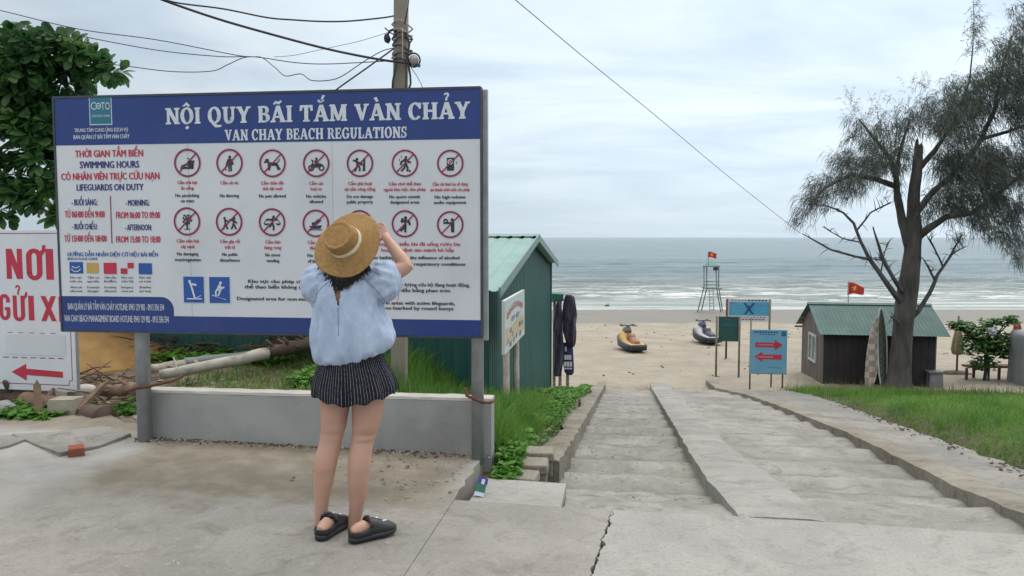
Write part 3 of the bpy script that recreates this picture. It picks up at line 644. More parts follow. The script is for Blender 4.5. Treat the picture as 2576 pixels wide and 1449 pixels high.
# pictograms: unit figures in a circle of radius 1
def man(pts, w=.17): return [q for p in pts for q in stroke(p, w)]
FIG = [
 stroke([(-.55, -.38), (.45, -.38)], .16) + [rect(.05, -.3, .5, .1)] + stroke([(-.5, -.25), (-.2, -.12), (.1, -.2)], .1) + stroke([(.1, .15), (.55, .15), (.5, .0)], .07) + stroke([(-.02, .35), (.15, .33)], .06),
 disc(.02, .45, .12) + [rect(-.14, -.15, .18, .32)] + man([[(-.05, -.1), (-.06, -.62)], [(.1, -.1), (.12, -.62)], [(-.12, .25), (-.25, -.1), (-.3, -.3)], [(.15, .25), (.28, -.1)]], .12) + stroke([(-.35, -.45), (-.28, -.55)], .08),
 [[(-.4, .1), (.35, .05), (.4, -.2), (-.35, -.18)]] + disc(-.45, .2, .17) + stroke([(-.55, .14), (-.68, .08)], .12) + man([[(-.35, -.1), (-.32, -.5)], [(-.2, -.12), (-.28, -.52)], [(.3, -.1), (.45, -.5)], [(.36, -.05), (.6, -.48)]], .11) + stroke([(.38, .02), (.6, .3)], .07),
 ringp(-.42, -.35, (.25, .25), (.14, .14)) + ringp(.42, -.35, (.25, .25), (.14, .14)) + [[(-.35, -.05), (.2, .02), (.55, -.1), (.35, -.32), (-.2, -.32)]] + stroke([(-.42, -.3), (-.25, .2), (-.4, .26)], .09) + stroke([(-.05, .0), (.02, .3), (-.1, .1)], .14) + disc(.02, .36, .1),
 disc(-.25, .32, .12) + man([[(-.28, .2), (-.22, -.15)], [(-.22, -.1), (-.4, -.6)], [(-.2, -.1), (-.02, -.4), (-.05, -.6)], [(-.28, .15), (-.55, .25)], [(-.25, .1), (.15, .0)]], .14) + [[(.2, -.6), (.42, -.6), (.42, .5), (.3, .4)]] + stroke([(.0, -.12), (.3, -.12)], .08),
 disc(.08, .48, .11) + man([[(.02, .35), (.05, -.05)], [(.05, -.05), (-.05, -.35), (-.28, -.6)], [(.08, -.05), (.22, -.35), (.18, -.6)], [(-.02, .3), (-.3, .1), (-.35, -.1)], [(.1, .3), (.3, .1), (.45, .08)]], .15) + disc(.38, -.6, .09) + stroke([(-.3, .6), (-.28, .45)], .06) + stroke([(-.48, .35), (-.45, .2)], .06),
 [rect(-.28, -.58, .3, .45)] + [[(x, z) for x, z in rect(.48, -.05, .53, .15)]],
 stroke([(0, -.6), (0, .1)], .14) + [q for k in range(17) for q in disc(.42 * math.cos(k * 2.4) * math.sqrt(k / 17), .15 + .42 * math.sin(k * 2.4) * math.sqrt(k / 17), .085, 8)] + stroke([(-.25, -.6), (.25, -.6)], .06),
 disc(-.38, .28, .1) + disc(.4, .28, .1) + man([[(-.36, .15), (-.32, -.15)], [(-.32, -.15), (-.5, -.55)], [(-.3, -.15), (-.14, -.55)], [(-.36, .12), (-.1, .05)], [(.36, .15), (.34, -.15)], [(.34, -.15), (.18, -.55)], [(.36, -.15), (.55, -.55)], [(.36, .12), (.05, .15)], [(.4, .1), (.6, -.1)]], .13),
 disc(.12, .42, .11) + man([[(.08, .3), (.0, -.05)], [(.0, -.05), (.12, -.35), (.1, -.6)], [(-.02, -.05), (-.2, -.35)], [(-.45, .2), (.4, .2)]], .15) + ringp(-.48, -.08, (.22, .16), (.12, .02), 180, 360, 8) + ringp(.5, -.08, (.22, .16), (.12, .02), 180, 360, 8) + stroke([(-.48, .2), (-.65, -.05)], .05) + stroke([(.45, .2), (.66, -.05)], .05),
 [[(-.55, -.2), (.5, -.15), (.35, -.42), (-.4, -.42)]] + stroke([(-.3, -.15), (.2, .3)], .12) + stroke([(.0, -.1), (.4, .25)], .1) + disc(-.25, .0, .1) + stroke([(-.6, -.5), (.5, -.5)], .06),
 disc(0, .3, .13) + [rect(-.2, -.4, .2, .15)],
 disc(.05, .48, .13) + man([[(.03, .33), (.02, -.1)], [(.02, -.1), (-.1, -.35), (-.35, -.55)], [(.05, -.1), (.02, -.65)], [(.0, .28), (-.28, .15), (-.2, .42)], [(.08, .28), (.35, .1), (.4, -.05)]], .17) + stroke([(.32, .25), (.38, .0)], .1),
 [rect(.05, -.62, .32, .2)] + disc(.15, .38, .13) + man([[(.15, .15), (-.15, .12), (-.25, .25)]], .13) + ringp(-.38, .28, (.2, .2), (.08, .08)) + [rect(-.58, .05, -.2, .12)],
]
PC = [(472, 410), (578, 410), (686, 411), (796, 411), (906, 411), (1019, 411), (1133, 411), (471, 557), (577, 558), (685, 559), (795, 562), (905, 563), (1019, 563), (1133, 565)]
for i, (u, v) in enumerate(PC):
    mb = MB(); ac, zc = un(u, v); r = (un(u + 33.5, v)[0] - ac) * (1 + .0 * i)
    for k, p in enumerate(FIG[i]): mb.poly([W3(ac + x * r * .92, zc + z * r * .92, .0025 + .00015 * (k % 12)) for x, z in p], 1)
    if i == 6:
        for p in ringp(ac + .0, zc + .1 * r, (.2 * r, .2 * r), (.13 * r, .13 * r)) + disc(ac, zc + .1 * r, .06 * r): mb.poly([W3(x, z, .0045) for x, z in p], 2)
    for p in ringp(ac, zc, (r, r), (r * .87, r * .87), n=36): mb.poly([W3(x, z, .005) for x, z in p], 0)
    mb.poly([W3(ac + x * r * .93, zc + z * r * .93, .0053) for x, z in stroke([(-.68, -.68), (.68, .68)], .10)[0]], 0)
    mb.build('prohibition_symbol', [M['maroon_ink'], M['black_ink'], M['white_print']], sign)
CAP = [['Cấm trải bạt', 'ăn uống', 'No picnicking', 'on mats'], ['Cấm xả rác', '', 'No littering', ''], ['Cấm chăn dắt', 'thả vật nuôi', 'No pets allowed', ''], ['Cấm các', 'loại xe', 'No vehicles', 'allowed'],
 ['Cấm phá hoại', 'tài sản công cộng', 'Do not damage', 'public property'], ['Cấm chơi thể thao', 'ngoài khu vực cho phép', 'No sports outside', 'designated areas'], ['Cấm chi thuê loa sử dụng', 'âm thanh vượt mức cho phép', 'No high-volume', 'audio equipment'],
 ['Cấm xâm hại', 'cây xanh', 'No damaging', 'trees/vegetation'], ['Cấm gây rối', 'trật tự', 'No public', 'disturbance'], ['Cấm bán', 'hàng rong', 'No street', 'vending'], ['Cấm câu cá', 'đánh bắt', 'No fishing', 'off the shore']]
WD = [[50, 32, 60, 34], [46, 0, 48, 0], [58, 50, 68, 0], [36, 28, 50, 34], [60, 78, 66, 66], [82, 106, 78, 74], [90, 100, 78, 82], [56, 34, 54, 66], [50, 26, 40, 50], [38, 42, 38, 33], [44, 34, 46, 44]]
for i, c in enumerate(CAP):
    mb = Grp('caption_lettering', [M['red_ink'], M['black_ink']], sign); u = PC[i][0] + (2 if i > 6 else 0); y0 = [459, 473, 491.5, 505] if i < 7 else [606, 620, 638.5, 653]; dv = (PC[i][0] - 472) * (.006 if i < 7 else .012)
    for j, s in enumerate(c):
        if s: L(mb, s, u - WD[i][j] / 2, u + WD[i][j] / 2, y0[j] + dv, 8, 0 if j < 2 else 1, .03)
mb = Grp('caption_lettering', [M['red_ink'], M['black_ink']], sign); L(mb, 'Không tắm biển khi đã uống rượu bia', 938, 1160, 614, 8.5, 0, .03); L(mb, 'hoặc có bệnh tim mạch hô hấp', 960, 1144, 629, 8.5, 0, .03)
L(mb, 'No bathing under the influence of alcohol', 935, 1158, 648, 8.5, 1, .03); L(mb, 'or cardiovascular / respiratory conditions', 930, 1173, 664, 8.5, 1, .03)
for k, (u0, v0, u1, v1) in enumerate(((460, 694, 516, 763), (525, 695, 581, 764))):
    mb = MB(); quad(mb, u0, v0, u1, v1, 0, .0012); quad(mb, u0 + 1.6, v0 + 1.6, u1 - 1.6, v1 - 1.6, 1, .0026)
    ac, zc = un((u0 + u1) / 2, (v0 + v1) / 2); r = un(u1, v1)[0] - ac
    fig = (disc(-.38, .72, .13) + man([[(-.34, .6), (-.12, .0)], [(-.12, .0), (.08, -.7)], [(-.3, .5), (.25, .42)]], .17) + stroke([(-.65, -.8), (.75, -.8)], .1) + stroke([(.2, -.75), (.7, -.5)], .06)) if k == 0 else (disc(.12, .62, .14) + man([[(.05, .5), (-.2, .1)], [(-.2, .1), (.05, -.15), (-.15, -.5)], [(-.2, .1), (-.38, -.2), (-.35, -.5)], [(.02, .4), (.25, .15), (.45, .25)], [(-.1, .35), (.15, .0)]], .15) + [[(-.8, -.38), (-.7, -.5), (.75, -.86), (.5, -.85)]])
    for q, p in enumerate(fig): mb.poly([W3(ac + x * r * .95, zc + z * r, .0046 + .0001 * q) for x, z in p], 2)
    mb.build('swim_area_symbol', [M['pale_ink'], M['sign_blue_ink'], M['pale_ink']], sign)
mb = Grp('swim_area_lettering', [M['black_ink']], sign)
for s, u0, u1, v in (('Khu vực cho phép các hoạt động', 625, 842, 708), ('thể thao biển không sử dụng động cơ', 616, 866, 722), ('Designated area for non-motorized activities', 597, 880, 752), ('Chỉ tắm ở khu vực có lực lượng cứu hộ đang hoạt động,', 880, 1185, 716), ('trong vùng đánh dấu bằng phao tròn', 905, 1135, 730), ('Only swim in areas with active lifeguards,', 905, 1147, 762), ('in the zone marked by round buoys', 915, 1143, 775)):
    L(mb, s, u0, u1, v, 8.5, 0, .03)

# ============================================================ low wall behind the board
def wall_uv(u, v, off): 
    r = ray(u, v); k = (W3(0, 0, off) - CAM).dot(NN) / r.dot(NN); p = CAM + r * k; return (p - W3(0, 0, off)).dot(EX), p.z
wo_ = -.19
aw0 = wall_uv(345, 1000, wo_)[0]; aw1 = wall_uv(1236, 1000, wo_)[0]; ztop = wall_uv(1225, 1003, wo_)[1]
lw = thing('low_wall', 'low grey plastered wall with pale top standing under the large regulations board', 'wall', W3((aw0 + aw1) / 2, 0, wo_))
mb = MB(); n = 60; rings = []
for i in range(n + 1):
    a = aw0 + (aw1 - aw0) * i / n; e = .004 * n2(a, 0, 5); p0 = lambda z, o: W3(a, z, wo_ + o)
    zz = ztop - .018 + .004 * n2(a, 2, 3)
    rings.append([p0(-.25, .006 + e), p0(.12, .003 + .003 * n2(a, 7, 6)), p0(.28, .002 + .003 * n2(a, 9, 6)), p0(zz, e), p0(zz, -.14), p0(-.25, -.14)])
mb.loft(rings, 0, False, True); mb.build('wall', M['plaster'], lw)
mb = MB(); rings = []
for i in range(n + 1):
    a = aw0 - .002 + (aw1 - aw0 + .004) * i / n; e = .005 * n2(a, 5, 6); zz = ztop - .0175 + .004 * n2(a, 2, 3)
    rings.append([W3(a, zz, wo_ + .004 + e), W3(a, ztop + .004 * n2(a, 1, 8), wo_ - .004 + e), W3(a, ztop + .005 * n2(a, 3, 8), wo_ - .13), W3(a, zz, wo_ - .145)])
mb.loft(rings, 0, False, True); mb.build('cap', M['plaster_top'], lw)
# rusty ties on the posts
def rod(name, pts, r, label, mat='rust'):
    pts = [Vector(p) for p in pts]; c = pts[0]; mb = MB(); mb.tube(pts, r, 8); return mb.build(name, M[mat], None, c, label, 'metal rod')
ap = un(1195, 985)[0]
rod('metal_rod', [W3(ap - .075, .500, -.06), W3(ap - .06, .455, -.02), W3(ap - .01, .435, -.02), W3(ap + .05, .41, -.03), W3(ap + .09, .395, -.10), W3(ap + .1, .395, -.15)], .011, 'bent rusty rod tied around the post near the right end of the low wall')
ap = un(341, 965)[0]
rod('metal_rod', [W3(ap - .09, .42, -.03), W3(ap - .02, .445, -.04), W3(ap + .06, .455, -.05), W3(ap + .19, .48, -.16), W3(ap + .23, .505, -.22)], .011, 'thin dark rod lying over the left end of the low wall by the post')
# ============================================================ PERSON
M['skin'] = pm('skin', (.52, .315, .235), (.46, .265, .195), 5, .5, 0, .06, 60, dirt=(.42, .20, .155), dscale=6, damt=.5)
M['hair'] = pm('hair', (.006, .0055, .006), (.010, .009, .009), 30, .5, 0, .3, 60, (1, 1, .15))
M['straw'] = None
D0 = 3.95
def P3(u, v, dd=0.0): return at(u, v, D0 + dd)
PXM = F / (D0 * 1.0)                                   # pixels per metre there
person_loc = gz(868, 1350, .012)
person = thing('person', 'person in straw hat, pale blue puff sleeve blouse and pinstripe shorts facing the board', 'person', person_loc)
def ering(c, rx, ry, n=20, tilt=None, p=1.0):
    o = []
    for k in range(n):
        a = 2 * math.pi * k / n; ca, sa = math.cos(a), math.sin(a)
        v = Vector((rx * math.copysign(abs(ca) ** p, ca), ry * math.copysign(abs(sa) ** p, sa), 0))
        if tilt is not None: v = tilt @ v
        o.append(c + v)
    return o
body = MB()
def interp_rings(tab, n):
    tab = np.array(tab, float); v = np.linspace(tab[0, 0], tab[-1, 0], n)
    return np.stack([v] + [np.interp(v, tab[:, 0], tab[:, k]) for k in range(1, tab.shape[1])], -1)
# v, centre u, half width px, depth offset (m), depth radius (m)
LL = [(905, 854, 36, .03, .085), (960, 848, 42, .02, .088), (1000, 844, 40, .015, .084), (1027, 842.5, 37, .012, .080), (1075, 839, 32, .008, .066), (1094, 835, 29.2, .013, .056), (1101, 834, 29.8, .004, .058), (1108, 832, 28.6, .008, .055), (1122, 829.5, 29.3, .003, .056), (1150, 821.5, 30.5, -.004, .060), (1173, 817.5, 29.5, -.008, .060), (1212, 813.5, 25.5, -.006, .050), (1252, 810, 19.5, .0, .038), (1279, 808.5, 17, .002, .034), (1300, 808.5, 16.5, .004, .034), (1320, 808.5, 17.5, .008, .036), (1338, 808.5, 16, .012, .034)]
RL = [(905, 918, 36, .03, .085), (960, 925, 42, .02, .088), (1000, 927, 42.5, .012, .087), (1027, 926, 41.5, .010, .082), (1075, 920, 35, .006, .068), (1094, 916, 31.4, .012, .057), (1101, 914.5, 31.6, .003, .059), (1108, 912.5, 30, .007, .056), (1122, 910, 29, .0, .057), (1150, 906, 30, -.008, .061), (1173, 904.5, 29.5, -.012, .061), (1212, 901.5, 26.5, -.01, .051), (1252, 899.5, 21.5, -.004, .040), (1279, 896.5, 18.5, -.002, .036), (1311, 891.5, 16.5, .0, .035), (1325, 890, 17.5, .004, .037), (1343, 890, 16, .008, .034)]
for tab in (LL, RL):
    r = [ering(P3(q[1], q[0], q[3]), q[2] / PXM, q[4]) for q in interp_rings(tab, 46)]
    body.loft(r[::-1], 0, True, True)
# feet (mostly inside the clogs)
FEET = []
for hu, hv, yaw in ((806, 1342, R(16)), (886, 1347, R(50))):
    hp = gz(hu, hv, .045); dv = Vector((math.sin(yaw), math.cos(yaw), 0)); rv = Vector((dv.y, -dv.x, 0)); FEET.append((Vector((hp.x, hp.y, .012)), dv, rv))
    r = []
    for y, w, z0, h in ((-.005, .022, .03, .05), (.02, .031, .024, .075), (.06, .031, .024, .085), (.11, .034, .024, .06), (.16, .041, .024, .042), (.20, .042, .024, .03), (.228, .03, .026, .018)):
        c = Vector((hp.x, hp.y, 0)) + dv * y + Vector((0, 0, z0 + h / 2)); r.append([c + rv * w * math.cos(2 * math.pi * k / 14) + Vector((0, 0, h / 2 * math.sin(2 * math.pi * k / 14))) for k in range(14)])
    body.loft(r, 0, True, True)
# torso, neck
TOR = [(920, 884, 70, .02, .10), (870, 885, 68, .02, .098), (820, 884, 66, .03, .09), (770, 881, 66, .0, .10), (745, 878, 70, .0, .106), (720, 876, 74, .003, .098), (700, 873, 76, .01, .07), (690, 872, 46, .015, .056), (672, 872, 28, .015, .052), (640, 872, 26, .02, .052), (620, 872, 26, .02, .052)]
body.loft([ering(P3(q[1], q[0], q[3]), q[2] / PXM, q[4]) for q in interp_rings(TOR[::-1], 40)], 0, True, True)
# head, looking up at the board: face on the far side
HC = P3(872, 622, .02)
hx = Matrix.Rotation(R(-4), 3, 'Y') @ Matrix.Rotation(R(10), 3, 'X')
body.blob(HC, (.076, .094, .112), 20, 14, M=hx)
body.blob(HC + hx @ Vector((0, .045, -.06)), (.055, .05, .06), 14, 10, M=hx)               # jaw
nz_ = []
body.loft([ering(HC + hx @ Vector((0, y, z)), rx, .012, 10) for y, z, rx in ((.092, .028, .008), (.104, .0, .010), (.112, -.02, .015), (.10, -.032, .014))], 0, True, True)
for sgn_ in (-1, 1): body.blob(HC + hx @ Vector((sgn_ * .079, .005, -.012)), (.010, .022, .034), 10, 8, M=hx)
body.blob(HC + hx @ Vector((0, .088, -.056)), (.026, .010, .010), 10, 8, M=hx)               # lips
# arms
def arm(pts, rad, n=28):
    P_ = [Vector(p) for p in pts]; seg = []
    for i in range(len(P_) - 1):
        for k in range(n // (len(P_) - 1)): seg.append((P_[i].lerp(P_[i + 1], k / (n // (len(P_) - 1))), rad[i] + (rad[i + 1] - rad[i]) * k / (n // (len(P_) - 1))))
    seg.append((P_[-1], rad[-1])); body.tube([s[0] for s in seg], [s[1] for s in seg], 14)
SHR, ELR, WRR = P3(968, 700, .03), P3(1023, 671, .06), P3(975, 603, .14)
arm([P3(940, 705, .03), SHR, SHR.lerp(ELR, .5), ELR, ELR.lerp(WRR, .3), WRR, P3(969, 593, .168)], [.050, .048, .043, .036, .038, .024, .025], 30)
SHL, ELL, WRL = P3(800, 712, .04), P3(797, 742, .26), P3(846, 612, .36)
arm([P3(825, 705, .03), SHL, SHL.lerp(ELL, .5), ELL, ELL.lerp(WRL, .3), WRL, WRL + Vector((.01, .01, .03))], [.050, .048, .042, .036, .038, .024, .025], 30)
# hands: palm plus five separate bent fingers, closed as round a small camera
def hand(w, palm_dir, finger_dir, side, thumb_dir):
    pd, fd, sd_ = Vector(palm_dir).normalized(), Vector(finger_dir).normalized(), Vector(side).normalized()
    r = []
    for f, wd, th in ((0, .024, .018), (.3, .032, .016), (.7, .040, .015), (1, .038, .012)):
        c = w + fd * (.085 * f); r.append([c + sd_ * wd * math.cos(2 * math.pi * k / 14) + pd * th * math.sin(2 * math.pi * k / 14) for k in range(14)])
    body.loft(r, 0, True, True)
    for k, ln in enumerate((.066, .076, .070, .054)):
        b = w + fd * .080 + sd_ * (-.030 + .020 * k); p = [b]
        for j, (an, q) in enumerate(((25, .42), (75, .33), (115, .25))):
            p.append(p[-1] + (fd * math.cos(R(an)) + pd * math.sin(R(an))) * ln * q)
        body.tube(p, [.0092, .0088, .008, .0068], 9)
    td = Vector(thumb_dir).normalized(); b = w + fd * .022 - sd_ * .026
    body.tube([b, b + td * .034, b + td * .058 + fd * .012, b + td * .064 + fd * .034], [.013, .0115, .0098, .0075], 9)
hand(P3(968, 592, .17), (-.75, .45, -.2), (-.35, .80, .38), (.45, .0, .85), (-.7, .5, -.45))
hand(WRL + Vector((.01, .01, .03)), (.6, .75, -.1), (.35, .35, .85), (-.65, .65, .2), (.8, .3, -.1))
bo = body.build('body', M['skin'], person)
def remesh(o, vox, it=4, fac=.5):
    m = o.modifiers.new('r', 'REMESH'); m.mode = 'VOXEL'; m.voxel_size = vox; m.use_smooth_shade = True
    if it: s_ = o.modifiers.new('s', 'SMOOTH'); s_.iterations = it; s_.factor = fac
    dg = bpy.context.evaluated_depsgraph_get(); me = bpy.data.meshes.new_from_object(o.evaluated_get(dg)); o.modifiers.clear()
    ma = list(o.data.materials); o.data = me; me.materials.clear()
    for q in ma: me.materials.append(q)
    for p in me.polygons: p.use_smooth = True
    return o
remesh(bo, .0045, 4)
# eyes and brows, on the far side of the head
M['eye'] = pm('eye', (.02, .012, .01), rough=.15)
for sgn_ in (-1, 1):
    mb = MB(); mb.blob(HC + hx @ Vector((sgn_ * .031, .083, .012)), (.013, .008, .007), 10, 8, M=hx); mb.build('eye', M['eye'], person)
# hair: cap and ragged nape
mb = MB(); rings = []
for i in range(9):
    a = math.pi * (i + .4) / 11; ring = []
    for k in range(24):
        b = 2 * math.pi * k / 24; q = Vector((math.sin(a) * math.cos(b), math.sin(a) * math.sin(b), math.cos(a)))
        back = max(0, -q.y); f = 1.10 + .05 * n2(b * 2, i, 1)
        if q.y > .25 and i > 5: f = .93
        ring.append(HC + hx @ Vector((q.x * .083 * f, q.y * .098 * f + (.0), q.z * .115 * f)))
    rings.append(ring)
mb.loft(rings, 0, True, True)
hr = random.Random(11)
for k in range(520):
    x = hr.uniform(-1, 1); xx = x * .108; e = math.sqrt(max(0, 1 - (x * .85) ** 2)); yb = -.100 * (.45 + .55 * e) * (1 + .8 * min(0, x + .15))
    zt_ = hr.uniform(-.11, -.05); ze_ = -.204 + .075 * abs(x) ** 1.6 + .02 * x + hr.uniform(-.012, .04); sp_ = hr.uniform(-.012, .012) + x * .02 * hr.random()
    p = [HC + Vector((xx * .8, yb * .7, zt_)), HC + Vector((xx * .97, yb, (zt_ + ze_) * .55)), HC + Vector((xx + sp_ * .6, yb - .014 * e, ze_ + .045)), HC + Vector((xx + sp_ * 1.6, yb - .034 * e - .008, ze_))]
    mb.tube(p, [.013, .013, .010, .002], 5)
mb.build('hair', M['hair'], person)
# ---------------------------------------------------------------- blouse
def cloth_mat(name, c1, c2):
    m, t, b, co = mat_base(name)
    col = mixc(t, mrange(t, noi(t, co, 5, 5, .6), .3, .7), c1, c2)
    t.links.new(col, b.inputs['Base Color']); b.inputs['Roughness'].default_value = .9; b.inputs['Specular IOR Level'].default_value = .2
    b.inputs['Sheen Weight'].default_value = .2
    h = mth(t, 'ADD', noi(t, mapv(t, co, (1, 1, .35)), 14, 5, .6, .6), mth(t, 'MULTIPLY', noi(t, co, 40, 3), .08)); bump(t, b, h, .5, .02); return m
M['blouse'] = cloth_mat('blouse', (.405, .49, .64), (.345, .43, .585))
bl = MB()
# v, uL, uR, depth offset, depth radius
BT = [(694, 838, 905, .0, .078), (698, 818, 928, .0, .088), (704, 806, 944, .0, .10), (714, 800, 952, .005, .110), (735, 797, 955, .01, .122), (765, 794, 957, .01, .130), (800, 791, 972, .01, .140), (840, 788, 991, .01, .150), (862, 789, 997, .01, .154), (876, 791, 996, .01, .153), (888, 796, 990, .01, .146), (896, 806, 978, .01, .134)]
rows = interp_rings(BT, 44); rings = []
for v, uL, uR, dd, ry in rows:
    ring = []; n = 96; w = float(sstep(800, 890, v)); cz = P3((uL + uR) / 2, v, dd); rx = (uR - uL) / 2 / PXM
    g = float(sstep(690, 760, v)) * (.4 + .6 * float(sstep(740, 860, v)))
    for k in range(n):
        a = 2 * math.pi * k / n; ca, sa = math.cos(a), math.sin(a); e = .86
        fold = 1 + g * (.020 * math.sin(a * 9 + 1.3 * math.sin(v * .02) + 2 * n2(a, v * .004)) + .035 * n2(math.cos(a) * 3, v * .012 + math.sin(a) * 3, 1.4) + .012 * math.sin(a * 23 + v * .01))
        p = cz + Vector((rx * math.copysign(abs(ca) ** e, ca) * (1 + (fold - 1) * .5), ry * math.copysign(abs(sa) ** e, sa) * fold, 0))
        p.z += w * (.030 * ca + .010 * n2(a * 2, 1) + .03 * max(0, ca) ** 2 + .022 * max(0, -ca - .45) - .012)
        ring.append(p)
    rings.append(ring)
bl.loft(rings, 0, True, True)
def sleeve(cu, cv, ru, rv_, dd, rd, rot):
    c = P3(cu, cv, dd); M_ = Matrix.Rotation(rot, 3, 'Y'); rings = []; m = 26; n = 48
    for i in range(1, m):
        a = math.pi * i / m; ring = []
        for k in range(n):
            b = 2 * math.pi * k / n
            f = 1 + (.045 * math.sin(b * 11 + 3 * n2(a * 2, b)) + .06 * n2(math.cos(b) * 2 + a * 2, math.sin(b) * 2, 1.5)) * min(1, math.sin(a) * 1.3)
            q = Vector((math.cos(a) * ru / PXM * 1.0, math.sin(a) * math.sin(b) * rd * f, math.sin(a) * math.cos(b) * rv_ / PXM * f))
            ring.append(c + M_ @ q)
        rings.append(ring)
    bl.loft(rings, 0, True, True)
sleeve(961, 707, 47, 53, .02, .105, R(8)); sleeve(808, 722, 44, 56, .05, .115, R(-18))
sleeve(930, 690, 40, 34, .015, .085, R(12)); sleeve(832, 697, 40, 34, .015, .085, R(-16))
bo2 = bl.build('blouse', M['blouse'], person); remesh(bo2, .0052, 2, .5)
me = bo2.data; po = ORG[person.name]
# fine folds, and the open slit at the nape
bm = bmesh.new(); bm.from_mesh(me)
def proj(p):
    q = p - CAM; d = q.y * cp - q.z * sp; return 1288 + F * q.x / d, 724.5 - F * (q.y * sp + q.z * cp) / d
bm.normal_update()
dead = []
for v in bm.verts:
    w = v.co + po; k = float(sstep(1.32, 1.22, w.z))
    f = .017 * (.42 - abs(mnoise.noise(Vector((w.x * 21 + w.z * 2, w.y * 21, w.z * 2.6))))) + .010 * (.36 - abs(mnoise.noise(Vector((w.x * 13 - w.z * 5, w.y * 13, w.z * 4 + 9))))) + .0045 * mnoise.noise(Vector((w.x * 38, w.y * 38, w.z * 7))) + .006 * mnoise.noise(Vector((w.x * 14, w.y * 14, w.z * 5 + 4))) + .0025 * mnoise.noise(Vector((w.x * 90, w.y * 30, w.z * 22)))
    # creases radiating from the yoke
    v.co += v.normal * f * (.7 + .6 * k)
for f in bm.faces:
    c = f.calc_center_median() + po
    if f.normal.y < 0 and c.y < D0:
        u, vv = proj(c)
        if 728 < vv < 772 and abs(u - 849 - (vv - 728) * .05) < 9.5 * (772 - vv) / 44 + .5: dead.append(f)
bmesh.ops.delete(bm, geom=dead, context='FACES'); bm.to_mesh(me); bm.free()
# raglan seams, centre seam and the gathered neckline laid on the cloth
from mathutils.bvhtree import BVHTree
bm = bmesh.new(); bm.from_mesh(me); tree_ = BVHTree.FromBMesh(bm); bm.free()
M['seam'] = pm('seam', (.16, .21, .32), (.2, .26, .38), 30, .9)
def seam(pts, r, name='seam'):
    P_ = []
    for i in range(len(pts) - 1):
        for k in range(8):
            f = k / 8; u = pts[i][0] + (pts[i + 1][0] - pts[i][0]) * f; v = pts[i][1] + (pts[i + 1][1] - pts[i][1]) * f
            h = tree_.ray_cast(CAM - po, ray(u, v).normalized())[0]
            if h is not None: P_.append(h + po - ray(u, v).normalized() * .0005)
    if len(P_) > 2: mb = MB(); mb.tube(P_, r, 5); mb.build(name, M['seam'], bo2)
ORG[bo2.name] = po
seam([(834, 704), (815, 718), (797, 738), (790, 765)], .0022); seam([(915, 700), (940, 722), (965, 752), (975, 778)], .0022)
seam([(850, 774), (851, 810), (851, 850)], .0016); seam([(798, 690), (815, 686), (830, 690)], .0016); seam([(925, 672), (940, 684), (962, 692)], .0016)
# ---------------------------------------------------------------- shorts with pinstripes
def stripe_mat():
    m, t, b, co = mat_base('pinstripe'); uvn = nd(t, 'ShaderNodeUVMap'); s_ = nd(t, 'ShaderNodeSeparateXYZ'); t.links.new(uvn.outputs[0], s_.inputs[0])
    w = mth(t, 'FRACT', mth(t, 'ADD', mth(t, 'MULTIPLY', s_.outputs[0], 84), mth(t, 'MULTIPLY', noi(t, co, 30, 2), .25)))
    ln = mth(t, 'LESS_THAN', w, .15); ln = mth(t, 'MULTIPLY', ln, mrange(t, noi(t, co, 90, 2), .3, .55, .25, 1))
    col = mixc(t, ln, (.013, .013, .02), (.22, .22, .26)); t.links.new(col, b.inputs['Base Color']); b.inputs['Roughness'].default_value = .85; b.inputs['Specular IOR Level'].default_value = .2
    bump(t, b, noi(t, co, 40, 4), .3, .01); return m
M['pinstripe'] = stripe_mat()
ST = [(872, 806, 956, 0, .118), (890, 803, 961, 0, .122), (915, 798, 970, 0, .132), (935, 791, 982, 0, .142), (958, 784, 992, 0, .150), (978, 780, 999, 0, .154), (992, 781, 998, 0, .154)]
vs = []; fs = []; n = 192; rows = interp_rings(ST, 24)
for i, (v, uL, uR, dd, ry) in enumerate(rows):
    f = i / 23
    for k in range(n + 1):
        a = 2 * math.pi * k / n; ca, sa = math.cos(a), math.sin(a)
        pl = 1 + f * (.035 * math.sin(a * 13 + n2(a * 1.3, 0) * 3) + .03 * n2(ca * 4, sa * 4 + f)) ; rx = (uR - uL) / 2 / PXM
        u_c = (uL + uR) / 2 + 2
        crotch = f ** 2 * .028 * math.exp(-((ca + .06) / .06) ** 2) * (1 if sa < 0 else .5)
        p = P3(u_c, v, dd + .01) + Vector((rx * ca * pl, (ry * pl - crotch) * sa, -f * (.012 * sa * -1) + f * .008 * math.sin(a * 13 + 1) + f * .02 * (abs(ca) ** 3) + (-.02 * f if sa < 0 else 0) * math.exp(-((ca + .06) / .5) ** 2)))
        vs.append(p)
for i in range(23):
    for k in range(n): fs.append((i * (n + 1) + k, i * (n + 1) + k + 1, (i + 1) * (n + 1) + k + 1, (i + 1) * (n + 1) + k))
mb = MB(); mb.add(vs, fs, 0, True); so = mb.build('shorts', M['pinstripe'], person)
uvl = so.data.uv_layers.new(name='UVMap')
for lp in so.data.loops: i, k = divmod(lp.vertex_index, n + 1); uvl.data[lp.index].uv = (k / n, i / 23)
sl = so.modifiers.new('t', 'SOLIDIFY'); sl.thickness = .004; sl.offset = -1
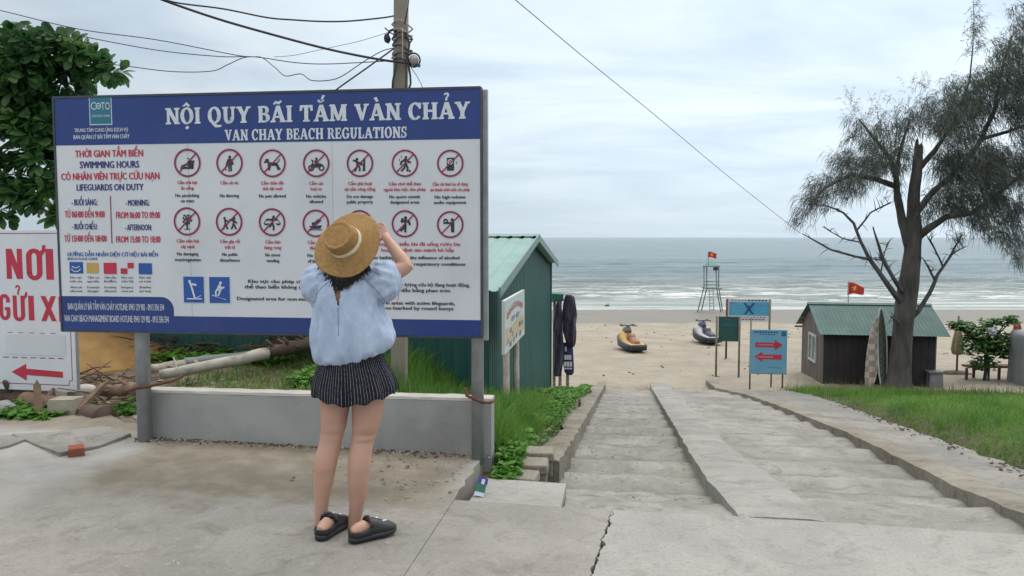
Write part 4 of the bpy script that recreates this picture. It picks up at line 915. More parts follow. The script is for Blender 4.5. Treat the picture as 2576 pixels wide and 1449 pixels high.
# ---------------------------------------------------------------- straw hat
def straw_mat():
    m, t, b, co = mat_base('straw'); s_ = nd(t, 'ShaderNodeSeparateXYZ'); t.links.new(co, s_.inputs[0]); X, Y, Zc = s_.outputs
    rad = mth(t, 'SQRT', mth(t, 'ADD', mth(t, 'MULTIPLY', X, X), mth(t, 'MULTIPLY', Y, Y))); rr_ = mth(t, 'ADD', rad, mth(t, 'MULTIPLY', Zc, -.9))
    ang = mth(t, 'ARCTAN2', Y, X)
    w1 = mth(t, 'SINE', mth(t, 'MULTIPLY', rr_, 1250)); w2 = mth(t, 'SINE', mth(t, 'ADD', mth(t, 'MULTIPLY', ang, 150), mth(t, 'MULTIPLY', rr_, 900)))
    wv = mth(t, 'MULTIPLY', w1, w2)
    n1 = noi(t, co, 55, 5, .7); n3 = noi(t, co, 9, 4)
    col = mixc(t, mrange(t, n1, .3, .7), (.46, .285, .115), (.30, .17, .065)); col = mixc(t, mth(t, 'MULTIPLY', mrange(t, n3, .35, .65), .45), col, (.40, .255, .105))
    col = mixc(t, mth(t, 'MULTIPLY', mrange(t, wv, -.2, .8), .45), col, (.22, .12, .045))
    t.links.new(col, b.inputs['Base Color']); b.inputs['Roughness'].default_value = .75; b.inputs['Specular IOR Level'].default_value = .25
    bump(t, b, mth(t, 'ADD', mth(t, 'MULTIPLY', wv, .5), n1), .5, .004); return m
M['straw'] = straw_mat(); M['ribbon'] = pm('ribbon', (.72, .63, .48), (.62, .53, .4), 30, .7)
BC = P3(870, 611, -.06)                                  # brim centre
ax = Vector((-.31, -.84, .44)).normalized(); qx = (Vector((1, 0, 0)) - ax * ax.x).normalized(); qy = ax.cross(qx)
HM = Matrix((qx, qy, ax)).transposed()
hat_prof = [(.070, .000), (.084, .002), (.092, .004), (.110, .001), (.130, -.004), (.150, -.009), (.168, -.013), (.178, -.015), (.1815, -.0165), (.180, -.019)]
mb = MB(); rings = []
def hp(r, z, k, n=72, bw=0.0):
    a = 2 * math.pi * k / n; z2 = z + bw * (.012 * math.sin(2 * a + .6) + .006 * math.sin(3 * a + 2) + .004 * math.sin(5 * a)); return BC + HM @ Vector((r * math.cos(a) * 1.03, r * math.sin(a) * .985, z2))
crown = [(.018, .092), (.04, .090), (.055, .090), (.066, .0935), (.072, .096), (.0765, .094), (.0785, .086), (.081, .06), (.084, .03), (.087, .008)]
for r, z in crown: rings.append([hp(r, z * .92 - (.010 * max(0, 1 - r / .06)) , k) for k in range(72)])
for r, z in hat_prof[2:]: rings.append([hp(r, z, k, 72, max(0, (r - .09) / .09)) for k in range(72)])
for r, z in ((.150, -.0125), (.11, -.003), (.088, .001), (.083, .02), (.077, .075), (.06, .084), (.015, .080)): rings.append([hp(r, z, k, 72, max(0, (r - .09) / .09)) for k in range(72)])
mb.loft(rings, 0, True, True)
ORG[person.name] = ORG[person.name]
hat = mb.build('hat', M['straw'], person)
# local axes of the hat so that its weave follows it
T_ = Matrix.Translation(BC - ORG[person.name]) @ HM.to_4x4()
hat.data.transform(T_.inverted()); hat.matrix_local = T_; ORG[hat.name] = Vector((0, 0, 0))
mb = MB(); rings = []
for r, z in ((.0885, .006), (.0868, .030), (.0848, .030), (.0862, .006)): rings.append([Vector((r * math.cos(2 * math.pi * k / 72) * 1.03, r * math.sin(2 * math.pi * k / 72) * .985, z + .002 * math.sin(k * .35))) for k in range(72)])
rings.append(rings[0]); mb.loft(rings, 0, True, False); mb.build('ribbon', M['ribbon'], hat)
# ---------------------------------------------------------------- clogs
M['foam_black'] = pm('foam_black', (.022, .023, .027), (.03, .031, .036), 12, .5, 0, .15, 60)
M['charm'] = pm('charm', (.75, .75, .78), (.6, .62, .7), 30, .4)
OUT = [(0, .0), (-.012, .026), (.0, .034)]
def half_w(y): return float(np.interp(y, [-.018, -.012, 0, .03, .08, .13, .18, .215, .235, .246], [.004, .022, .033, .039, .039, .045, .052, .046, .030, .006]))
for base_, dv, rv in FEET:
    mb = MB(); Lc = [-.018, -.014, -.006, .01, .04, .08, .12, .16, .19, .215, .232, .242, .246]
    def Q(y, x, z): return base_ + dv * y + rv * (x + .006 * (y / .25) ** 2) + Vector((0, 0, z))
    rings = []
    for y in Lc:
        w = half_w(y); toe = .012 * float(sstep(.16, .246, y)); rings.append([Q(y, -w, .002 + toe), Q(y, -w * 1.06, .016 + toe), Q(y, -w * .98, .030 + toe * .6), Q(y, -w * .6, .027), Q(y, w * .6, .027), Q(y, w * .98, .030 + toe * .6), Q(y, w * 1.06, .016 + toe), Q(y, w, .002 + toe)])
    mb.loft(rings, 0, True, True)
    shoe = mb.build('shoe', M['foam_black'], person)
    # heel rim and vamp shell
    mb = MB(); rings = []
    for k in range(25):
        a = math.pi + math.pi * k / 24; y = .03 + .048 * math.sin(a); x = .0395 * math.cos(a); 
        rings.append([Q(y, x * f, z) for f, z in ((1.06, .026), (1.05, .052), (1.0, .056), (.93, .052), (.92, .026))])
    mb.loft(rings, 0, True, True)
    rings = []
    for y in (.085, .088, .105, .13, .16, .19, .215, .232, .243):
        w = half_w(y) * 1.02; h = float(np.interp(y, [.085, .105, .13, .16, .19, .215, .232, .243], [.098, .100, .092, .078, .066, .056, .046, .032])); r = []
        for k in range(13): a = math.pi * k / 12; r.append(Q(y, -w * math.copysign(abs(math.cos(a)) ** .7, math.cos(a)), .028 + (h - .028) * math.sin(a) ** .75))
        for k in range(13): a = math.pi * (12 - k) / 12; r.append(Q(y + .001, -w * .9 * math.copysign(abs(math.cos(a)) ** .7, math.cos(a)), .026 + (h - .034) * math.sin(a) ** .75))
        rings.append(r)
    mb.loft(rings, 0, True, True)
    for x in (-1, 1):                                    # side wings between vamp and heel
        rings = []
        for y in (.0, .03, .06, .09): rings.append([Q(y, x * half_w(y) * f, z) for f, z in ((1.05, .024), (1.04, .054 + .36 * max(0, y - .045)), (.95, .054 + .36 * max(0, y - .045)), (.94, .024))])
        mb.loft(rings, 0, True, True)
    mb.build('upper', M['foam_black'], shoe)
    mb = MB(); pts = [Q(.085, -.046, .062)] + [Q(.04 + .062 * math.cos(R(q)), .046 * math.sin(R(q)), .072 + .03 * math.cos(R(q)) ** 2 * (math.cos(R(q)) > 0)) for q in (-60, -30, 0, 30, 60)] + [Q(.085, .046, .062)]
    pts = [Q(.088, -.047, .066), Q(.088, -.040, .088), Q(.089, -.02, .102), Q(.09, 0, .107), Q(.089, .02, .102), Q(.088, .040, .088), Q(.088, .047, .066)]
    mb.tube(pts, .008, 6); mb.build('strap', M['foam_black'], shoe)
    mb = MB()
    for x, y, z, r in ((-.012, .145, .087, .008), (.02, .165, .076, .007), (.004, .185, .069, .007)): mb = MB(); mb.blob(Q(y, x, z), (r, r, .004), 10, 6); mb.build('charm', M['charm'], shoe)
# thin pink cord hanging from the hand behind the elbow
M['pink'] = pm('pink', (.62, .22, .24), (.55, .2, .22), 10, .6)
mb = MB(); mb.tube([P3(985, 665, .2), P3(1000, 700, .19), P3(1005, 725, .18), P3(1002, 752, .18), P3(990, 772, .18), P3(978, 778, .17)], .0022, 5)
mb.build('wrist_cord', M['pink'], person)
# ============================================================ GREEN HUT, RACK, BANNER, POLE, WIRES
def corr_mat(name, c1, c2, dirt, rough=.45):
    return pm(name, c1, c2, 1.6, rough, .0, .12, 30, dirt=dirt, dscale=1.8, damt=.55)
M['green_wall'] = corr_mat('green_wall', (.022, .105, .095), (.018, .085, .08), (.05, .09, .08))
M['green_roof'] = corr_mat('green_roof', (.19, .33, .305), (.155, .275, .255), (.22, .29, .26), .55)
M['green_roof_far'] = corr_mat('green_roof_far', (.034, .115, .11), (.027, .095, .093), (.05, .10, .092), .6)
M['flashing'] = pm('flashing', (.13, .26, .25), (.2, .26, .25), 6, .5)
def corrugated(mb, a, ax_, ay, wave=.075, depth=.009, mi=0):
    """ribbed sheet: a corner, ax_ along the ribs' spacing, ay along the ribs"""
    a, ax_, ay = Vector(a), Vector(ax_), Vector(ay); nrm = ax_.cross(ay).normalized(); Lx = ax_.length; ex_ = ax_.normalized(); pts = []
    x = 0
    while x < Lx:
        for q, h in ((0, 0), (.18, 1), (.34, 1), (.52, 0)):
            if x + q * wave < Lx: pts.append((x + q * wave, h))
        x += wave
    pts.append((Lx, 0)); b = [a + ex_ * x + nrm * (h * depth) for x, h in pts]
    t_ = [p + ay for p in b]; n = len(b)
    mb.add(b + t_, [(i, i + 1, n + i + 1, n + i) for i in range(n - 1)], mi, False)
# gable wall line measured: near corner u 1230 at 8.3 m, far corner u 1383 at 16 m
GN = at(1230, 800, 8.3); GFr = at(1383, 655, 16.0); gdir = Vector((GFr.x - GN.x, GFr.y - GN.y, 0)); GW = gdir.length; gd = gdir.normalized(); gl = Vector((-gd.y, gd.x, 0))   # gl: to the left
G0 = Vector((GN.x, GN.y, 0)); ze = 1.02; zr = 1.53; mid = GW * .48; ov = .16; HL = 6.5
hut = thing('corrugated_hut', 'dark green corrugated metal hut with pale green gable roof beside the stairs', 'hut', G0 + gd * GW / 2)
zlow = lambda s_: -1.9
mb = MB()
# gable: ribs vertical, clipped by the roof line
x = 0; pts = []; wv = .16; dp = .016
while x < GW:
    for q, h in ((0, 0), (.2, 1), (.4, 1), (.6, 0)):
        if x + q * wv < GW: pts.append((x + q * wv, h))
    x += wv
pts.append((GW, 0)); vs = []
def rz_(d): return ze + (zr - ze) * (d / mid if d < mid else (GW - d) / (GW - mid)) - .02
for d, h in pts: p = G0 + gd * d - gl * (h * dp); vs += [Vector((p.x, p.y, -2.2)), Vector((p.x, p.y, rz_(d)))]
mb.add(vs, [(2 * i, 2 * i + 2, 2 * i + 3, 2 * i + 1) for i in range(len(pts) - 1)])
mb.build('gable_wall', M['green_wall'], hut, fix=False)
mb = MB(); corrugated(mb, Vector((G0.x, G0.y, -1.2)) + gl * HL, -gl * HL, (0, 0, 1.2 + ze - .03), .16, .016); mb.build('side_wall', M['green_wall'], hut, fix=False)
mb = MB(); b = G0 + gd * GW; corrugated(mb, Vector((b.x, b.y, -2.4)), gl * HL, (0, 0, 2.4 + ze - .03), .16, .016)
b2 = G0 + gl * HL; corrugated(mb, Vector((b2.x, b2.y, -1.6)), gd * GW, (0, 0, 1.6 + ze), .16, .016); mb.build('back_wall', M['green_wall'], hut, fix=False)
def roofside(d0, d1, z0, z1):
    mb = MB(); a = G0 + gd * d0 - gl * ov; corrugated(mb, Vector((a.x, a.y, z0)), gl * (HL + 2 * ov), gd * (d1 - d0) + Vector((0, 0, z1 - z0)), .19, .013)
    o = mb.build('roof', M['green_roof'], hut, fix=False); s_ = o.modifiers.new('t', 'SOLIDIFY'); s_.thickness = .006; return o
sl_ = (zr - ze) / mid
rf = roofside(-.35, mid, ze - .35 * sl_, zr); roofside(GW + .06, mid, ze - .03, zr)
mb = MB(); a = G0 + gd * mid - gl * (ov + .02)
mb.prism([Vector((a.x, a.y, 0)) + gd * d + Vector((0, 0, z)) for d, z in ((-.16, zr + .012), (0, zr + .045), (.16, zr + .012), (0, zr + .03))], gl * (HL + .3)); mb.build('ridge_cap', M['flashing'], hut)
mb = MB(); 
for d0, z0, d1, z1 in ((-.35, ze - .35 * sl_, mid, zr), (mid, zr, GW + .06, ze - .03)):
    a = G0 + gd * d0 - gl * (ov + .01); b = G0 + gd * d1 - gl * (ov + .01); mb.beam((a.x, a.y, z0 - .02), (b.x, b.y, z1 - .02), .02, .11)
mb.build('barge_trim', M['flashing'], hut)
mb = MB(); a = G0 + gd * (GW + .012) - gl * .02; mb.box((a.x, a.y, (ze - 2.2) / 2), (.05, .05, ze + 2.2)); mb.build('corner_trim', M['green_wall'], hut)
# ---- poster board on props in front of the gable
M['poster_paper'] = pm('poster_paper', (.56, .58, .56), (.48, .51, .5), 3, .6, dirt=(.42, .36, .26), dscale=3, damt=.4)
off = -gl * .28
def gp(d, z, o=0.0): p = G0 + gd * d + off - gl * o; return Vector((p.x, p.y, z))
def gun(u, v):
    r = ray(u, v); p0 = G0 + off; n = -gl; k = (p0 - CAM).dot(n) / r.dot(n); p = CAM + r * k; return (p - p0).dot(gd), p.z
d0 = gun(1262, 800)[0]; d1 = gun(1313, 800)[0]; z1 = gun(1287, 743)[1]; z0 = gun(1287, 867)[1]
pb = thing('poster_board', 'weathered white poster board on props leaning beside the green gable wall', 'sign', gp((d0 + d1) / 2, z0))
mb = MB(); vs = [gp(d, z, o) for o in (0, .03) for d, z in ((d0, z0), (d1, z0), (d1, z1), (d0, z1))]
mb.add(vs, [(0, 1, 2, 3), (7, 6, 5, 4), (0, 4, 5, 1), (1, 5, 6, 2), (2, 6, 7, 3), (3, 7, 4, 0)]); mb.build('panel', M['poster_paper'], pb)
wd, hd = d1 - d0, z1 - z0
def gpoly(mb, pts, mi=0, o=.033): mb.poly([gp(d0 + x * wd, z0 + y * hd, o) for x, y in pts], mi)
M['faded_red'] = pm('faded_red', (.55, .22, .2), (.5, .3, .28), 20, .6); M['faded_blue'] = pm('faded_blue', (.16, .2, .36), (.25, .3, .42), 20, .6); M['faded_sand'] = pm('faded_sand', (.5, .42, .27), (.45, .4, .3), 9, .6); M['sky_paint'] = pm('sky_paint', (.40, .52, .56), (.5, .56, .57), 5, .6)
mb = MB(); gpoly(mb, rect(.04, .78, .96, .96), 0, .0315); mb.build('sky_print', M['sky_paint'], pb)
mb = MB(); gpoly(mb, [(.04, .14), (.96, .14), (.96, .44), (.6, .5), (.3, .42), (.04, .46)], 0, .0318); mb.build('beach_print', M['faded_sand'], pb)
for k in range(9):
    mb = MB(); x = .10 + k * .09; y = .62 + .14 * math.sin(math.pi * (k + .5) / 9)
    for p in stroke([(x, y), (x + .01, y + .11)], .03) + stroke([(x + .05, y), (x + .05, y + .10)], .02): gpoly(mb, p, 0, .034)
    mb.build('letter_mark', M['faded_red'], pb)
for k in range(4):
    mb = MB(); x = .3 + k * .11; cxk = x + .03
    for p in (ringp(cxk, .57, (.04, .055), (.02, .03)) if k in (0, 2) else stroke([(x, .52), (x, .62), (x + .05, .57)], .022)): gpoly(mb, p, 0, .034 + .0003 * k)
    mb.build('letter_mark', M['faded_blue'], pb)
pr_ = random.Random(4)
for k in range(12):
    mb = MB(); x, y = pr_.uniform(.08, .92), pr_.uniform(.04, .36)
    for p in disc(x, y + .06, .018, 8) + stroke([(x, y + .05), (x - .01, y - .01)], .03): gpoly(mb, p, 0, .034 + .0002 * k)
    mb.build('figure_print', M['steel_dark'] if k % 2 else M['faded_blue'], pb)
for d in (d0 + wd * .35, d0 + wd * .85):
    mb = MB(); b_ = gp(d, -1.3, -.03); mb.tube([b_, gp(d, z1 - .1, -.04)], .035, 8); mb.build('prop_post', M['wood_grey'], pb)
# ---- clothes rack past the hut: posts, net cover, garments and a printed sack
M['navy_cloth'] = cloth_mat('navy_cloth', (.042, .042, .075), (.065, .06, .10)); M['navy_bag'] = pm('navy_bag', (.022, .028, .11), (.03, .03, .09), 6, .6)
M['green_crate'] = pm('green_crate', (.03, .16, .11), (.02, .12, .09), 5, .5); M['plum_cloth'] = cloth_mat('plum_cloth', (.055, .042, .07), (.035, .03, .055))
RD = 16.6
rk0 = at(1402, 975, RD); rk0.z = tz(rk0.x, rk0.y)
rack = thing('drying_rack', 'wooden drying rack with green top board at the corner of the green hut', 'rack', rk0)
for u in (1394, 1409, 1428):
    p = at(u, 900, RD + .1); mb = MB(); mb.tube([(p.x, p.y, tz(p.x, p.y) - .1), (p.x, p.y, at(u, 745, RD).z)], .035, 8); mb.build('post', M['wood_grey'], rack)
mb = MB(); a, b = at(1388, 745, RD + .1), at(1416, 747, RD + .1); mb.beam(a, b, .35, .14); mb.build('top_board', M['green_crate'], rack)
mb = MB(); a, b = at(1386, 758, RD), at(1446, 752, RD); mb.tube([a, b], .02, 8); mb.build('rail', M['wood_grey'], rack)
def garment(name, us, label, mats, dd, seed, cat='garment'):
    """hanging cloth: rows of (v, uL, uR)"""
    rows = interp_rings(us, 26); rings = []; n = 36
    for v, uL, uR in rows:
        c = at((uL + uR) / 2, v, RD + dd); rx = (uR - uL) / 2 / (F / RD); ring = []
        for k in range(n):
            a = 2 * math.pi * k / n; f = 1 + .55 * math.sin(a * 5 + seed + v * .05) * .5 + .7 * n2(math.cos(a) * 2 + seed, v * .03 + math.sin(a), 1.2)
            ring.append(c + Vector((rx * math.cos(a) * (.86 + .14 * f), .10 * math.sin(a) * f, 0)))
        rings.append(ring)
    mb = MB(); mb.loft(rings, 0, True, True); c = at((us[-1][1] + us[-1][2]) / 2, us[-1][0], RD + dd); return mb.build(name, mats, None, c, label, cat)
garment('wetsuit', [(757, 1401, 1407), (775, 1397, 1413), (820, 1392, 1416), (870, 1392, 1418), (900, 1394, 1418), (945, 1393, 1412)], 'long navy wetsuit hanging nearest the green hut corner', M['navy_cloth'], -.12, 1.0, 'wetsuit')
garment('wetsuit', [(742, 1422, 1438), (765, 1416, 1444), (800, 1415, 1446), (835, 1416, 1450), (862, 1424, 1448), (872, 1430, 1444)], 'bulky dark plum wetsuit bunch hanging above the printed sack', M['plum_cloth'], -.15, 3.0, 'wetsuit')
garment('wetsuit', [(745, 1438, 1444), (760, 1436, 1448), (790, 1438, 1452), (815, 1442, 1449)], 'short dark wetsuit at the outer end of the rack, toward the sand', M['navy_cloth'], .05, 5.0, 'wetsuit')
mb = MB(); rings = []
for v, uL, uR in ((862, 1417, 1440), (880, 1416, 1442), (920, 1417, 1444), (936, 1420, 1444), (942, 1426, 1440)):
    c = at((uL + uR) / 2, v, RD - .05); rx = (uR - uL) / 2 / (F / RD); rings.append(ering(c, rx, .09, 20, None, .7))
mb.loft(rings, 0, True, True); bag = mb.build('printed_sack', M['navy_bag'], None, at(1430, 942, RD - .05), 'navy sack with white block print hanging low on the rack', 'bag')
for k, (v0, v1, u0, u1) in enumerate(((872, 884, 1421, 1426), (893, 905, 1420, 1438), (910, 922, 1419, 1440), (925, 929, 1419, 1440))):
    mb = MB()
    for q in range(3):
        ua = u0 + (u1 - u0) * q / 3; ub = ua + (u1 - u0) / 3.6
        mb.add([at(u, v, RD - .155) for u, v in ((ua, v0), (ub, v0), (ub, v1), (ua, v1))] + [at(u, v, RD - .135) for u, v in ((ua, v0), (ub, v0), (ub, v1), (ua, v1))], [(3, 2, 1, 0), (0, 1, 5, 4), (1, 2, 6, 5), (2, 3, 7, 6), (3, 0, 4, 7)])
    mb.build('block_print', M['pale_ink'], bag)
# ============================================================ parking banner at the left
BEX, BNN, bun, B3 = planeframe((-4.9, 6.78), (-3.67, 6.56))
ba1 = bun(188, 900)[0]; ba0 = bun(-190, 900)[0]; bz1 = (bun(0, 576)[1] + bun(140, 583)[1]) / 2; bz0 = (bun(10, 964)[1] + bun(188, 1001)[1]) / 2
bs = thing('parking_banner', 'white banner with red parking letters and a red left arrow', 'banner', B3((ba0 + ba1) / 2, 0))
def bbox_(mb, a0, a1, z0, z1, o0, o1, mi=0):
    vs = [B3(a, z, o) for o in (o0, o1) for a, z in ((a0, z0), (a1, z0), (a1, z1), (a0, z1))]
    mb.add(vs, [(0, 1, 2, 3), (7, 6, 5, 4), (0, 4, 5, 1), (1, 5, 6, 2), (2, 6, 7, 3), (3, 7, 4, 0)], mi)
M['vinyl'] = pm('vinyl', (.66, .69, .74), (.60, .64, .70), 2, .4, 0, .08, 6, dirt=(.5, .49, .5), dscale=1.5, damt=.4)
mb = MB(); bbox_(mb, ba0, ba1, bz0, bz1, -.015, 0); mb.build('panel', M['vinyl'], bs)
mb = MB()
for a in (ba0 + .02, ba1 - .014): bbox_(mb, a - .014, a + .016, -.1, bz1 - .01, -.05, -.0155)
for z in (bz0 + .03, (bz0 + bz1) / 2, bz1 - .05): bbox_(mb, ba0 + .04, ba1 - .03, z - .013, z + .013, -.05, -.0155)
mb.build('frame', M['galv'], bs)
zL = lambda v: bun(80, v)[1]; aL = lambda u: bun(u, 800)[0]
LS = .0
def btext(s, u0, u1, v0, v1, vc0=None):
    mb = MB(); put_text(mb, s, aL(u0), aL(u1), zL(v1), zL(v0) - zL(v1), B3, 0, .05, .002); mb.build('lettering', M['red_ink'], bs)
def bletter(polys, u0, u1, v0, v1):
    mb = MB(); x0, x1, y0, y1 = aL(u0), aL(u1), zL(v1), zL(v0)
    for i, p in enumerate(polys): mb.poly([B3(x0 + (x1 - x0) * x, y0 + (y1 - y0) * y, .0018 + .0002 * (i % 8)) for x, y in p])
    mb.build('lettering', M['red_ink'], bs)
def bigO(cut=None): return [rect(0, .22, .34, .78), rect(.66, .22, 1, .78)] + ringp(.5, .75, (.5, .26), (.16, .12), 0, 180, 14) + ringp(.5, .25, (.5, .26), (.16, .12), 180, 360, 14)
bletter([rect(0, 0, .32, 1), rect(.68, 0, 1, 1), [(0, 1), (.36, 1), (1, 0), (.64, 0)]], 22, 62, 626, 702)
bletter(bigO() + [[(.86, .92), (1.0, .78), (1.22, .92), (1.24, 1.12), (1.04, 1.12), (1.02, .98)]], 72, 112, 626, 704)
bletter([rect(0, 0, 1, 1)], 121, 140, 626, 703)
bletter([rect(0, .22, .34, .78), rect(.64, .22, 1, .5), rect(.5, .38, 1, .5), rect(.64, .68, 1, .76)] + ringp(.5, .75, (.5, .26), (.16, .12), 0, 180, 14) + ringp(.5, .25, (.5, .26), (.16, .12), 180, 360, 14), 0, 27, 741, 806)
bletter([rect(0, .22, .34, 1), rect(.66, .22, 1, 1)] + ringp(.5, .25, (.5, .26), (.16, .12), 180, 360, 14) + [[(1, 1), (1, .84), (1.22, .98), (1.26, 1.14), (1.08, 1.14)]] + ringp(.46, 1.30, (.2, .12), (.08, .05), -70, 180, 12) + stroke([(.52, 1.2), (.46, 1.06)], .12), 34, 64, 744, 808)
bletter([rect(0, 0, 1, 1)], 73, 87, 744, 806)
bletter([[(0, 1), (.32, 1), (1, 0), (.68, 0)], [(.68, 1), (1, 1), (.32, 0), (0, 0)]], 104, 143, 744, 807)
bletter([rect(0, 0, .36, 1), rect(.3, .86, 1, 1), rect(.3, .44, .86, .57), rect(.3, 0, 1, .14)], 149, 172, 745, 808)
def bline(name, pts, w, mat='maroon_ink'):
    mb = MB()
    for i, p in enumerate(stroke(pts, w)): mb.poly([B3(a, z, .0015 + .0002 * (i % 3)) for a, z in p])
    mb.build(name, M[mat], bs)
bb = lambda u, v: (aL(u), bun(u, v)[1])
bline('border_line', [(ba0 + .05, zL(587)), (ba1 - .03, zL(587)), (ba1 - .03, bz0 + .10), (ba1 - .06, bz0 + .09), (ba1 - .065, bz0 + .055), (ba0 + .05, bz0 + .055)], .006)
for k in range(7): bline('dash_mark', [bb(4 + 23 * k, 898 + .6 * k), bb(18 + 23 * k, 898 + .7 * k)], .007)
for k in range(5): bline('dash_mark', [bb(18 + 27 * k, 836 + .7 * k), bb(30 + 27 * k, 836.3 + .7 * k)], .005)
mb = MB(); q = [bb(24, 936), bb(60, 911)]; 
ay_ = lambda u: 938 + (u - 24) * .046
arr = [bb(24, 935), bb(61, 915), bb(61, 927), bb(153, 935), bb(153, 950), bb(61, 943), bb(61, 957)]
mb.prism([B3(a, z, .001) for a, z in arr], BNN * .0012); mb.build('arrow', M['red_ink'], bs)
mb = MB(); bbox_(mb, aL(12), aL(163), zL(893), zL(842), .0008, .003); mb.build('white_patch', M['white_print'], bs)

# ============================================================ utility pole and cables
PD = 7.2
pb0 = at(1003, 990, PD); pz = tz(pb0.x, pb0.y)
pole = thing('utility_pole', 'concrete utility pole tangled with cables behind the blue board', 'utility pole', (pb0.x, pb0.y, pz))
M['pole_conc'] = pm('pole_conc', (.30, .27, .225), (.22, .2, .165), 4, .9, 0, .4, 25, (1, 1, .4), dirt=(.14, .125, .1), dscale=3)
def pp(u, v, dd=0.0): return at(u, v, PD + dd)
mb = MB(); tp = pp(1011, -330); hw0, hw1 = 19.5 / (F / PD), 15.5 / (F / PD); rings = []
for i in range(31):
    f = i / 30; c = Vector((pb0.x, pb0.y, pz - .2)).lerp(tp, f); w = hw0 + (hw1 - hw0) * f; e = .003 * n2(f * 30, 1)
    rings.append([c + Vector((x * (w + e), y * (w + e), 0)) for x, y in ((-1, -.8), (-.8, -1), (.8, -1), (1, -.8), (1, .8), (.8, 1), (-.8, 1), (-1, .8))])
mb.loft(rings, 0, False, True); mb.build('shaft', M['pole_conc'], pole)
M['cable'] = pm('cable', (.018, .02, .03), (.03, .03, .04), 20, .55); M['lamp_shell'] = pm('lamp_shell', (.36, .34, .33), (.3, .27, .25), 20, .4); M['tie'] = pm('tie', (.42, .37, .28), (.3, .26, .2), 30, .8)
kr = random.Random(21)
for k in range(7):                                       # cable wraps round the shaft
    v = 70 + k * 13 + kr.uniform(-4, 4); c = pp(1012, v); r = .088 + .008 * kr.random(); ph = kr.uniform(0, 6); mb = MB()
    mb.tube([c + Vector((r * math.cos(a), r * math.sin(a), .03 * math.sin(a + ph) + .012 * math.sin(3 * a))) for a in [2 * math.pi * i / 20 for i in range(21)]], .007, 6); mb.build('cable_wrap', M['cable'] if k not in (0, 1) else M['tie'], pole)
def pcable(pts, r=.006, mat='cable', name='hanging_cable', parent=None):
    mb = MB(); P_ = [pp(*q) for q in pts]; mb.tube(P_, r, 6); return mb.build(name, M[mat], parent or pole)
pcable([(1012, 70, -.09), (1013, 110, -.095), (1012, 150, -.09), (1010, 180, -.085)], .006, 'tie')
pcable([(998, 150, -.085), (994, 175, -.09), (988, 205, -.09), (987, 240, -.09)], .010)
pcable([(1022, 80, -.08), (1030, 110, -.07), (1026, 140, -.08), (1028, 165, -.075), (1032, 190, -.07), (1033, 210, -.07), (1028, 228, -.07)], .010)
pcable([(1024, 150, -.09), (1022, 180, -.09), (1021, 232, -.09)], .007)
pcable([(1034, 170, -.05), (1048, 190, -.05), (1060, 212, -.05), (1064, 226, -.05)], .003)
pcable([(1018, 60, -.09), (1026, 20, -.09), (1030, -20, -.09)], .006)
mb = MB(); c = pp(1041, 152, -.05); mb.blob(c, (.045, .05, .048), 16, 10); o = mb.build('lamp', M['lamp_shell'], pole)
mb = MB(); mb.tube([c + Vector((.058 * math.cos(a), -.012, .062 * math.sin(a))) for a in [2 * math.pi * i / 20 for i in range(21)]], .008, 6); mb.build('lamp_hoop', M['cable'], o)
mb = MB(); mb.beam(pp(1024, 158, -.03), pp(1056, 166, -.06), .03, .025); mb.build('bracket', M['steel_dark'], pole)
mb = MB(); c = pp(974, 96, -.04); mb.blob(c, (.03, .03, .045), 12, 8, jit=.3); mb.tube([c + Vector((.0, 0, .02)), pp(980, 78, -.04), pp(988, 74, -.05), pp(996, 80, -.07)], .011, 6); mb.tube([pp(968, 70, -.04), pp(982, 82, -.04), pp(998, 92, -.06)], .006, 6)
mb.build('insulator', M['cable'], pole)
def wire(pts, r, label, d0=PD - .09, d1=PD - .09):
    n = len(pts); P_ = []
    for i, q in enumerate(pts):
        d = (q[2] if len(q) > 2 else None)
        if d is None: d = d0 + (d1 - d0) * i / (n - 1)
        P_.append(at(q[0], q[1], d))
    # smooth through the measured points
    out = []
    for i in range(n - 1):
        p0, p1, p2, p3 = P_[max(i - 1, 0)], P_[i], P_[i + 1], P_[min(i + 2, n - 1)]
        for k in range(6):
            t_ = k / 6; out.append(.5 * ((2 * p1) + (p2 - p0) * t_ + (2 * p0 - 5 * p1 + 4 * p2 - p3) * t_ * t_ + (3 * p1 - p0 - 3 * p2 + p3) * t_ ** 3))
    out.append(P_[-1]); mb = MB(); mb.tube(out, r, 6); return mb.build('power_cable', M['cable'], None, P_[-1], label, 'cable', 'cables strung to the utility pole')
wire([(-420, -80), (-100, 6), (0, 26), (197, 73), (393, 100), (590, 138), (640, 143)], .0042, 'thin cable crossing the top of the leafy tree to the cable splice', 8.0, 7.3)
wire([(-200, 40), (90, 72), (197, 90), (393, 126), (551, 142), (640, 143), (738, 157), (817, 161), (931, 156), (994, 152)], .0042, 'thin cable running just below the upper tree cable through the splice to the pole', 8.0, 7.1)
wire([(250, 158), (323, 167), (433, 180), (531, 179), (572, 163), (610, 146), (640, 143), (661, 146), (692, 170), (718, 191), (757, 186), (783, 202), (827, 202), (861, 191), (915, 155), (960, 129), (990, 121)], .0042, 'slack wavy cable leaving the leaf tips and sagging lowest before the pole', 7.7, 7.1)
wire([(330, -34), (410, 0), (540, 45), (671, 83), (827, 124), (957, 150), (1022, 158)], .0105, 'thick black cable slanting down to the pole by the round lamp', 6.6, 7.1)
wire([(380, -16), (440, 6), (560, 22), (671, 44), (738, 50), (811, 54), (879, 53), (960, 45), (991, 40)], .007, 'medium cable meeting the pole highest, above the tangle', 6.6, 7.1)
wire([(800, 262), (848, 224), (920, 173), (991, 122)], .007, 'short stiff cable rising diagonally from behind the board top to the pole', 7.1, 7.1)
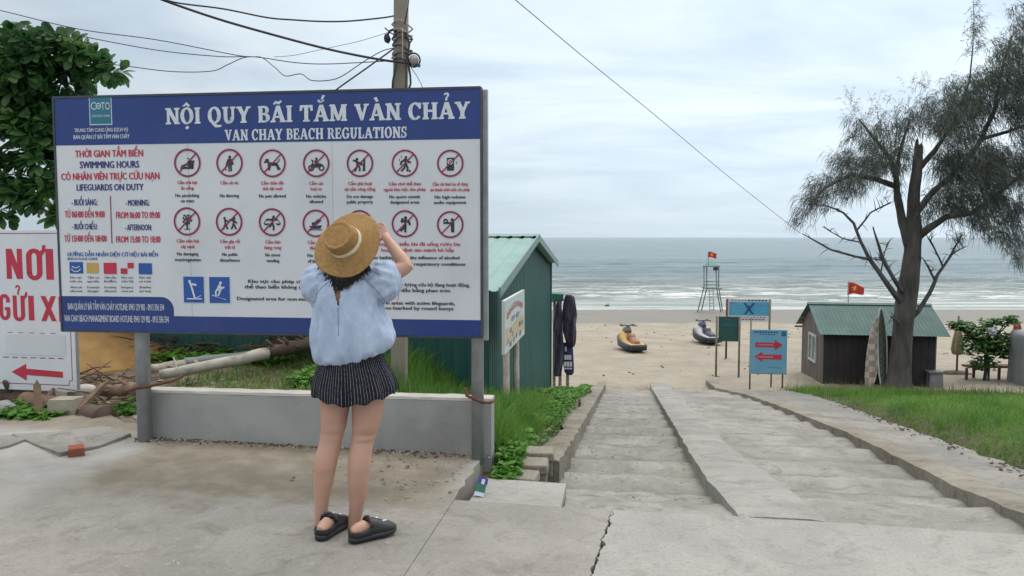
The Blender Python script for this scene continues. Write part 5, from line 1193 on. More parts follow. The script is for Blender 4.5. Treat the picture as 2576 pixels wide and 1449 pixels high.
wire([(690, 143), (740, 139), (815, 123), (902, 104), (975, 82), (996, 74)], .0022, 'hair thin cable above the splice, faintest of all', 7.2, 7.1)
wire([(1150, -120, 8.0), (1297, 0, 9.0), (1470, 145, 11.0), (1660, 300, 13.5), (1840, 450, 16.5), (2015, 588, 19.8)], .005, 'long thin line slanting across the open sky down to the feathery tree')
# ============================================================ BEACH AND RIGHT SIDE
def ground_at(u, d):
    """point on the ground at column u and depth d"""
    p = at(u, 900, d); return Vector((p.x, p.y, tz(p.x, p.y)))
hf, hr_ = Vector((sA, cA, 0)), Vector((cA, -sA, 0))           # heading frame: forward, right
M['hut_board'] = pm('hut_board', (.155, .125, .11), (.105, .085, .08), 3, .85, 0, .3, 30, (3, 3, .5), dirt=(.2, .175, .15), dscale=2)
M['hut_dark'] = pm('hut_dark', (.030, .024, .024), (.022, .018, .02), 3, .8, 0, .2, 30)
M['white_frame'] = pm('white_frame', (.48, .50, .47), (.36, .38, .36), 9, .5); M['glass_pale'] = pm('glass_pale', (.16, .21, .2), (.12, .16, .16), 4, .12)
H0 = at(2070, 975, 20.5); H0.z = 0; WH, LH = 2.78, 2.5; zb0, zev, zri = -2.62, -.956, -.33
bh = thing('beach_hut', 'small dark wooden beach hut with green metal roof behind the feathery tree', 'hut', (*(H0 + hr_ * WH / 2 + hf * LH / 2).xy, -2.5))
def hp3(r, f, z): p = H0 + hr_ * r + hf * f; return Vector((p.x, p.y, z))
def slabw(mb, a, b, z0, z1, th=.03, mi=0):
    a, b = Vector(a), Vector(b); d = (b - a).normalized(); n = Vector((d.y, -d.x, 0)) * th
    vs = [(*(a).xy, z0), (*(b).xy, z0), (*(b).xy, z1), (*(a).xy, z1)]; vs = [Vector(v) for v in vs]
    mb.prism(vs, n, mi)
mb = MB(); 
for k in range(14):                                      # gable boards, each to its own height
    f0, f1 = LH * k / 14 + .004, LH * (k + 1) / 14 - .004; fm = (f0 + f1) / 2; zt2 = zev + (zri - zev) * (1 - abs(fm / LH * 2 - 1)) - .03
    mb.prism([hp3(0, f0, zb0), hp3(0, f1, zb0), hp3(0, f1, zt2), hp3(0, f0, zt2)], -hr_ * (.025 + .006 * (k % 2)))
mb.build('gable_wall', M['hut_board'], bh)
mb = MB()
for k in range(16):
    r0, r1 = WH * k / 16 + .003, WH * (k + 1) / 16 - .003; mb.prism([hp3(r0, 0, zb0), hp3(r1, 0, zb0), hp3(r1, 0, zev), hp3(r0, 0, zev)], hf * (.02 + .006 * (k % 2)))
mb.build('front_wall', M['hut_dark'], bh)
mb = MB(); slabw(mb, hp3(WH, 0, 0), hp3(WH, LH, 0), zb0, zev); slabw(mb, hp3(0, LH, 0), hp3(WH, LH, 0), zb0, zev); mb.prism([hp3(WH, 0, zev), hp3(WH, LH, zev), hp3(WH, LH / 2, zri - .03)], hr_ * .02); mb.build('back_wall', M['hut_board'], bh)
slp = (zri - zev) / (LH / 2)
for f0, s0 in ((-.18, 1), (LH + .26, -1)):
    mb = MB(); a = hp3(-.16, f0, zev - (.18 if s0 > 0 else .26) * slp); e = hp3(-.16, LH / 2, zri)
    corrugated(mb, a, hr_ * (WH + .46), e - a, .10, .008); o = mb.build('roof', M['green_roof_far'], bh, fix=False); sm_ = o.modifiers.new('t', 'SOLIDIFY'); sm_.thickness = .006
mb = MB(); mb.prism([hp3(-.17, LH / 2 - .1, zri - .02), hp3(-.17, LH / 2, zri + .03), hp3(-.17, LH / 2 + .1, zri - .02), hp3(-.17, LH / 2, zri + .015)], hr_ * (WH + .48)); mb.build('ridge_cap', M['green_roof_far'], bh)
# window on the gable
mb = MB(); f0, f1, z0, z1 = .62, 1.5, -1.95, -1.17
for fa, fb, za, zb2 in ((f0, f1, z0, z0 + .06), (f0, f1, z1 - .06, z1), (f0, f0 + .06, z0 + .06, z1 - .06), (f1 - .06, f1, z0 + .06, z1 - .06), ((f0 + f1) / 2 - .03, (f0 + f1) / 2 + .03, z0 + .06, z1 - .06)):
    mb.prism([hp3(-.034, fa, za), hp3(-.034, fb, za), hp3(-.034, fb, zb2), hp3(-.034, fa, zb2)], -hr_ * .04)
wnd = mb.build('window', M['white_frame'], bh)
mb = MB(); mb.prism([hp3(-.036, f0 + .05, z0 + .05), hp3(-.036, f1 - .05, z0 + .05), hp3(-.036, f1 - .05, z1 - .05), hp3(-.036, f0 + .05, z1 - .05)], -hr_ * .008); mb.build('pane', M['glass_pale'], wnd)
mb = MB(); 
for k in range(3): mb.beam(hp3(-.2, LH + .22 - .35 * k, zev - .2 + .33 * k * slp), hp3(.05, LH + .22 - .35 * k, zev - .2 + .33 * k * slp), .04, .05)
mb.build('rafter_end', M['hut_board'], bh)
# ---- surfboards leaning on the hut front
def board_mat(name, c1, c2, k):
    m, t, b, co = mat_base(name); n = nd(t, 'ShaderNodeTexChecker'); t.links.new(mapv(t, co, k), n.inputs[0]); n.inputs[3].default_value = 1; n.inputs[1].default_value = (*c1, 1); n.inputs[2].default_value = (*c2, 1)
    col = mixc(t, mth(t, 'MULTIPLY', mrange(t, noi(t, co, 6, 4), .4, .7), .6), n.outputs[0], c2); t.links.new(col, b.inputs['Base Color']); b.inputs['Roughness'].default_value = .5; return m
M['board_tan'] = board_mat('board_tan', (.46, .41, .36), (.27, .22, .18), (5, 5, 7)); M['board_net'] = board_mat('board_net', (.085, .085, .06), (.045, .05, .04), (14, 14, 12)); M['rail_white'] = pm('rail_white', (.55, .6, .6), (.42, .5, .52), 8, .45)
def surfboard(label, ub, vb, ut, vt, d, wpx, yaw, mdeck, mrail, db=.25):
    b_ = at(ub, vb, d - db); t_ = at(ut, vt, d); ax_ = (t_ - b_); Ln = ax_.length; ax_ = ax_.normalized(); side = Matrix.Rotation(yaw, 3, 'Z') @ hr_; side = (side - ax_ * side.dot(ax_)).normalized(); nn = ax_.cross(side)
    w = wpx / (F / d) / 2; prof2 = [(0, .25), (.04, .55), (.15, .82), (.35, .98), (.55, 1), (.75, .85), (.88, .58), (.96, .28), (1, .03)]
    root = thing('surfboard', label, 'surfboard', b_, 'surfboards leaning on the beach hut')
    mb = MB(); rings = []
    for f, k in prof2:
        c = b_ + ax_ * (Ln * f) + nn * (.06 * (f - .4) ** 2); rings.append([c + side * (w * k * .96) + nn * .012, c + nn * .03, c - side * (w * k * .96) + nn * .012, c - side * (w * k * .96) - nn * .012, c - nn * .03, c + side * (w * k * .96) - nn * .012])
    mb.loft(rings, 0, False, True); mb.build('deck', mdeck, root)
    for s_ in (-1, 1):
        mb = MB(); mb.tube([b_ + ax_ * (Ln * f) + nn * (.06 * (f - .4) ** 2) + side * (s_ * w * k) for f, k in prof2], .020, 6); mb.build('rail', mrail, root)
surfboard('tan checked surfboard, the shorter of the two leaning on the dark hut', 2186, 978, 2209, 798, 19.95, 34, R(20), M['board_tan'], M['board_tan'], .3)
surfboard('dark netted surfboard with pale rim, tallest against the hut beside the trunk', 2222, 972, 2217, 774, 20.0, 24, R(15), M['board_net'], M['rail_white'], .3)
# ---- grey bin right of the hut
p = ground_at(2352, 20.0); mb = MB(); mb.box(p + Vector((0, 0, .18)), (.34, .34, .42), -A, 0, None, .9); mb.box(p + Vector((0, 0, .41)), (.38, .38, .04), -A)
M['grey_plastic'] = pm('grey_plastic', (.2, .2, .22), (.14, .14, .15), 5, .6); mb.build('storage_bin', M['grey_plastic'], None, p, 'small grey bin with lid at the right corner of the dark hut', 'bin')
# ---- flags
M['flag_red'] = pm('flag_red', (.50, .035, .025), (.42, .03, .02), 6, .75); M['flag_gold'] = pm('flag_gold', (.72, .45, .04), (.66, .4, .03), 6, .7); M['pole_metal'] = pm('pole_metal', (.2, .2, .2), (.14, .14, .14), 6, .5, .4)
def flag(label, u, vb, vt, d, u1, vf0, vf1, droop, group=None, base=None):
    b_ = base or ground_at(u, d); t_ = at(u, vt, d); root = thing('flag', label, 'flag', b_)
    mb = MB(); mb.tube([b_ - Vector((0, 0, .05)), t_], .018, 8); mb.build('pole', M['pole_metal'], root)
    a = at(u, vf0, d); hgt = (vf1 - vf0) / (F / d); w = (u1 - u) / (F / d); nu, nv = 22, 12; vs = []
    def fp(i, j, o=0.0):
        x, y = i / nu, j / nv; return a + Vector((x * w, .06 * math.sin(x * 7 + y * 1.2) + o, -y * hgt * (1 - droop[1] * x) - droop[0] * x * x * hgt + .03 * math.sin(x * 6)))
    for i in range(nu + 1):
        for j in range(nv + 1): vs.append(fp(i, j))
    fs = [(i * (nv + 1) + j, (i + 1) * (nv + 1) + j, (i + 1) * (nv + 1) + j + 1, i * (nv + 1) + j + 1) for i in range(nu) for j in range(nv)]
    mb = MB(); mb.add(vs, fs, 0, True); cl = mb.build('cloth', M['flag_red'], root); s_ = cl.modifiers.new('t', 'SOLIDIFY'); s_.thickness = .004
    pts = []
    for k in range(10): r = .30 if k % 2 == 0 else .125; an = math.pi / 2 + k * math.pi / 5; pts.append((.42 * nu + r * math.cos(an) * nu * hgt / w, .5 * nv - r * math.sin(an) * nv))
    for o in (-.006, .006):
        mb = MB(); c_ = fp(.42 * nu, .5 * nv, o)
        vs = [fp(x, y, o) for x, y in pts] + [c_]; mb.add(vs, [(k, (k + 1) % 10, 10) for k in range(10)]); mb.build('star', M['flag_gold'], cl, fix=False)
flag('red flag with yellow star flying behind the green roof of the beach hut', 2134, 765, 708, 26, 2176, 712, 744, (.35, .45))
# ---- lifeguard tower
TD = 52.0; K = F / TD; tb = ground_at(1786, TD)
M['tower_green'] = pm('tower_green', (.16, .22, .22), (.11, .16, .165), 6, .6, dirt=(.14, .1, .07), dscale=4); M['tower_roof'] = pm('tower_roof', (.08, .19, .18), (.06, .15, .15), 4, .6)
tw = thing('lifeguard_tower', 'slim green lifeguard tower standing at the water edge', 'lifeguard tower', tb)
def tp_(u, v, dd): return at(u, v, TD + dd)
LEG = [((1754, 782), (1771, 722), (1771, 668), -.6), ((1764, 784), (1778, 724), (1778, 670), .5), ((1814, 783), (1803, 724), (1801, 670), -.6), ((1818, 779), (1808, 722), (1808, 668), .5)]
for (u0, v0), (u1, v1), (u2, v2), dd in LEG:
    a, b, c = tp_(u0, v0, dd * 1.7), tp_(u1, v1, dd), tp_(u2, v2, dd); a.z = tz(a.x, a.y) - .1
    mb = MB(); mb.tube([a, b, c], .036, 8); mb.build('leg', M['tower_green'], tw)
mb = MB(); mb.box(tp_(1790, 725, 0), (1.05, 1.3, .07)); mb.build('platform', M['tower_green'], tw)
mb = MB(); rt = tp_(1789, 654, 0); cs = [tp_(u, 669, dd) for u, dd in ((1767, -.85), (1812, -.85), (1812, .85), (1767, .85))]
mb.add(cs + [rt] + [c - Vector((0, 0, .05)) for c in cs], [(0, 1, 4), (1, 2, 4), (2, 3, 4), (3, 0, 4), (8, 7, 6, 5), (0, 5, 6, 1), (1, 6, 7, 2), (2, 7, 8, 3), (3, 8, 5, 0)]); mb.build('roof', M['tower_roof'], tw)
for dd in (-.6, .5):
    for v in (708, 716): mb = MB(); mb.tube([tp_(1772, v, dd), tp_(1807, v, dd)], .022, 6); mb.build('rail', M['tower_green'], tw)
mb = MB(); mb.tube([tp_(1768, 745, -.8), tp_(1812, 745, -.8)], .022, 6); mb.build('brace', M['tower_green'], tw)
ld_ = [tp_(1784, 728, -.65), tp_(1786, 782, -1.3), tp_(1794, 728, -.65), tp_(1796, 782, -1.3)]
mb = MB(); mb.tube(ld_[:2], .022, 6); mb.tube(ld_[2:], .022, 6)
for k in range(7): f = (k + .5) / 7; mb.tube([ld_[0].lerp(ld_[1], f), ld_[2].lerp(ld_[3], f)], .016, 6)
mb.build('ladder', M['tower_green'], tw)
mb = MB(); mb.box(tp_(1800, 676, -.6), (.3, .1, .22)); mb.build('loudspeaker', M['steel_dark'], tw)
flag('small red flag with star flying above the lifeguard tower roof', 1781.5, 668, 632, TD - .9, 1803, 634, 648, (.2, .05), base=tp_(1781.5, 666, -.86))
# ---- jet skis
def jetski(label, u, d, yaw, s, mhull, mdeck, mseat, mcowl):
    p = ground_at(u, d); root = thing('jet_ski', label, 'jet ski', p, 'jet skis parked on the sand')
    Rm = Matrix.Rotation(yaw, 3, 'Z')
    def q(x, y, z): return p + Rm @ Vector((x * s, y * s, z * s * 1.18))
    mb = MB(); rings = []
    for y, w, zk, zg in ((-1.3, .46, .10, .36), (-1.0, .52, .05, .38), (-.3, .55, .02, .40), (.4, .52, .03, .46), (.9, .40, .10, .54), (1.25, .2, .24, .62), (1.45, .04, .42, .66)):
        rings.append([q(0, y, zk), q(w * .55, y, zk + .05), q(w * .95, y, zk + .16), q(w, y, zg), q(w * .9, y, zg + .03), q(-w * .9, y, zg + .03), q(-w, y, zg), q(-w * .95, y, zk + .16), q(-w * .55, y, zk + .05)])
    mb.loft(rings, 0, True, True); mb.build('hull', mhull, root)
    mb = MB(); rings = []
    for y, w, z0, z1 in ((-1.28, .40, .38, .40), (-.9, .44, .40, .44), (-.2, .46, .42, .50), (.15, .46, .44, .72), (.45, .44, .48, .86), (.8, .36, .54, .80), (1.15, .22, .60, .74), (1.42, .05, .66, .69)):
        rings.append([q(w * math.cos(a) * (1), y, z0 + (z1 - z0) * math.sin(a) ** .8 if 0 <= a <= math.pi else z0) for a in [math.pi * k / 10 for k in range(11)]])
    mb.loft(rings, 0, True, True); mb.build('deck', mdeck, root)
    mb = MB(); rings = []
    for y, w, z1 in ((-1.1, .17, .50), (-.9, .2, .56), (-.5, .19, .62), (-.42, .17, .64), (-.38, .16, .76), (-.05, .16, .72), (.15, .14, .74), (.25, .12, .76)):
        rings.append([q(w * 1.25, y, .42), q(w * 1.1, y, z1 - .08), q(w * .7, y, z1), q(-w * .7, y, z1), q(-w * 1.1, y, z1 - .08), q(-w * 1.25, y, .42)])
    mb.loft(rings, 0, True, True); mb.build('seat', mseat, root)
    mb = MB(); rings = []
    for y, w, z0, z1 in ((.22, .15, .74, .98), (.36, .2, .80, 1.06), (.55, .22, .82, 1.0), (.8, .16, .78, .86)): rings.append([q(w * math.cos(math.pi * k / 8), y, z0 + (z1 - z0) * math.sin(math.pi * k / 8)) for k in range(9)])
    mb.loft(rings, 0, True, True); mb.build('cowl', mcowl, root)
    mb = MB(); mb.tube([q(-.38, .10, 1.04), q(-.2, .2, 1.08), q(0, .26, 1.04), q(.2, .2, 1.08), q(.38, .10, 1.04)], .028 * s, 6); mb.tube([q(0, .26, 1.04), q(0, .3, .9)], .05 * s, 6); mb.build('handlebar', M['black'], root)
    for sx in (-1, 1): mb = MB(); mb.blob(q(sx * .3, .5, 1.06), (.09 * s, .04 * s, .06 * s), 10, 6); mb.build('mirror', mcowl, root)
    mb = MB(); mb.box(q(0, -1.36, .26), (.8 * s, .16 * s, .16 * s), yaw); mb.build('stern_platform', M['black'], root)
M['ski_gold'] = pm('ski_gold', (.52, .33, .07), (.42, .25, .05), 6, .4); M['ski_red'] = pm('ski_red', (.34, .15, .09), (.12, .06, .05), 8, .5); M['ski_grey'] = pm('ski_grey', (.2, .2, .2), (.1, .1, .11), 8, .4)
M['ski_navy'] = pm('ski_navy', (.035, .035, .06), (.025, .025, .045), 6, .45); M['ski_violet'] = pm('ski_violet', (.14, .14, .27), (.09, .09, .18), 8, .45); M['ski_white'] = pm('ski_white', (.46, .46, .5), (.3, .3, .35), 5, .4)
jetski('golden yellow jet ski with dark hull on the dry sand', 1584, 28.4, R(9), .74, M['ski_navy'], M['ski_gold'], M['ski_red'], M['ski_grey'])
jetski('navy and white jet ski parked nearer the green notice', 1773, 31.0, R(8), .72, M['black'], M['ski_white'], M['ski_navy'], M['ski_violet'])
# ---- signs at the foot of the stairs
M['green_board'] = pm('green_board', (.018, .085, .075), (.015, .07, .065), 4, .5); M['lightblue'] = pm('lightblue', (.15, .36, .52), (.13, .32, .47), 3, .5, dirt=(.2, .36, .46), dscale=2); M['seablue'] = pm('seablue', (.05, .30, .52), (.07, .38, .56), 4, .5)
M['navy_mark'] = pm('navy_mark', (.03, .06, .2), (.03, .05, .16), 9, .6); M['pink_mark'] = pm('pink_mark', (.5, .22, .25), (.45, .2, .22), 9, .6); M['bamboo'] = pm('bamboo', (.22, .19, .13), (.15, .13, .1), 9, .8)
def sheet(d, u0, u1, v0, v1, rz=-A):
    c = at((u0 + u1) / 2, (v0 + v1) / 2, d); w = (u1 - u0) / (F / d); h = (v1 - v0) / (F / d); ex_ = Vector((math.cos(rz), math.sin(rz), 0)); n = Vector((ex_.y, -ex_.x, 0)); return c, w, h, ex_, n
def on(sh, x, y, o): c, w, h, ex_, n = sh; return c + ex_ * (x * w / 2) + Vector((0, 0, y * h / 2)) + n * o
def shbox(mb, sh, x0, x1, y0, y1, o0, o1):
    vs = [on(sh, x, y, o) for o in (o0, o1) for x, y in ((x0, y0), (x1, y0), (x1, y1), (x0, y1))]
    mb.add(vs, [(0, 1, 2, 3), (7, 6, 5, 4), (0, 4, 5, 1), (1, 5, 6, 2), (2, 6, 7, 3), (3, 7, 4, 0)])
def mark(root, sh, x0, x1, y0, y1, mat, o=.017, name='print_mark'):
    mb = MB(); shbox(mb, sh, x0, x1, y0, y1, o - .002, o); mb.build(name, M[mat], root)
def spost(root, u, vt, d, r, mat='bamboo'):
    t_ = at(u, vt, d); mb = MB(); b_ = Vector((t_.x, t_.y, tz(t_.x, t_.y) - .1)); mb.tube([b_, t_], r, 8); mb.build('post', M[mat], root)
# dark green notice (its printed code square is left out)
g_ = ground_at(1832, 21.8); sg = thing('notice_sign', 'small dark green notice on two thin wooden posts at the stair foot', 'sign', g_)
sh = sheet(21.8, 1808, 1859, 797, 858); mb = MB(); shbox(mb, sh, -1, 1, -1, 1, -.015, .015); mb.build('panel', M['green_board'], sg)
mb = MB()
for x0, x1, y0, y1 in ((-1.03, 1.03, 1.005, 1.04), (-1.03, 1.03, -1.04, -1.005)): shbox(mb, sh, x0, x1, y0, y1, -.02, .02)
mb.build('edge_strip', M['bamboo'], sg)
spost(sg, 1803.5, 796, 21.78, .03); spost(sg, 1861, 799, 21.7, .03)
for x0, x1, y0, y1 in ((-.62, .2, .40, .44), (-.8, .8, .28, .33), (-.14, .14, .72, .8)): mark(sg, sh, x0, x1, y0, y1, 'teal_ink')
# light blue direction sign with two red arrows
g_ = ground_at(1935, 19.6); s2 = thing('direction_sign', 'light blue sign with two opposite red arrows on thin legs in grass', 'sign', g_)
sh = sheet(19.56, 1888, 1978, 829, 940); mb = MB(); shbox(mb, sh, -1, 1, -1, 1, -.015, .015); mb.build('panel', M['lightblue'], s2)
spost(s2, 1889.5, 797, 19.64, .022); spost(s2, 1971, 838, 19.62, .022); spost(s2, 1941, 900, 19.75, .022)
for sgn_, y in ((1, .31), (-1, -.24)):
    mb = MB(); mb.prism([on(sh, sgn_ * x, y + yy, .016) for x, yy in ((-.72, -.11), (.33, -.11), (.33, -.24), (.76, .0), (.33, .24), (.33, .11), (-.72, .11))], sh[4] * .003); ar = mb.build('arrow', M['red_ink'], s2)
    for k in range(8): mb = MB(); x = -.58 + k * .105; shbox(mb, sh, x if sgn_ > 0 else x - .02, x + .08, y - .035, y + .035, .0185, .021); mb.build('print_mark', M['pink_mark'], ar)
for k in range(9): mark(s2, sh, -.8 + .15 * k, -.69 + .15 * k, .86, .93, 'navy_mark')
for k in range(6): mark(s2, sh, -.5 + .15 * k, -.4 + .15 * k, .77, .815, 'navy_mark')
mark(s2, sh, .68, .94, .72, .95, 'teal_ink')
for k in range(5): mark(s2, sh, .0 + .15 * k, .12 + .15 * k, -.72 - .01 * k, -.70 - .01 * k, 'navy_mark')
mb = MB(); shbox(mb, sh, -1.01, 1.01, -1.03, -1.0, -.02, .02); mb.build('edge_strip', M['bamboo'], s2)
# swimming prohibition banner
g_ = ground_at(1884, 26); s3 = thing('swimming_banner', 'wide blue wave banner with dark crossed mark above the green notice', 'banner', g_)
sh = sheet(26, 1832, 1938, 752, 808); mb = MB(); shbox(mb, sh, -1, 1, -1, 1, -.012, .012); mb.build('panel', M['white_print'], s3)
mb = MB(); shbox(mb, sh, -.93, .93, -.5, .72, .0125, .014); mb.build('wave_print', M['seablue'], s3)
for k in range(4):
    mb = MB(); y = -.42 + k * .3
    for x0 in (-.9, .25): 
        for i in range(5): 
            xa = x0 + i * .13; mb.poly([on(sh, xa, y + .07 * math.sin(i * 1.4 + k), .0155 + .0002 * i), on(sh, xa + .13, y + .07 * math.sin((i + 1) * 1.4 + k), .0155 + .0002 * i), on(sh, xa + .13, y + .08 + .07 * math.sin((i + 1) * 1.4 + k), .0155 + .0002 * i), on(sh, xa, y + .08 + .07 * math.sin(i * 1.4 + k), .0155 + .0002 * i)])
    mb.build('wave_line', M['lightblue'], s3)
mb = MB()
for p2 in stroke([(-.22, .62), (.16, -.36)], .1) + stroke([(.2, .62), (-.2, -.36)], .1): mb.prism([on(sh, x, y, .018) for x, y in p2], sh[4] * .002)
mb.blob(on(sh, 0, .2, .02), (.06, .01, .08), 8, 6); mb.build('cross_mark', M['navy_mark'], s3)
for k in range(11): mark(s3, sh, -.85 + .155 * k, -.74 + .155 * k, .80, .93, 'pink_mark' if k < 5 else 'navy_mark')
for k in range(9): mark(s3, sh, -.6 + .155 * k, -.49 + .155 * k, -.72, -.6, 'pink_mark')
for k in range(7): mark(s3, sh, -.35 + .155 * k, -.24 + .155 * k, -.9, -.8, 'navy_mark')
spost(s3, 1829, 752, 26.05, .035, 'rust'); spost(s3, 1937, 753, 25.9, .035)
# ---- folded parasols, bench, tarp stack, bag
M['tan_cloth'] = cloth_mat('tan_cloth', (.33, .28, .18), (.26, .22, .14)); M['red_cloth'] = cloth_mat('red_cloth', (.36, .07, .07), (.28, .05, .05))
def parasol(label, u, d, vt, vc0, vc1, mat, base):
    g_ = ground_at(u, d); t_ = at(u, vt, d); root = thing('folded_parasol', label, 'parasol', g_); k = F / d
    mb = MB(); mb.tube([g_ - Vector((0, 0, .1)), Vector((g_.x, g_.y, t_.z))], .03, 8); mb.build('pole', M['bamboo'], root)
    za, zb_2 = at(u, vc0, d).z, at(u, vc1, d).z; rings = []
    for f, r in ((0, .03), (.15, .09), (.45, .13), (.8, .16), (.96, .13), (1, .09)):
        rings.append([Vector((g_.x + r * (1 + .18 * math.cos(6 * a + f)) * math.cos(a), g_.y + r * (1 + .18 * math.cos(6 * a + f)) * math.sin(a), za + (zb_2 - za) * f)) for a in [2 * math.pi * i / 36 for i in range(36)]])
    mb = MB(); mb.loft(rings, 0, True, True); mb.build('canopy', M[mat], root)
    if base: mb = MB(); mb.blob(g_ + Vector((.0, 0, .0)), (.42, .35, .10), 14, 8, jit=.3); mb.build('base', M['wood_dark'], root)
parasol('folded tan beach parasol standing in a dark base right of the hut', 2408, 22.6, 795, 822, 892, 'tan_cloth', True)
parasol('folded red parasol poking up behind the grey tarpaulin', 2556, 22.2, 806, 806, 900, 'red_cloth', False)
bn = ground_at(2487, 21.6); bench = thing('wooden_bench', 'long low brown wooden bench under the small leafy tree', 'bench', bn)
zt3 = at(2487, 921, 21.6).z; bq = lambda u, z, dd=0.0: Vector((*at(u, 900, 21.6 + dd).xy, z))
mb = MB(); mb.beam(bq(2429, zt3), bq(2546, zt3), .36, .06); mb.build('seat', M['wood_brown'], bench)
for u, dd in ((2433, -.15), (2451, .15), (2515, -.15), (2540, .15)): mb = MB(); b_ = bq(u, tz(*bq(u, 0, dd).xy) - .05, dd); mb.beam(b_, bq(u, zt3 - .03, dd), .055); mb.build('leg', M['rust'], bench)
M['tarp'] = pm('tarp', (.27, .28, .31), (.2, .21, .24), 3, .5, 0, .4, 5, dirt=(.35, .36, .39), dscale=4)
tg = ground_at(2622, 20.6); mb = MB(); rings = []; zt4 = at(2560, 840, 20.2).z
for f in np.linspace(0, 1, 16):
    z = tg.z - .1 + (zt4 - tg.z + .1) * f; r = []
    for k in range(40):
        a = 2 * math.pi * k / 40; ca, sa = math.cos(a), math.sin(a); e = .28; w = (.68 - .05 * f) * (1 if f < .97 else .92); fo = 1 + .04 * n2(a * 3, f * 2) + .02 * math.sin(a * 12)
        r.append(Vector((tg.x, tg.y, z)) + (hr_ * (w * math.copysign(abs(ca) ** e, ca)) + hf * (.55 * math.copysign(abs(sa) ** e, sa))) * fo)
    rings.append(r)
mb.loft(rings, 0, True, True); mb.build('tarpaulin_stack', M['tarp'], None, tg, 'tall stack covered by a grey tarpaulin at the right edge', 'tarpaulin')
mb = MB(); mb.blob(at(2497, 833, 21.15), (.10, .05, .10), 14, 10, jit=1.3); mb.blob(at(2491, 828, 21.15), (.05, .03, .05), 10, 8, jit=1.2); mb.build('plastic_bag', M['white_print'], None, at(2497, 833, 21.0), 'white plastic bag caught in the small leafy tree', 'bag')
# ---- floats at the waterline
for u, v, w, label in ((1527, 771, .26, 'larger dark float lying in the swash, far left of the tower'), (1617, 774, .14, 'tiny dark float in the swash, nearer the tower')):
    p = at(u, v, 56); mb = MB(); mb.blob(p, (w * .75, w * .5, w * .6), 10, 6, jit=.4); mb.tube([p, p + Vector((.1, 0, w * .9))], .03, 6); mb.build('float', M['black'], None, p, label, 'float', 'floats at the waterline')
# ============================================================ TREES
def unitv(n): v = rng.normal(size=(n, 3)); return v / np.linalg.norm(v, axis=1, keepdims=True)
def leaves(name, mat, P, Dir, L_, Wd, parent=None, loc=None, fold=.25, curl=.25, rnd=None, wide=.62, up=None, blunt=.22):
    """broad leaves: base, two mid pairs, tip (7 verts with a midrib fold)"""
    n = len(P); Dir = Dir / np.linalg.norm(Dir, axis=1, keepdims=True)
    ref = rng.normal(size=(n, 3)) * .35 + (np.array([0, 0, 1.0]) if up is None else up)
    S_ = np.cross(Dir, ref); S_ /= np.linalg.norm(S_, axis=1, keepdims=True) + 1e-9; N_ = np.cross(S_, Dir)
    L_ = L_[:, None]; Wd = Wd[:, None]; V = np.zeros((n, 10, 3))
    def pt(f, w, h): return P + Dir * L_ * f + S_ * Wd * w + N_ * (h * L_ - curl * L_ * f * f)
    V[:, 0] = pt(0, 0, 0); V[:, 1] = pt(.38, -.40, .5 * fold * .3); V[:, 2] = pt(.36, 0, -.5 * fold * .3); V[:, 3] = pt(.38, .40, .5 * fold * .3)
    V[:, 4] = pt(wide + .08, -.5, fold * .15); V[:, 5] = pt(wide + .1, 0, -fold * .12); V[:, 6] = pt(wide + .08, .5, fold * .15); V[:, 7] = pt(1, 0, 0); V[:, 8] = pt(.93, -blunt, fold * .06); V[:, 9] = pt(.93, blunt, fold * .06)
    b = (np.arange(n) * 10)[:, None]
    tri = np.concatenate([b + [0, 2, 1], b + [0, 3, 2], b + [8, 5, 7], b + [5, 9, 7]]); quad_ = np.concatenate([b + [1, 2, 5, 4], b + [2, 3, 6, 5]]); tri = np.concatenate([tri, b + [4, 5, 8], b + [5, 6, 9]])
    r = rng.random(n) if rnd is None else rnd
    return npmesh(name, V.reshape(-1, 3), [tri, quad_], mat, parent, loc, np.repeat(r, 10), smooth=True)
M['almond_leaf'] = leafmat('almond_leaf', (.028, .08, .03), (.068, .165, .05), (.18, .31, .09), .42, .38)
M['small_leaf'] = leafmat('small_leaf', (.05, .14, .04), (.09, .21, .05), (.17, .30, .08), .3, .5)
M['needle'] = leafmat('needle', (.075, .09, .088), (.115, .135, .122), (.17, .19, .145), .45, .85)
# ---- broad leaved tree at the left, behind the board and the banner
BL = [(60, 140, 95, 80, 7.8), (160, 130, 75, 42, 7.9), (215, 155, 60, 34, 7.9), (290, 170, 32, 22, 7.9), (40, 240, 70, 80, 7.9), (150, 205, 70, 45, 8.0), (60, 330, 75, 70, 7.9), (115, 300, 55, 90, 8.1), (20, 440, 40, 50, 7.9), (110, 400, 50, 60, 7.9), (105, 480, 50, 40, 7.8), (115, 518, 30, 20, 7.75), (125, 535, 26, 16, 7.7), (60, 490, 26, 22, 7.8), (-60, 200, 80, 140, 8.0), (-90, 430, 70, 110, 8.0), (8, 530, 18, 22, 7.8)]
tb_ = Vector((*at(-190, 900, 8.3).xy, .2)); bt = thing('broadleaf_tree', 'leafy dark green tree with big round leaves behind the parking banner', 'tree', tb_)
mb = MB(); hub = at(-150, 420, 8.2)
mb.tube([tb_ - Vector((0, 0, .3)), tb_.lerp(hub, .5) + Vector((.05, 0, 0)), hub, at(-90, 250, 8.1), at(-20, 150, 8.0)], [.13, .11, .09, .06, .03], 10)
for u, v, ru, rv_, d in BL[:-4]:
    c = at(u, v, d); a = hub.lerp(at(-60, 260, 8.1), rng.random()); m_ = a.lerp(c, .5) + Vector((0, .1, -.08)); mb.tube([a, m_, c], [.04, .026, .01], 7)
mb.build('trunk', M['bark_grey'], bt)
Pl, Dl, Rl = [], [], []
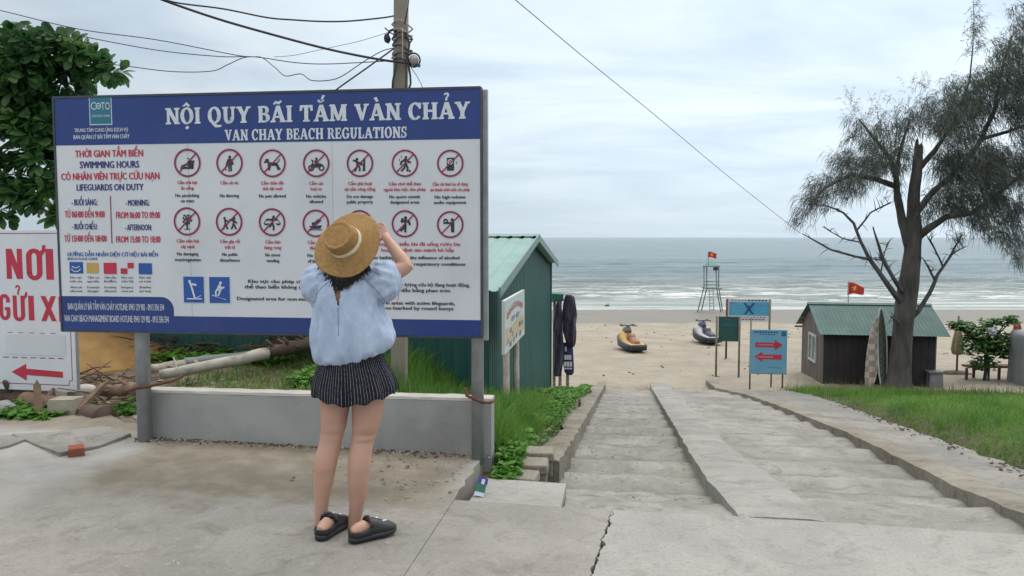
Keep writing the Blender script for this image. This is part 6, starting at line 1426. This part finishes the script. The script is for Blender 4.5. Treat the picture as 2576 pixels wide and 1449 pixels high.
for u, v, ru, rv_, d in BL:
    c = np.array(at(u, v, d)); k = F / d; n = max(5, int(ru * rv_ / 110))
    q = unitv(n) * (rng.random((n, 1)) ** .45) * np.array([ru / k, max(ru, rv_) * .7 / k, rv_ / k])
    for p in q:
        out = p / (np.linalg.norm(p) + 1e-6) + np.array([0, -.25, .35]) + rng.normal(size=3) * .25; out /= np.linalg.norm(out); s1 = np.cross(out, [0, 0, 1.0] + rng.normal(size=3) * .1); s1 /= np.linalg.norm(s1); s2 = np.cross(out, s1); base_r = rng.random()
        m_ = rng.integers(6, 10)
        for j in range(m_):
            a = 2 * math.pi * j / m_ + rng.random() * .5; dd = (math.cos(a) * s1 + math.sin(a) * s2) * .9 + out * (.35 + .3 * rng.random())
            Pl.append(c + p + dd * .012); Dl.append(dd); Rl.append(np.clip(base_r * .55 + rng.random() * .35 + (.15 if rng.random() < .08 else 0), 0, 1))
Pl, Dl, Rl = np.array(Pl), np.array(Dl), np.array(Rl); n = len(Pl)
leaves('crown', M['almond_leaf'], Pl, Dl, 0.155 * (.7 + .45 * rng.random(n)), .088 * (.75 + .4 * rng.random(n)), bt, rnd=Rl, wide=.62, up=np.array([0, -.3, .8]))
# ---- feathery coastal tree
CT = 19.6; cb = ground_at(2263, CT); ct = thing('casuarina_tree', 'tall feathery coastal tree with drooping dark needles in front of the dark hut', 'tree', cb)
def c3(u, v, dd=0.0): return at(u, v, CT + dd)
KC = F / CT
def limb(mb, pts, n=10):
    P_ = [c3(*q[:2], q[3] if len(q) > 3 else 0) for q in pts]; R_ = [q[2] / KC for q in pts]; out, rad = [], []
    for i in range(len(P_) - 1):
        for k in range(4):
            f = k / 4; q = P_[i].lerp(P_[i + 1], f); out.append(q + Vector((n2(q.z * 2, q.x) * .03, n2(q.z * 2, q.y, 1, 4) * .03, 0))); rad.append((R_[i] + (R_[i + 1] - R_[i]) * f) * (1 + .10 * n2(q.z * 3, q.x * 3)))
    out.append(P_[-1]); rad.append(R_[-1]); mb.tube(out, rad, n)
mb = MB(); limb(mb, [(2260, 985, 36), (2262, 955, 29), (2267, 880, 25), (2274, 800, 24), (2284, 730, 25), (2295, 650, 21), (2299, 590, 20), (2297, 520, 15), (2304, 450, 13), (2309, 400, 12), (2311, 366, 10)], 16)
mb.tube([c3(2306, 372), c3(2307, 352), c3(2309, 346)], [.06, .03, .004], 6); mb.tube([c3(2316, 370), c3(2318, 358)], [.05, .006], 6)
mb.build('trunk', M['bark'], ct)
LIM = [[(2290, 625, 14), (2271, 560, 11, .1), (2258, 500, 9, .2), (2254, 450, 7.5, .2), (2240, 400, 6, .1), (2200, 350, 4), (2160, 300, 2)], [(2256, 470, 8, .2), (2200, 450, 6), (2140, 440, 4, -.3), (2080, 470, 3, -.4), (2030, 520, 1.5, -.4)],
 [(2306, 600, 11), (2335, 575, 9, -.2), (2380, 545, 7, -.4), (2450, 535, 7, -.5), (2520, 480, 5, -.3), (2570, 440, 3)], [(2300, 540, 9), (2350, 480, 8, .3), (2420, 420, 7, .5), (2470, 350, 6, .6), (2500, 280, 5, .6), (2520, 180, 3, .4), (2545, 90, 2, .3)], [(2308, 430, 7), (2350, 380, 6), (2400, 310, 4, .3), (2440, 200, 2.4, .3), (2448, 90, 1.0, .2), (2450, 0, .5, .2)], [(2254, 450, 6, .2), (2262, 380, 4, .3), (2290, 300, 3, .3)], [(2470, 350, 5, .6), (2540, 330, 4, .6), (2620, 300, 3, .6)]]
for l in LIM: mb = MB(); limb(mb, l, 8); mb.build('branch', M['bark'], ct)
DEAD = [[(2276, 770, 9), (2252, 742, 7, -.2), (2215, 690, 6, -.3), (2188, 652, 5, -.3), (2165, 610, 4, -.3), (2148, 562, 3.5, -.3), (2120, 535, 2.5, -.3), (2085, 520, 1.6, -.3), (2052, 515, 1, -.3)], [(2188, 652, 4, -.3), (2150, 645, 3, -.4), (2090, 628, 2.6, -.5), (2050, 606, 2, -.5), (2018, 588, 1, -.5)], [(2270, 735, 6, -.15), (2248, 700, 5, -.3), (2222, 655, 4.5, -.3), (2208, 610, 3, -.3), (2196, 570, 1.6, -.3)],
 [(2280, 810, 8), (2310, 785, 6, -.1), (2340, 735, 5, -.2), (2360, 690, 4, -.2), (2395, 640, 3, -.2), (2420, 590, 1.6, -.2)], [(2352, 705, 3, -.2), (2335, 670, 2.4, -.2), (2322, 650, 1, -.2)], [(2372, 670, 2.4, -.2), (2350, 620, 2, -.3), (2330, 590, 1, -.3)], [(2155, 580, 2.6, -.3), (2190, 535, 2, -.2), (2240, 510, 2, 0)], [(2165, 610, 2, -.3), (2120, 600, 1.6, -.4), (2070, 570, .8, -.4)], [(2222, 655, 2, -.3), (2190, 650, 1, -.4)], [(2395, 640, 2, -.2), (2430, 620, 1, -.2)], [(2275, 830, 5), (2255, 805, 4, -.2), (2240, 795, 2, -.2)], [(2215, 690, 2, -.3), (2225, 640, 1.2, -.4), (2232, 610, .7, -.4)]]
for l in DEAD: mb = MB(); limb(mb, l, 7); mb.build('dead_branch', M['bark_grey'], ct)
dr = random.Random(2)
for l in DEAD:                                            # dry twigs along each dead branch
    mb = MB()
    for _ in range(9):
        i = dr.randrange(1, len(l)); q0, q1 = l[i - 1], l[i]; f = dr.random(); a = c3(q0[0] + (q1[0] - q0[0]) * f, q0[1] + (q1[1] - q0[1]) * f, (q0[3] if len(q0) > 3 else 0)); sx = dr.choice((-1, 1))
        b = a + Vector((sx * dr.uniform(.05, .3), dr.uniform(-.15, .15), dr.uniform(-.2, .3))); mb.tube([a, a.lerp(b, .5) + Vector((0, 0, .03)), b], [.012, .008, .003], 4)
    mb.build('dry_twigs', M['bark_grey'], ct)
CB = [(2115, 470, 85, 34, .9), (2060, 510, 45, 34, .9), (2025, 545, 18, 28, .7), (2170, 425, 70, 48, 1), (2130, 400, 45, 28, .6), (2160, 330, 34, 50, .45), (2140, 250, 16, 55, .22), (2215, 255, 40, 16, .2), (2190, 290, 40, 24, .35), (2235, 385, 75, 60, 1), (2240, 320, 60, 34, .5), (2290, 300, 45, 45, .6), (2360, 290, 70, 60, .9), (2310, 225, 40, 26, .3), (2420, 300, 80, 70, 1.1), (2400, 220, 50, 34, .6), (2470, 230, 60, 70, 1), (2530, 160, 60, 80, 1), (2560, 260, 60, 90, 1.1), (2447, 110, 30, 45, .55), (2450, 45, 22, 50, .4), (2570, 60, 45, 60, .7), (2440, 400, 90, 50, 1.2), (2520, 420, 90, 60, 1.2), (2380, 420, 55, 45, 1), (2440, 480, 100, 50, 1.25), (2370, 510, 55, 40, 1), (2510, 530, 75, 50, 1.1), (2440, 545, 60, 34, .7), (2540, 600, 40, 40, .9), (2550, 650, 22, 26, .7), (2480, 585, 40, 26, .6), (2330, 540, 24, 26, .5), (2250, 470, 26, 26, .35), (2630, 350, 80, 200, .9), (2620, 120, 60, 100, .8), (2400, 590, 30, 20, .3)]
Ps, Ds, Ls, Rs = [], [], [], []
for u, v, ru, rv_, den in CB:
    n = int(ru * rv_ * den / 11); cu = u + ru * rng.uniform(-1, 1, n) * rng.random(n) ** .3; cv = v + rv_ * rng.uniform(-1, 1, n) * rng.random(n) ** .3
    keep = ((cu - u) / ru) ** 2 + ((cv - v) / rv_) ** 2 < 1; cu, cv = cu[keep], cv[keep]; n = len(cu)
    dd = rng.normal(size=n) * min(.8, ru / KC * .8)
    for i in range(n):
        a = np.array(at(cu[i], cv[i], CT + dd[i])); outx = np.clip((cu[i] - 2290) / 220, -1, 1); spire = den < .56 and v < 300
        tw_ = np.array([outx * .6 + rng.normal() * .4, rng.normal() * .5, (.9 if spire else .25) + rng.normal() * .3]); tw_ /= np.linalg.norm(tw_); tl = rng.uniform(.12, .35); br = rng.random()
        m_ = rng.integers(5, 9)
        for j in range(m_):
            f = (j + rng.random()) / m_; Ps.append(a + tw_ * tl * f); Ds.append(tw_ * (.55 if not spire else .9) + rng.normal(size=3) * .5 + np.array([outx * .2, 0, -.2 if not spire else .1])); Ls.append(rng.uniform(.10, .27) * (.8 if spire else 1)); Rs.append(br * .6 + rng.random() * .4)
Ps, Ds, Ls, Rs = map(np.array, (Ps, Ds, Ls, Rs)); n = len(Ps); Ds /= np.linalg.norm(Ds, axis=1, keepdims=True)
side = np.cross(Ds, unitv(n)); side /= np.linalg.norm(side, axis=1, keepdims=True) + 1e-9; V = np.zeros((n, 8, 3))
for i, (f, w) in enumerate(((0, .7), (.35, 1), (.7, .8), (1, .15))):
    c = Ps + Ds * Ls[:, None] * f + np.array([0, 0, -1.0]) * (Ls[:, None] * .9 * f * f); V[:, 2 * i] = c - side * (.0054 * w); V[:, 2 * i + 1] = c + side * (.0054 * w)
b = (np.arange(n) * 8)[:, None]; print('needles', n)
npmesh('crown', V.reshape(-1, 3), [np.concatenate([b + [0, 1, 3, 2], b + [2, 3, 5, 4], b + [4, 5, 7, 6]])], M['needle'], ct, rnd=np.repeat(Rs, 8))
# ---- small leafy tree at the right
sd_ = 21.4; sb = ground_at(2478, sd_); stn = thing('small_tree', 'small leafy tree growing over the wooden bench', 'tree', sb)
SB = [(2425, 823, 34, 16), (2400, 815, 16, 14), (2455, 840, 38, 24), (2500, 862, 52, 38), (2465, 872, 50, 28), (2535, 808, 34, 14), (2490, 814, 32, 14), (2550, 802, 14, 10), (2540, 870, 26, 30), (2475, 915, 34, 20), (2515, 885, 36, 20)]
mb = MB(); hb = at(2480, 880, sd_); mb.tube([sb - Vector((0, 0, .1)), at(2482, 920, sd_), hb], [.05, .045, .035], 8); mb.tube([sb + Vector((.12, 0, -.1)), at(2488, 915, sd_ + .1), hb], [.03, .028, .02], 6)
for u, v, *_ in SB: mb.tube([hb, hb.lerp(at(u, v, sd_), .5) + Vector((0, 0, .05)), at(u, v, sd_)], [.03, .02, .008], 6)
mb.build('trunk', M['bark_grey'], stn)
Pl, Dl = [], []
for u, v, ru, rv_ in SB:
    k = F / sd_; n = int(ru * rv_ / 15) + 8; q = unitv(n) * rng.random((n, 1)) ** .4 * np.array([ru / k, ru * .8 / k, rv_ / k]) + np.array(at(u, v, sd_)); 
    for p in q:
        for j in range(5): Pl.append(p); d_ = rng.normal(size=3); d_[2] = abs(d_[2]) * .3 - .15; Dl.append(d_)
Pl, Dl = np.array(Pl), np.array(Dl); n = len(Pl); leaves('crown', M['small_leaf'], Pl, Dl, .13 * (.6 + .6 * rng.random(n)), .075 * (.7 + .5 * rng.random(n)), stn)
# ============================================================ GRASS AND WEEDS
M['grass'] = leafmat('grass', (.075, .19, .03), (.14, .30, .05), (.24, .37, .10), .45, .6)
M['dry_grass'] = leafmat('dry_grass', (.10, .10, .04), (.17, .16, .06), (.26, .23, .11), .2, .7)
M['weed'] = leafmat('weed', (.07, .20, .03), (.13, .31, .045), (.21, .39, .08), .35, .5)
def scatter(n, t0, t1, s0, s1, cond=None):
    t = rng.uniform(t0, t1, n); s = rng.uniform(s0, s1, n)
    if cond is not None: k = cond(t, s); t, s = t[k], s[k]
    return t, s
def grass(name, mat, t, s, h, w, lean=.5, label=None, zoff=0.0):
    n = len(t); z = terr(t, s) + zoff; x, y = t * cA + s * sA, -t * sA + s * cA; B = np.stack([x, y, z - .02], -1)
    a = rng.uniform(0, 2 * math.pi, n); hd = np.stack([np.cos(a), np.sin(a), np.zeros(n)], -1); sd2 = np.stack([-np.sin(a + rng.normal(size=n)), np.cos(a), np.zeros(n)], -1); H_ = h * (.5 + .8 * rng.random(n)); ln = lean * rng.random(n)
    V = np.zeros((n, 7, 3))
    for i, (f, ww) in enumerate(((0, 1), (.4, .9), (.75, .6))):
        c = B + hd * (H_ * ln * f * f)[:, None] + np.array([0, 0, 1.0]) * (H_ * (f - .25 * ln * f * f))[:, None]; V[:, 2 * i] = c - sd2 * (w * ww / 2); V[:, 2 * i + 1] = c + sd2 * (w * ww / 2)
    V[:, 6] = B + hd * (H_ * ln)[:, None] + np.array([0, 0, 1.0]) * (H_ * (1 - .35 * ln))[:, None]
    b = (np.arange(n) * 7)[:, None]; patch = np.clip(.5 + .9 * vn(x, y, 1.1, 7.0) + .4 * rng.normal(size=n) * .5, 0, 1)
    o = npmesh(name, V.reshape(-1, 3), [np.concatenate([b + [0, 1, 3, 2], b + [2, 3, 5, 4]]), b + [4, 5, 6]], mat, None, None, np.repeat(patch, 7)); return tag(o, kind='stuff')
def weeds(name, t, s, size, hmax, mat='weed'):
    """low broad leaved ground cover: little rosettes"""
    n = len(t); z = terr(t, s); m_ = 6; x, y = t * cA + s * sA, -t * sA + s * cA
    hh = hmax * (.3 + .7 * np.clip(.5 + vn(x, y, 2.2, 3.0), 0, 1)); P = np.stack([x, y, z + hh * rng.random(n)], -1); P = np.repeat(P, m_, 0); N_ = len(P)
    a = rng.uniform(0, 2 * math.pi, N_); D = np.stack([np.cos(a), np.sin(a), rng.uniform(.0, .9, N_)], -1); r = np.clip(.45 + .8 * np.repeat(vn(x, y, 1.7, 9.0), m_) + .25 * rng.normal(size=N_), 0, 1)
    return tag(leaves(name, M[mat], P, D, size * (.6 + .7 * rng.random(N_)), size * .62 * (.7 + .5 * rng.random(N_)), rnd=r), kind='stuff')
W_s = lambda t: 5.38 - .02 * t + .0                           # back face of the low wall
# tall grass behind the wall and round the hut front
t, s = scatter(9500, -2.35, -.72, 5.62, 8.6, lambda t, s: (s < 8.2 + (t + 1.6) * .3) & (t < -.80)); hh = np.where(t < -1.0, .42, .24) * np.clip(1 - (s - 5.6) * .05, .5, 1); grass('grass', M['grass'], t, s, hh, .009, .7)
t, s = scatter(900, -1.1, -.72, 5.5, 8.5); grass('grass', M['grass'], t, s, .17, .007, .9)
t, s = scatter(1500, -1.55, -.76, 7.4, 11.5, lambda t, s: vn(t, s, 1.3, 6.0) > -.25); weeds('weeds', t, s, .05, .20)
t, s = scatter(5200, -1.55, -.90, 5.4, 9.0, lambda t, s: vn(t, s, 1.1, 11.0) > -.38); grass('grass', M['grass'], t, s, .36, .008, .8)
t, s = scatter(1500, -1.55, -.80, 7.6, 12.5); grass('grass', M['grass'], t, s, .15, .009, .9)
# weeds beside the wall end and the left kerb
t, s = scatter(1700, -.88, -.50, 5.02, 6.6, lambda t, s: t < -.80 + .26 * np.clip(5.9 - s, 0, .7) / .7); weeds('weeds', t, s, .050, .16)
t, s = scatter(1500, -1.35, -.80, 6.2, 8.6, lambda t, s: ~((s > 6.7) & (s < 7.9) & (t > -1.15))); weeds('weeds', t, s, .045, .14)
t, s = scatter(2300, -1.35, -.84, 8.6, 15.8, lambda t, s: (vn(t, s, .9, 2.0) > -.35)); weeds('weeds', t, s, .07, .16)
t, s = scatter(500, -1.1, -.82, 15.5, 19.3, lambda t, s: (vn(t, s, .9, 2.0) > -.1)); weeds('weeds', t, s, .07, .07)
# behind the wall, towards the dark green wall
t, s = scatter(5200, -4.3, -1.9, 5.8, 8.9, lambda t, s: vn(t, s, .9, 1.0) > -.22); grass('grass', M['grass'], t, s, .12, .008, .9)
t, s = scatter(3000, -3.8, -2.0, 5.8, 8.2, lambda t, s: vn(t, s, 1.1, 4.0) > .0); grass('dry_grass', M['dry_grass'], t, s, .09, .007, 1.0)
t, s = scatter(1500, -5.4, -3.6, 7.6, 9.2, lambda t, s: vn(t, s, 1.0, 6.0) > -.1); weeds('weeds', t, s, .06, .16)
t, s = scatter(1900, -3.2, -1.7, 6.9, 8.8, lambda t, s: vn(t, s, 1.0, 2.0) > -.2); weeds('weeds', t, s, .06, .16)
t, s = scatter(420, -3.05, -1.8, 6.2, 7.6, lambda t, s: vn(t, s, 1.4, 3.0) > .05); weeds('weeds', t, s, .05, .12)
# left corner, by the logs
t, s = scatter(520, -5.6, -4.55, 5.45, 5.95, lambda t, s: vn(t, s, 1.4, 8.0) > -.25); weeds('weeds', t, s, .06, .11)
t, s = scatter(340, -4.3, -3.45, 5.75, 6.5, lambda t, s: vn(t, s, 1.4, 5.0) > -.05); weeds('weeds', t, s, .045, .07)
t, s = scatter(700, -5.6, -3.5, 5.7, 7.6, lambda t, s: vn(t, s, 1.2, 1.5) > .0); grass('dry_grass', M['dry_grass'], t, s, .07, .007, 1.0)
# lawn on the right
t, s = scatter(110000, 2.9, 15, 3.5, 21.5, lambda t, s: (t > tG(s) + .03 + .12 * vn(t, s, 1.5)) & (s < 20.6 - .08 * np.abs(t - 6) + .8 * vn(t, s, .7, 3.0)) & (rng.random(len(t)) < np.clip(2.2 - (t - tG(s)) * .12, .5, 1)))
hh = (.09 + .075 * sstep(.1, .9, t - tG(s))) * np.clip(1 + .8 * vn(t, s, .55, 9.0), .4, 1.6); grass('grass', M['grass'], t, s, hh, np.full(len(t), .0085)[:, None], 1.0)
t, s = scatter(1600, 3.6, 12, 17.5, 20.8, lambda t, s: (t > tG(s) + .1)); grass('dry_grass', M['dry_grass'], t, s, .26, .010, .5)
t, s = scatter(1500, 3.2, 4.4, 17.8, 20.2, lambda t, s: t > tG(s) - .5); grass('grass', M['grass'], t, s, .20, .011, .6)
t, s = scatter(160, 2.55, 2.75, 9.0, 9.7); weeds('weeds', t, s, .05, .10)
t, s = scatter(100, 3.0, 3.25, 9.3, 9.9); weeds('weeds', t, s, .05, .12)
t, s = scatter(90, 2.62, 2.72, 11.5, 14); weeds('weeds', t, s, .05, .10)
# ============================================================ LOGS, DEBRIS AND SMALL THINGS
def log(name, label, p0, p1, r0, r1, mat, cat, bend=.0, knots=0, seed=0, n=14, group=None, endmat=None):
    p0, p1 = Vector(p0), Vector(p1); pts, rad = [], []; side = (p1 - p0).cross(Vector((0, 0, 1))).normalized()
    for i in range(n + 1):
        f = i / n; pts.append(p0.lerp(p1, f) + side * (bend * math.sin(f * math.pi) + .02 * n2(f * 3, seed)) + Vector((0, 0, .012 * n2(f * 5, seed, 1, 3)))); rad.append((r0 + (r1 - r0) * f) * (1 + .12 * n2(f * 6, seed, 1, 5)))
    mb = MB(); mb.tube(pts, rad, 12)
    kr_ = random.Random(seed + 3)
    for k in range(knots):
        i = kr_.randrange(2, n - 1); d = Vector((kr_.uniform(-1, 1), kr_.uniform(-1, .2), kr_.uniform(0, 1))).normalized(); mb.tube([pts[i], pts[i] + d * (rad[i] * 1.25), pts[i] + d * (rad[i] * 1.25 + kr_.uniform(.02, .10))], [rad[i] * .4, rad[i] * .3, rad[i] * .15], 6)
    return mb.build(name, M[mat], None, p0, label, cat, group)
def on_ground(u, d, h=0.0): g_ = ground_at(u, d); return g_ + Vector((0, 0, h))
def A3(u, v, d): return at(u, v, d)
M['pale_wood'] = pm('pale_wood', (.44, .42, .37), (.32, .30, .26), 6, .85, 0, .5, 20, dirt=(.16, .14, .11), dscale=6, damt=.8)
M['pvc'] = pm('pvc', (.20, .27, .28), (.26, .25, .21), 4, .6, dirt=(.1, .09, .08), dscale=4)
log('tree_log', 'long pale bare trunk lying across the grass behind the low wall', A3(402, 943, 7.3), A3(672, 888, 7.9), .048, .060, 'pale_wood', 'log', .05, 2, 1)
log('tree_log', 'dark rough root end of trunk half hidden in weeds near the person', A3(676, 886, 7.92), A3(800, 858, 8.2), .060, .075, 'wood_dark', 'log', .02, 8, 2)
log('drain_pipe', 'grey blue pipe lying behind the long pale trunk', A3(462, 912, 8.0), A3(640, 893, 8.3), .05, .05, 'pvc', 'pipe', 0, 0, 3)
log('tree_log', 'short grey log with dark end beside the grey blue pipe', A3(378, 928, 7.6), A3(462, 916, 7.9), .042, .05, 'wood_grey', 'log', 0, 1, 4)
log('tree_log', 'thick dark log lying right under the banner, farther of the two there', A3(-60, 985, 7.0), A3(112, 1006, 6.75), .115, .12, 'wood_dark', 'log', .02, 4, 5)
log('tree_log', 'reddish brown log stub in front of the thick dark log', A3(62, 1010, 6.55), A3(170, 1028, 6.42), .085, .09, 'wood_brown', 'log', .01, 3, 6)
log('tree_log', 'short thick dark log right of the stone block', A3(168, 1032, 6.52), A3(262, 1052, 6.22), .085, .098, 'wood_dark', 'log', .0, 2, 7)
log('tree_log', 'weathered brown trunk lying left of the left board post', A3(262, 985, 6.6), A3(352, 975, 6.35), .045, .055, 'wood_brown', 'log', .0, 3, 8)
def stake(label, a, b, w, mat='wood_brown'):
    a, b = Vector(a), Vector(b); mb = MB(); d = b - a; q = d.to_track_quat('Z', 'Y').to_matrix(); mb.box((a + b) / 2, (w, w * .5, d.length), rot=q); mb.tube([b, b + d.normalized() * w * .7], [w * .3, .003], 5); return mb.build('wooden_stake', M[mat], None, a, label, 'stake')
stake('upright wooden stake standing in front of the red arrow banner', A3(98, 1072, 6.2), A3(93, 966, 6.25), .055)
stake('slanted wooden stake leaning right of the banner foot', A3(196, 1032, 6.3), A3(262, 966, 6.5), .06)
mb = MB(); p = A3(168, 1058, 6.34); mb.loft([[p + Vector((x * w, y * w * .8, z)) for x, y in ((-1, -1), (1, -.9), (1.05, 1), (-.95, 1))] for z, w in ((-.04, .115), (.1, .11), (.19, .10))], 0, False, True); mb.build('stone_block', M['stone'], None, p, 'squarish tan stone block holding the foot of the banner', 'stone')
def rock(label, u, v, d, r, mat='stone', jit=.45): 
    p = A3(u, v, d); mb = MB(); mb.blob(p, r, 12, 8, jit=jit); return mb.build('rock', M[mat], None, p, label, 'rock')
rock('flat pale slab of rock under the tan stone block', 128, 1079, 6.05, (.21, .16, .055)); rock('rounded whitish rock behind the slanted stake', 206, 990, 6.7, (.13, .10, .08), 'plaster_top'); rock('small grey rock at the left picture edge among weeds', 12, 1028, 6.3, (.10, .08, .06), 'plaster')
mb = MB(); p = gz(192, 1133, .085); mb.box(p + Vector((0, 0, .0)), (.10, .07, .055), .5, 0, Matrix.Rotation(.5, 3, 'Z') @ Matrix.Rotation(.25, 3, 'X'), .92); mb.build('broken_brick', M['brick'], None, p, 'broken orange brick lying on the pavement left of the board', 'brick')
# broken slab edge at the left
for q, (pts, th, lb) in enumerate(((((30, 1092), (150, 1086), (262, 1070), (330, 1092), (250, 1120), (150, 1142), (92, 1118)), .05, 'broken grey concrete slab between the rocks and the brick'), (((-20, 1096), (25, 1096), (64, 1104), (20, 1120), (-20, 1128)), .03, 'small cracked concrete plate at the left edge'))):
    mb = MB(); top = [gz(u, v, .07 + .008 * q) for u, v in pts]; top = [x + Vector((0, 0, .02 * n2(x.x * 3, x.y * 3))) for x in top]; mb.prism(top, (0, 0, -th)); o = mb.build('concrete_slab', M['walk'], None, top[0], lb, 'slab')
# sand pile, drift heap
M['sand_pile'] = pm('sand_pile', (.36, .22, .085), (.28, .165, .06), 5, .95, 0, .7, 14, dirt=(.2, .12, .05), dscale=4, damt=.4)
pc = A3(150, 880, 8.7); pc.z = .15; mb = MB(); rings = []
for f in np.linspace(0, 1, 22):
    r = []
    for k in range(48):
        a = 2 * math.pi * k / 48; rr_ = (1 - f) * 1.35 * (1 + .12 * n2(math.cos(a) * 1.5, math.sin(a) * 1.5)) ; z = .72 * f ** .9 - .05 + .02 * n2(a * 4, f * 6) + .015 * n2(a * 11, f * 14); r.append(pc + Vector((rr_ * math.cos(a) * 1.15, rr_ * math.sin(a) * .7, z)))
    rings.append(r)
mb.loft(rings, 0, True, True); tag(mb.build('sand_pile', M['sand_pile'], None, pc), 'orange brown heap of sand behind the left board post', 'sand pile')
def brush(label, u, v, d, w, h, n, mat, seed):
    br = random.Random(seed); c = A3(u, v, d); mb = MB()
    for k in range(n):
        a = c + Vector((br.uniform(-w, w), br.uniform(-.25, .25), br.uniform(-h * .6, h * .3))); dv_ = Vector((br.uniform(-1, 1), br.uniform(-.5, .5), br.uniform(-.2, .28))).normalized() * br.uniform(.15, .45); r = br.uniform(.003, .013); mb.tube([a, a + dv_ * .5 + Vector((0, 0, br.uniform(-.03, .05))), a + dv_], [r, r * .8, r * .4], 5)
    return tag(mb.build('brushwood', M[mat], None, c, kind='stuff'))
brush('', 430, 862, 8.75, .5, .16, 90, 'wood_dark', 1); brush('', 735, 858, 8.5, .35, .12, 110, 'wood_dark', 2); brush('', 300, 1000, 6.7, .30, .08, 30, 'wood_brown', 3); brush('', 250, 950, 7.4, .35, .04, 28, 'wood_brown', 4)
# crushed drink carton
M['carton_blue'] = pm('carton_blue', (.04, .06, .30), (.03, .05, .25), 8, .4); M['carton_green'] = pm('carton_green', (.03, .17, .12), (.02, .13, .1), 8, .4)
cb_ = gz(1203, 1250, -.03); car = thing('drink_carton', 'crushed blue and green drink carton lying against the pavement step', 'carton', cb_)
RM = Matrix.Rotation(.28, 3, 'Y') @ Matrix.Rotation(-.35, 3, 'X')
def cbx(name, c, s_, mat): mb = MB(); mb.box(cb_ + RM @ Vector(c), s_, rot=RM, taper=.9); mb.build(name, M[mat], car)
cbx('body', (0, 0, .055), (.062, .034, .05), 'carton_green'); cbx('top', (.001, .001, .098), (.064, .036, .036), 'carton_blue'); cbx('base', (0, 0, .018), (.060, .033, .024), 'pale_ink'); cbx('label_patch', (.004, -.0185, .092), (.02, .004, .03), 'pale_ink')
# mortared bricks at the near end of the left kerb
for k, (t_, s_, z_, sz, rz2, mt, lb) in enumerate((( -.68, 5.90, -.165, (.26, .22, .07), .1, 'kerb', 'worn kerb block where the left kerb begins, highest of three'), (-.70, 5.62, -.175, (.27, .24, .07), .05, 'kerb', 'worn kerb block one step below the highest'), (-.72, 5.33, -.185, (.22, .24, .07), -.05, 'kerb', 'lowest worn kerb block next to the weeds'))):
    p = ts(t_, s_, z_); mb = MB(); mb.box(p, sz, -A + rz2, taper=.94); mb.box(p - Vector((0, 0, sz[2] / 2 + .06)), (sz[0] * .9, sz[1] * .9, .12), -A + rz2); o = mb.build('kerb_block', M[mt], None, p, lb, 'kerb block')
    bv = o.modifiers.new('b', 'BEVEL'); bv.width = .012; bv.segments = 2
# crumbs, pebbles and dry leaves
def crumbs(name, n, fn, rmin, rmax, mat):
    cr = random.Random(name + str(n)); mb = MB()
    for _ in range(n):
        t_, s_, z_ = fn(cr); r = cr.uniform(rmin, rmax); p = ts(t_, s_, z_ + r * .25); M3 = Matrix.Rotation(cr.uniform(0, 6), 3, 'Z') @ Matrix.Rotation(cr.uniform(-.6, .6), 3, 'X'); mb.box(p, (r * 2, r * cr.uniform(.8, 1.8), r * cr.uniform(.3, .9)), rot=M3, taper=cr.uniform(.4, .9))
    return tag(mb.build(name, M[mat], kind='stuff'))
def awl(cr):
    a = cr.uniform(aw0, aw1); o_ = -.185 + abs(cr.gauss(0, .05)); p = W3(a, 0, o_); t_, s_ = st(p.x, p.y); return t_, s_, float(pave(t_, s_))
crumbs('debris', 420, awl, .004, .013, 'wood_dark'); crumbs('debris', 150, awl, .004, .014, 'stone')
crumbs('pebbles', 260, lambda c: (c.uniform(-3.6, -1.0), c.uniform(4.2, 5.2), .01), .003, .010, 'stone')
crumbs('debris', 130, lambda c: (c.uniform(-3.4, -1.0), c.uniform(4.4, 5.2), .02), .004, .012, 'wood_brown')
crumbs('pebbles', 200, lambda c: (c.uniform(-.5, .55), c.uniform(5.1, 9), None) if False else (lambda t_, s_: (t_, s_, nose(s_) - .09))(c.uniform(-.5, .55), c.uniform(5.1, 12)), .004, .012, 'stone')
crumbs('pebbles', 240, lambda c: (lambda s_: (float(tG(s_)) - abs(c.gauss(0, .12)), s_, nose(s_) + .05))(c.uniform(4.5, 15)), .006, .02, 'wood_dark')
crumbs('rubble', 160, lambda c: (lambda t_, s_: (t_, s_, float(terr(t_, s_))))(c.uniform(-1.15, -.78), c.uniform(6.5, 8.3)), .008, .035, 'stone')
crumbs('rubble', 140, lambda c: (lambda t_, s_: (t_, s_, float(terr(t_, s_))))(c.uniform(-4.6, -3.4), c.uniform(5.65, 7.2)), .008, .035, 'stone')
crumbs('debris', 170, lambda c: (lambda t_, s_: (t_, s_, float(terr(t_, s_)) + .01))(c.uniform(-2, 12), c.uniform(20.5, 40)), .01, .05, 'wood_brown')
mb = MB(); 
for k, (u, v) in enumerate(((412, 1414), (425, 1420), (440, 1413), (450, 1417))):
    p = gz(u, v, .012); mb.box(p, (.022, .012, .003), .6 * k, rot=Matrix.Rotation(.8 * k, 3, 'Z') @ Matrix.Rotation(.3, 3, 'X'))
tag(mb.build('litter', M['white_print'], kind='stuff'))
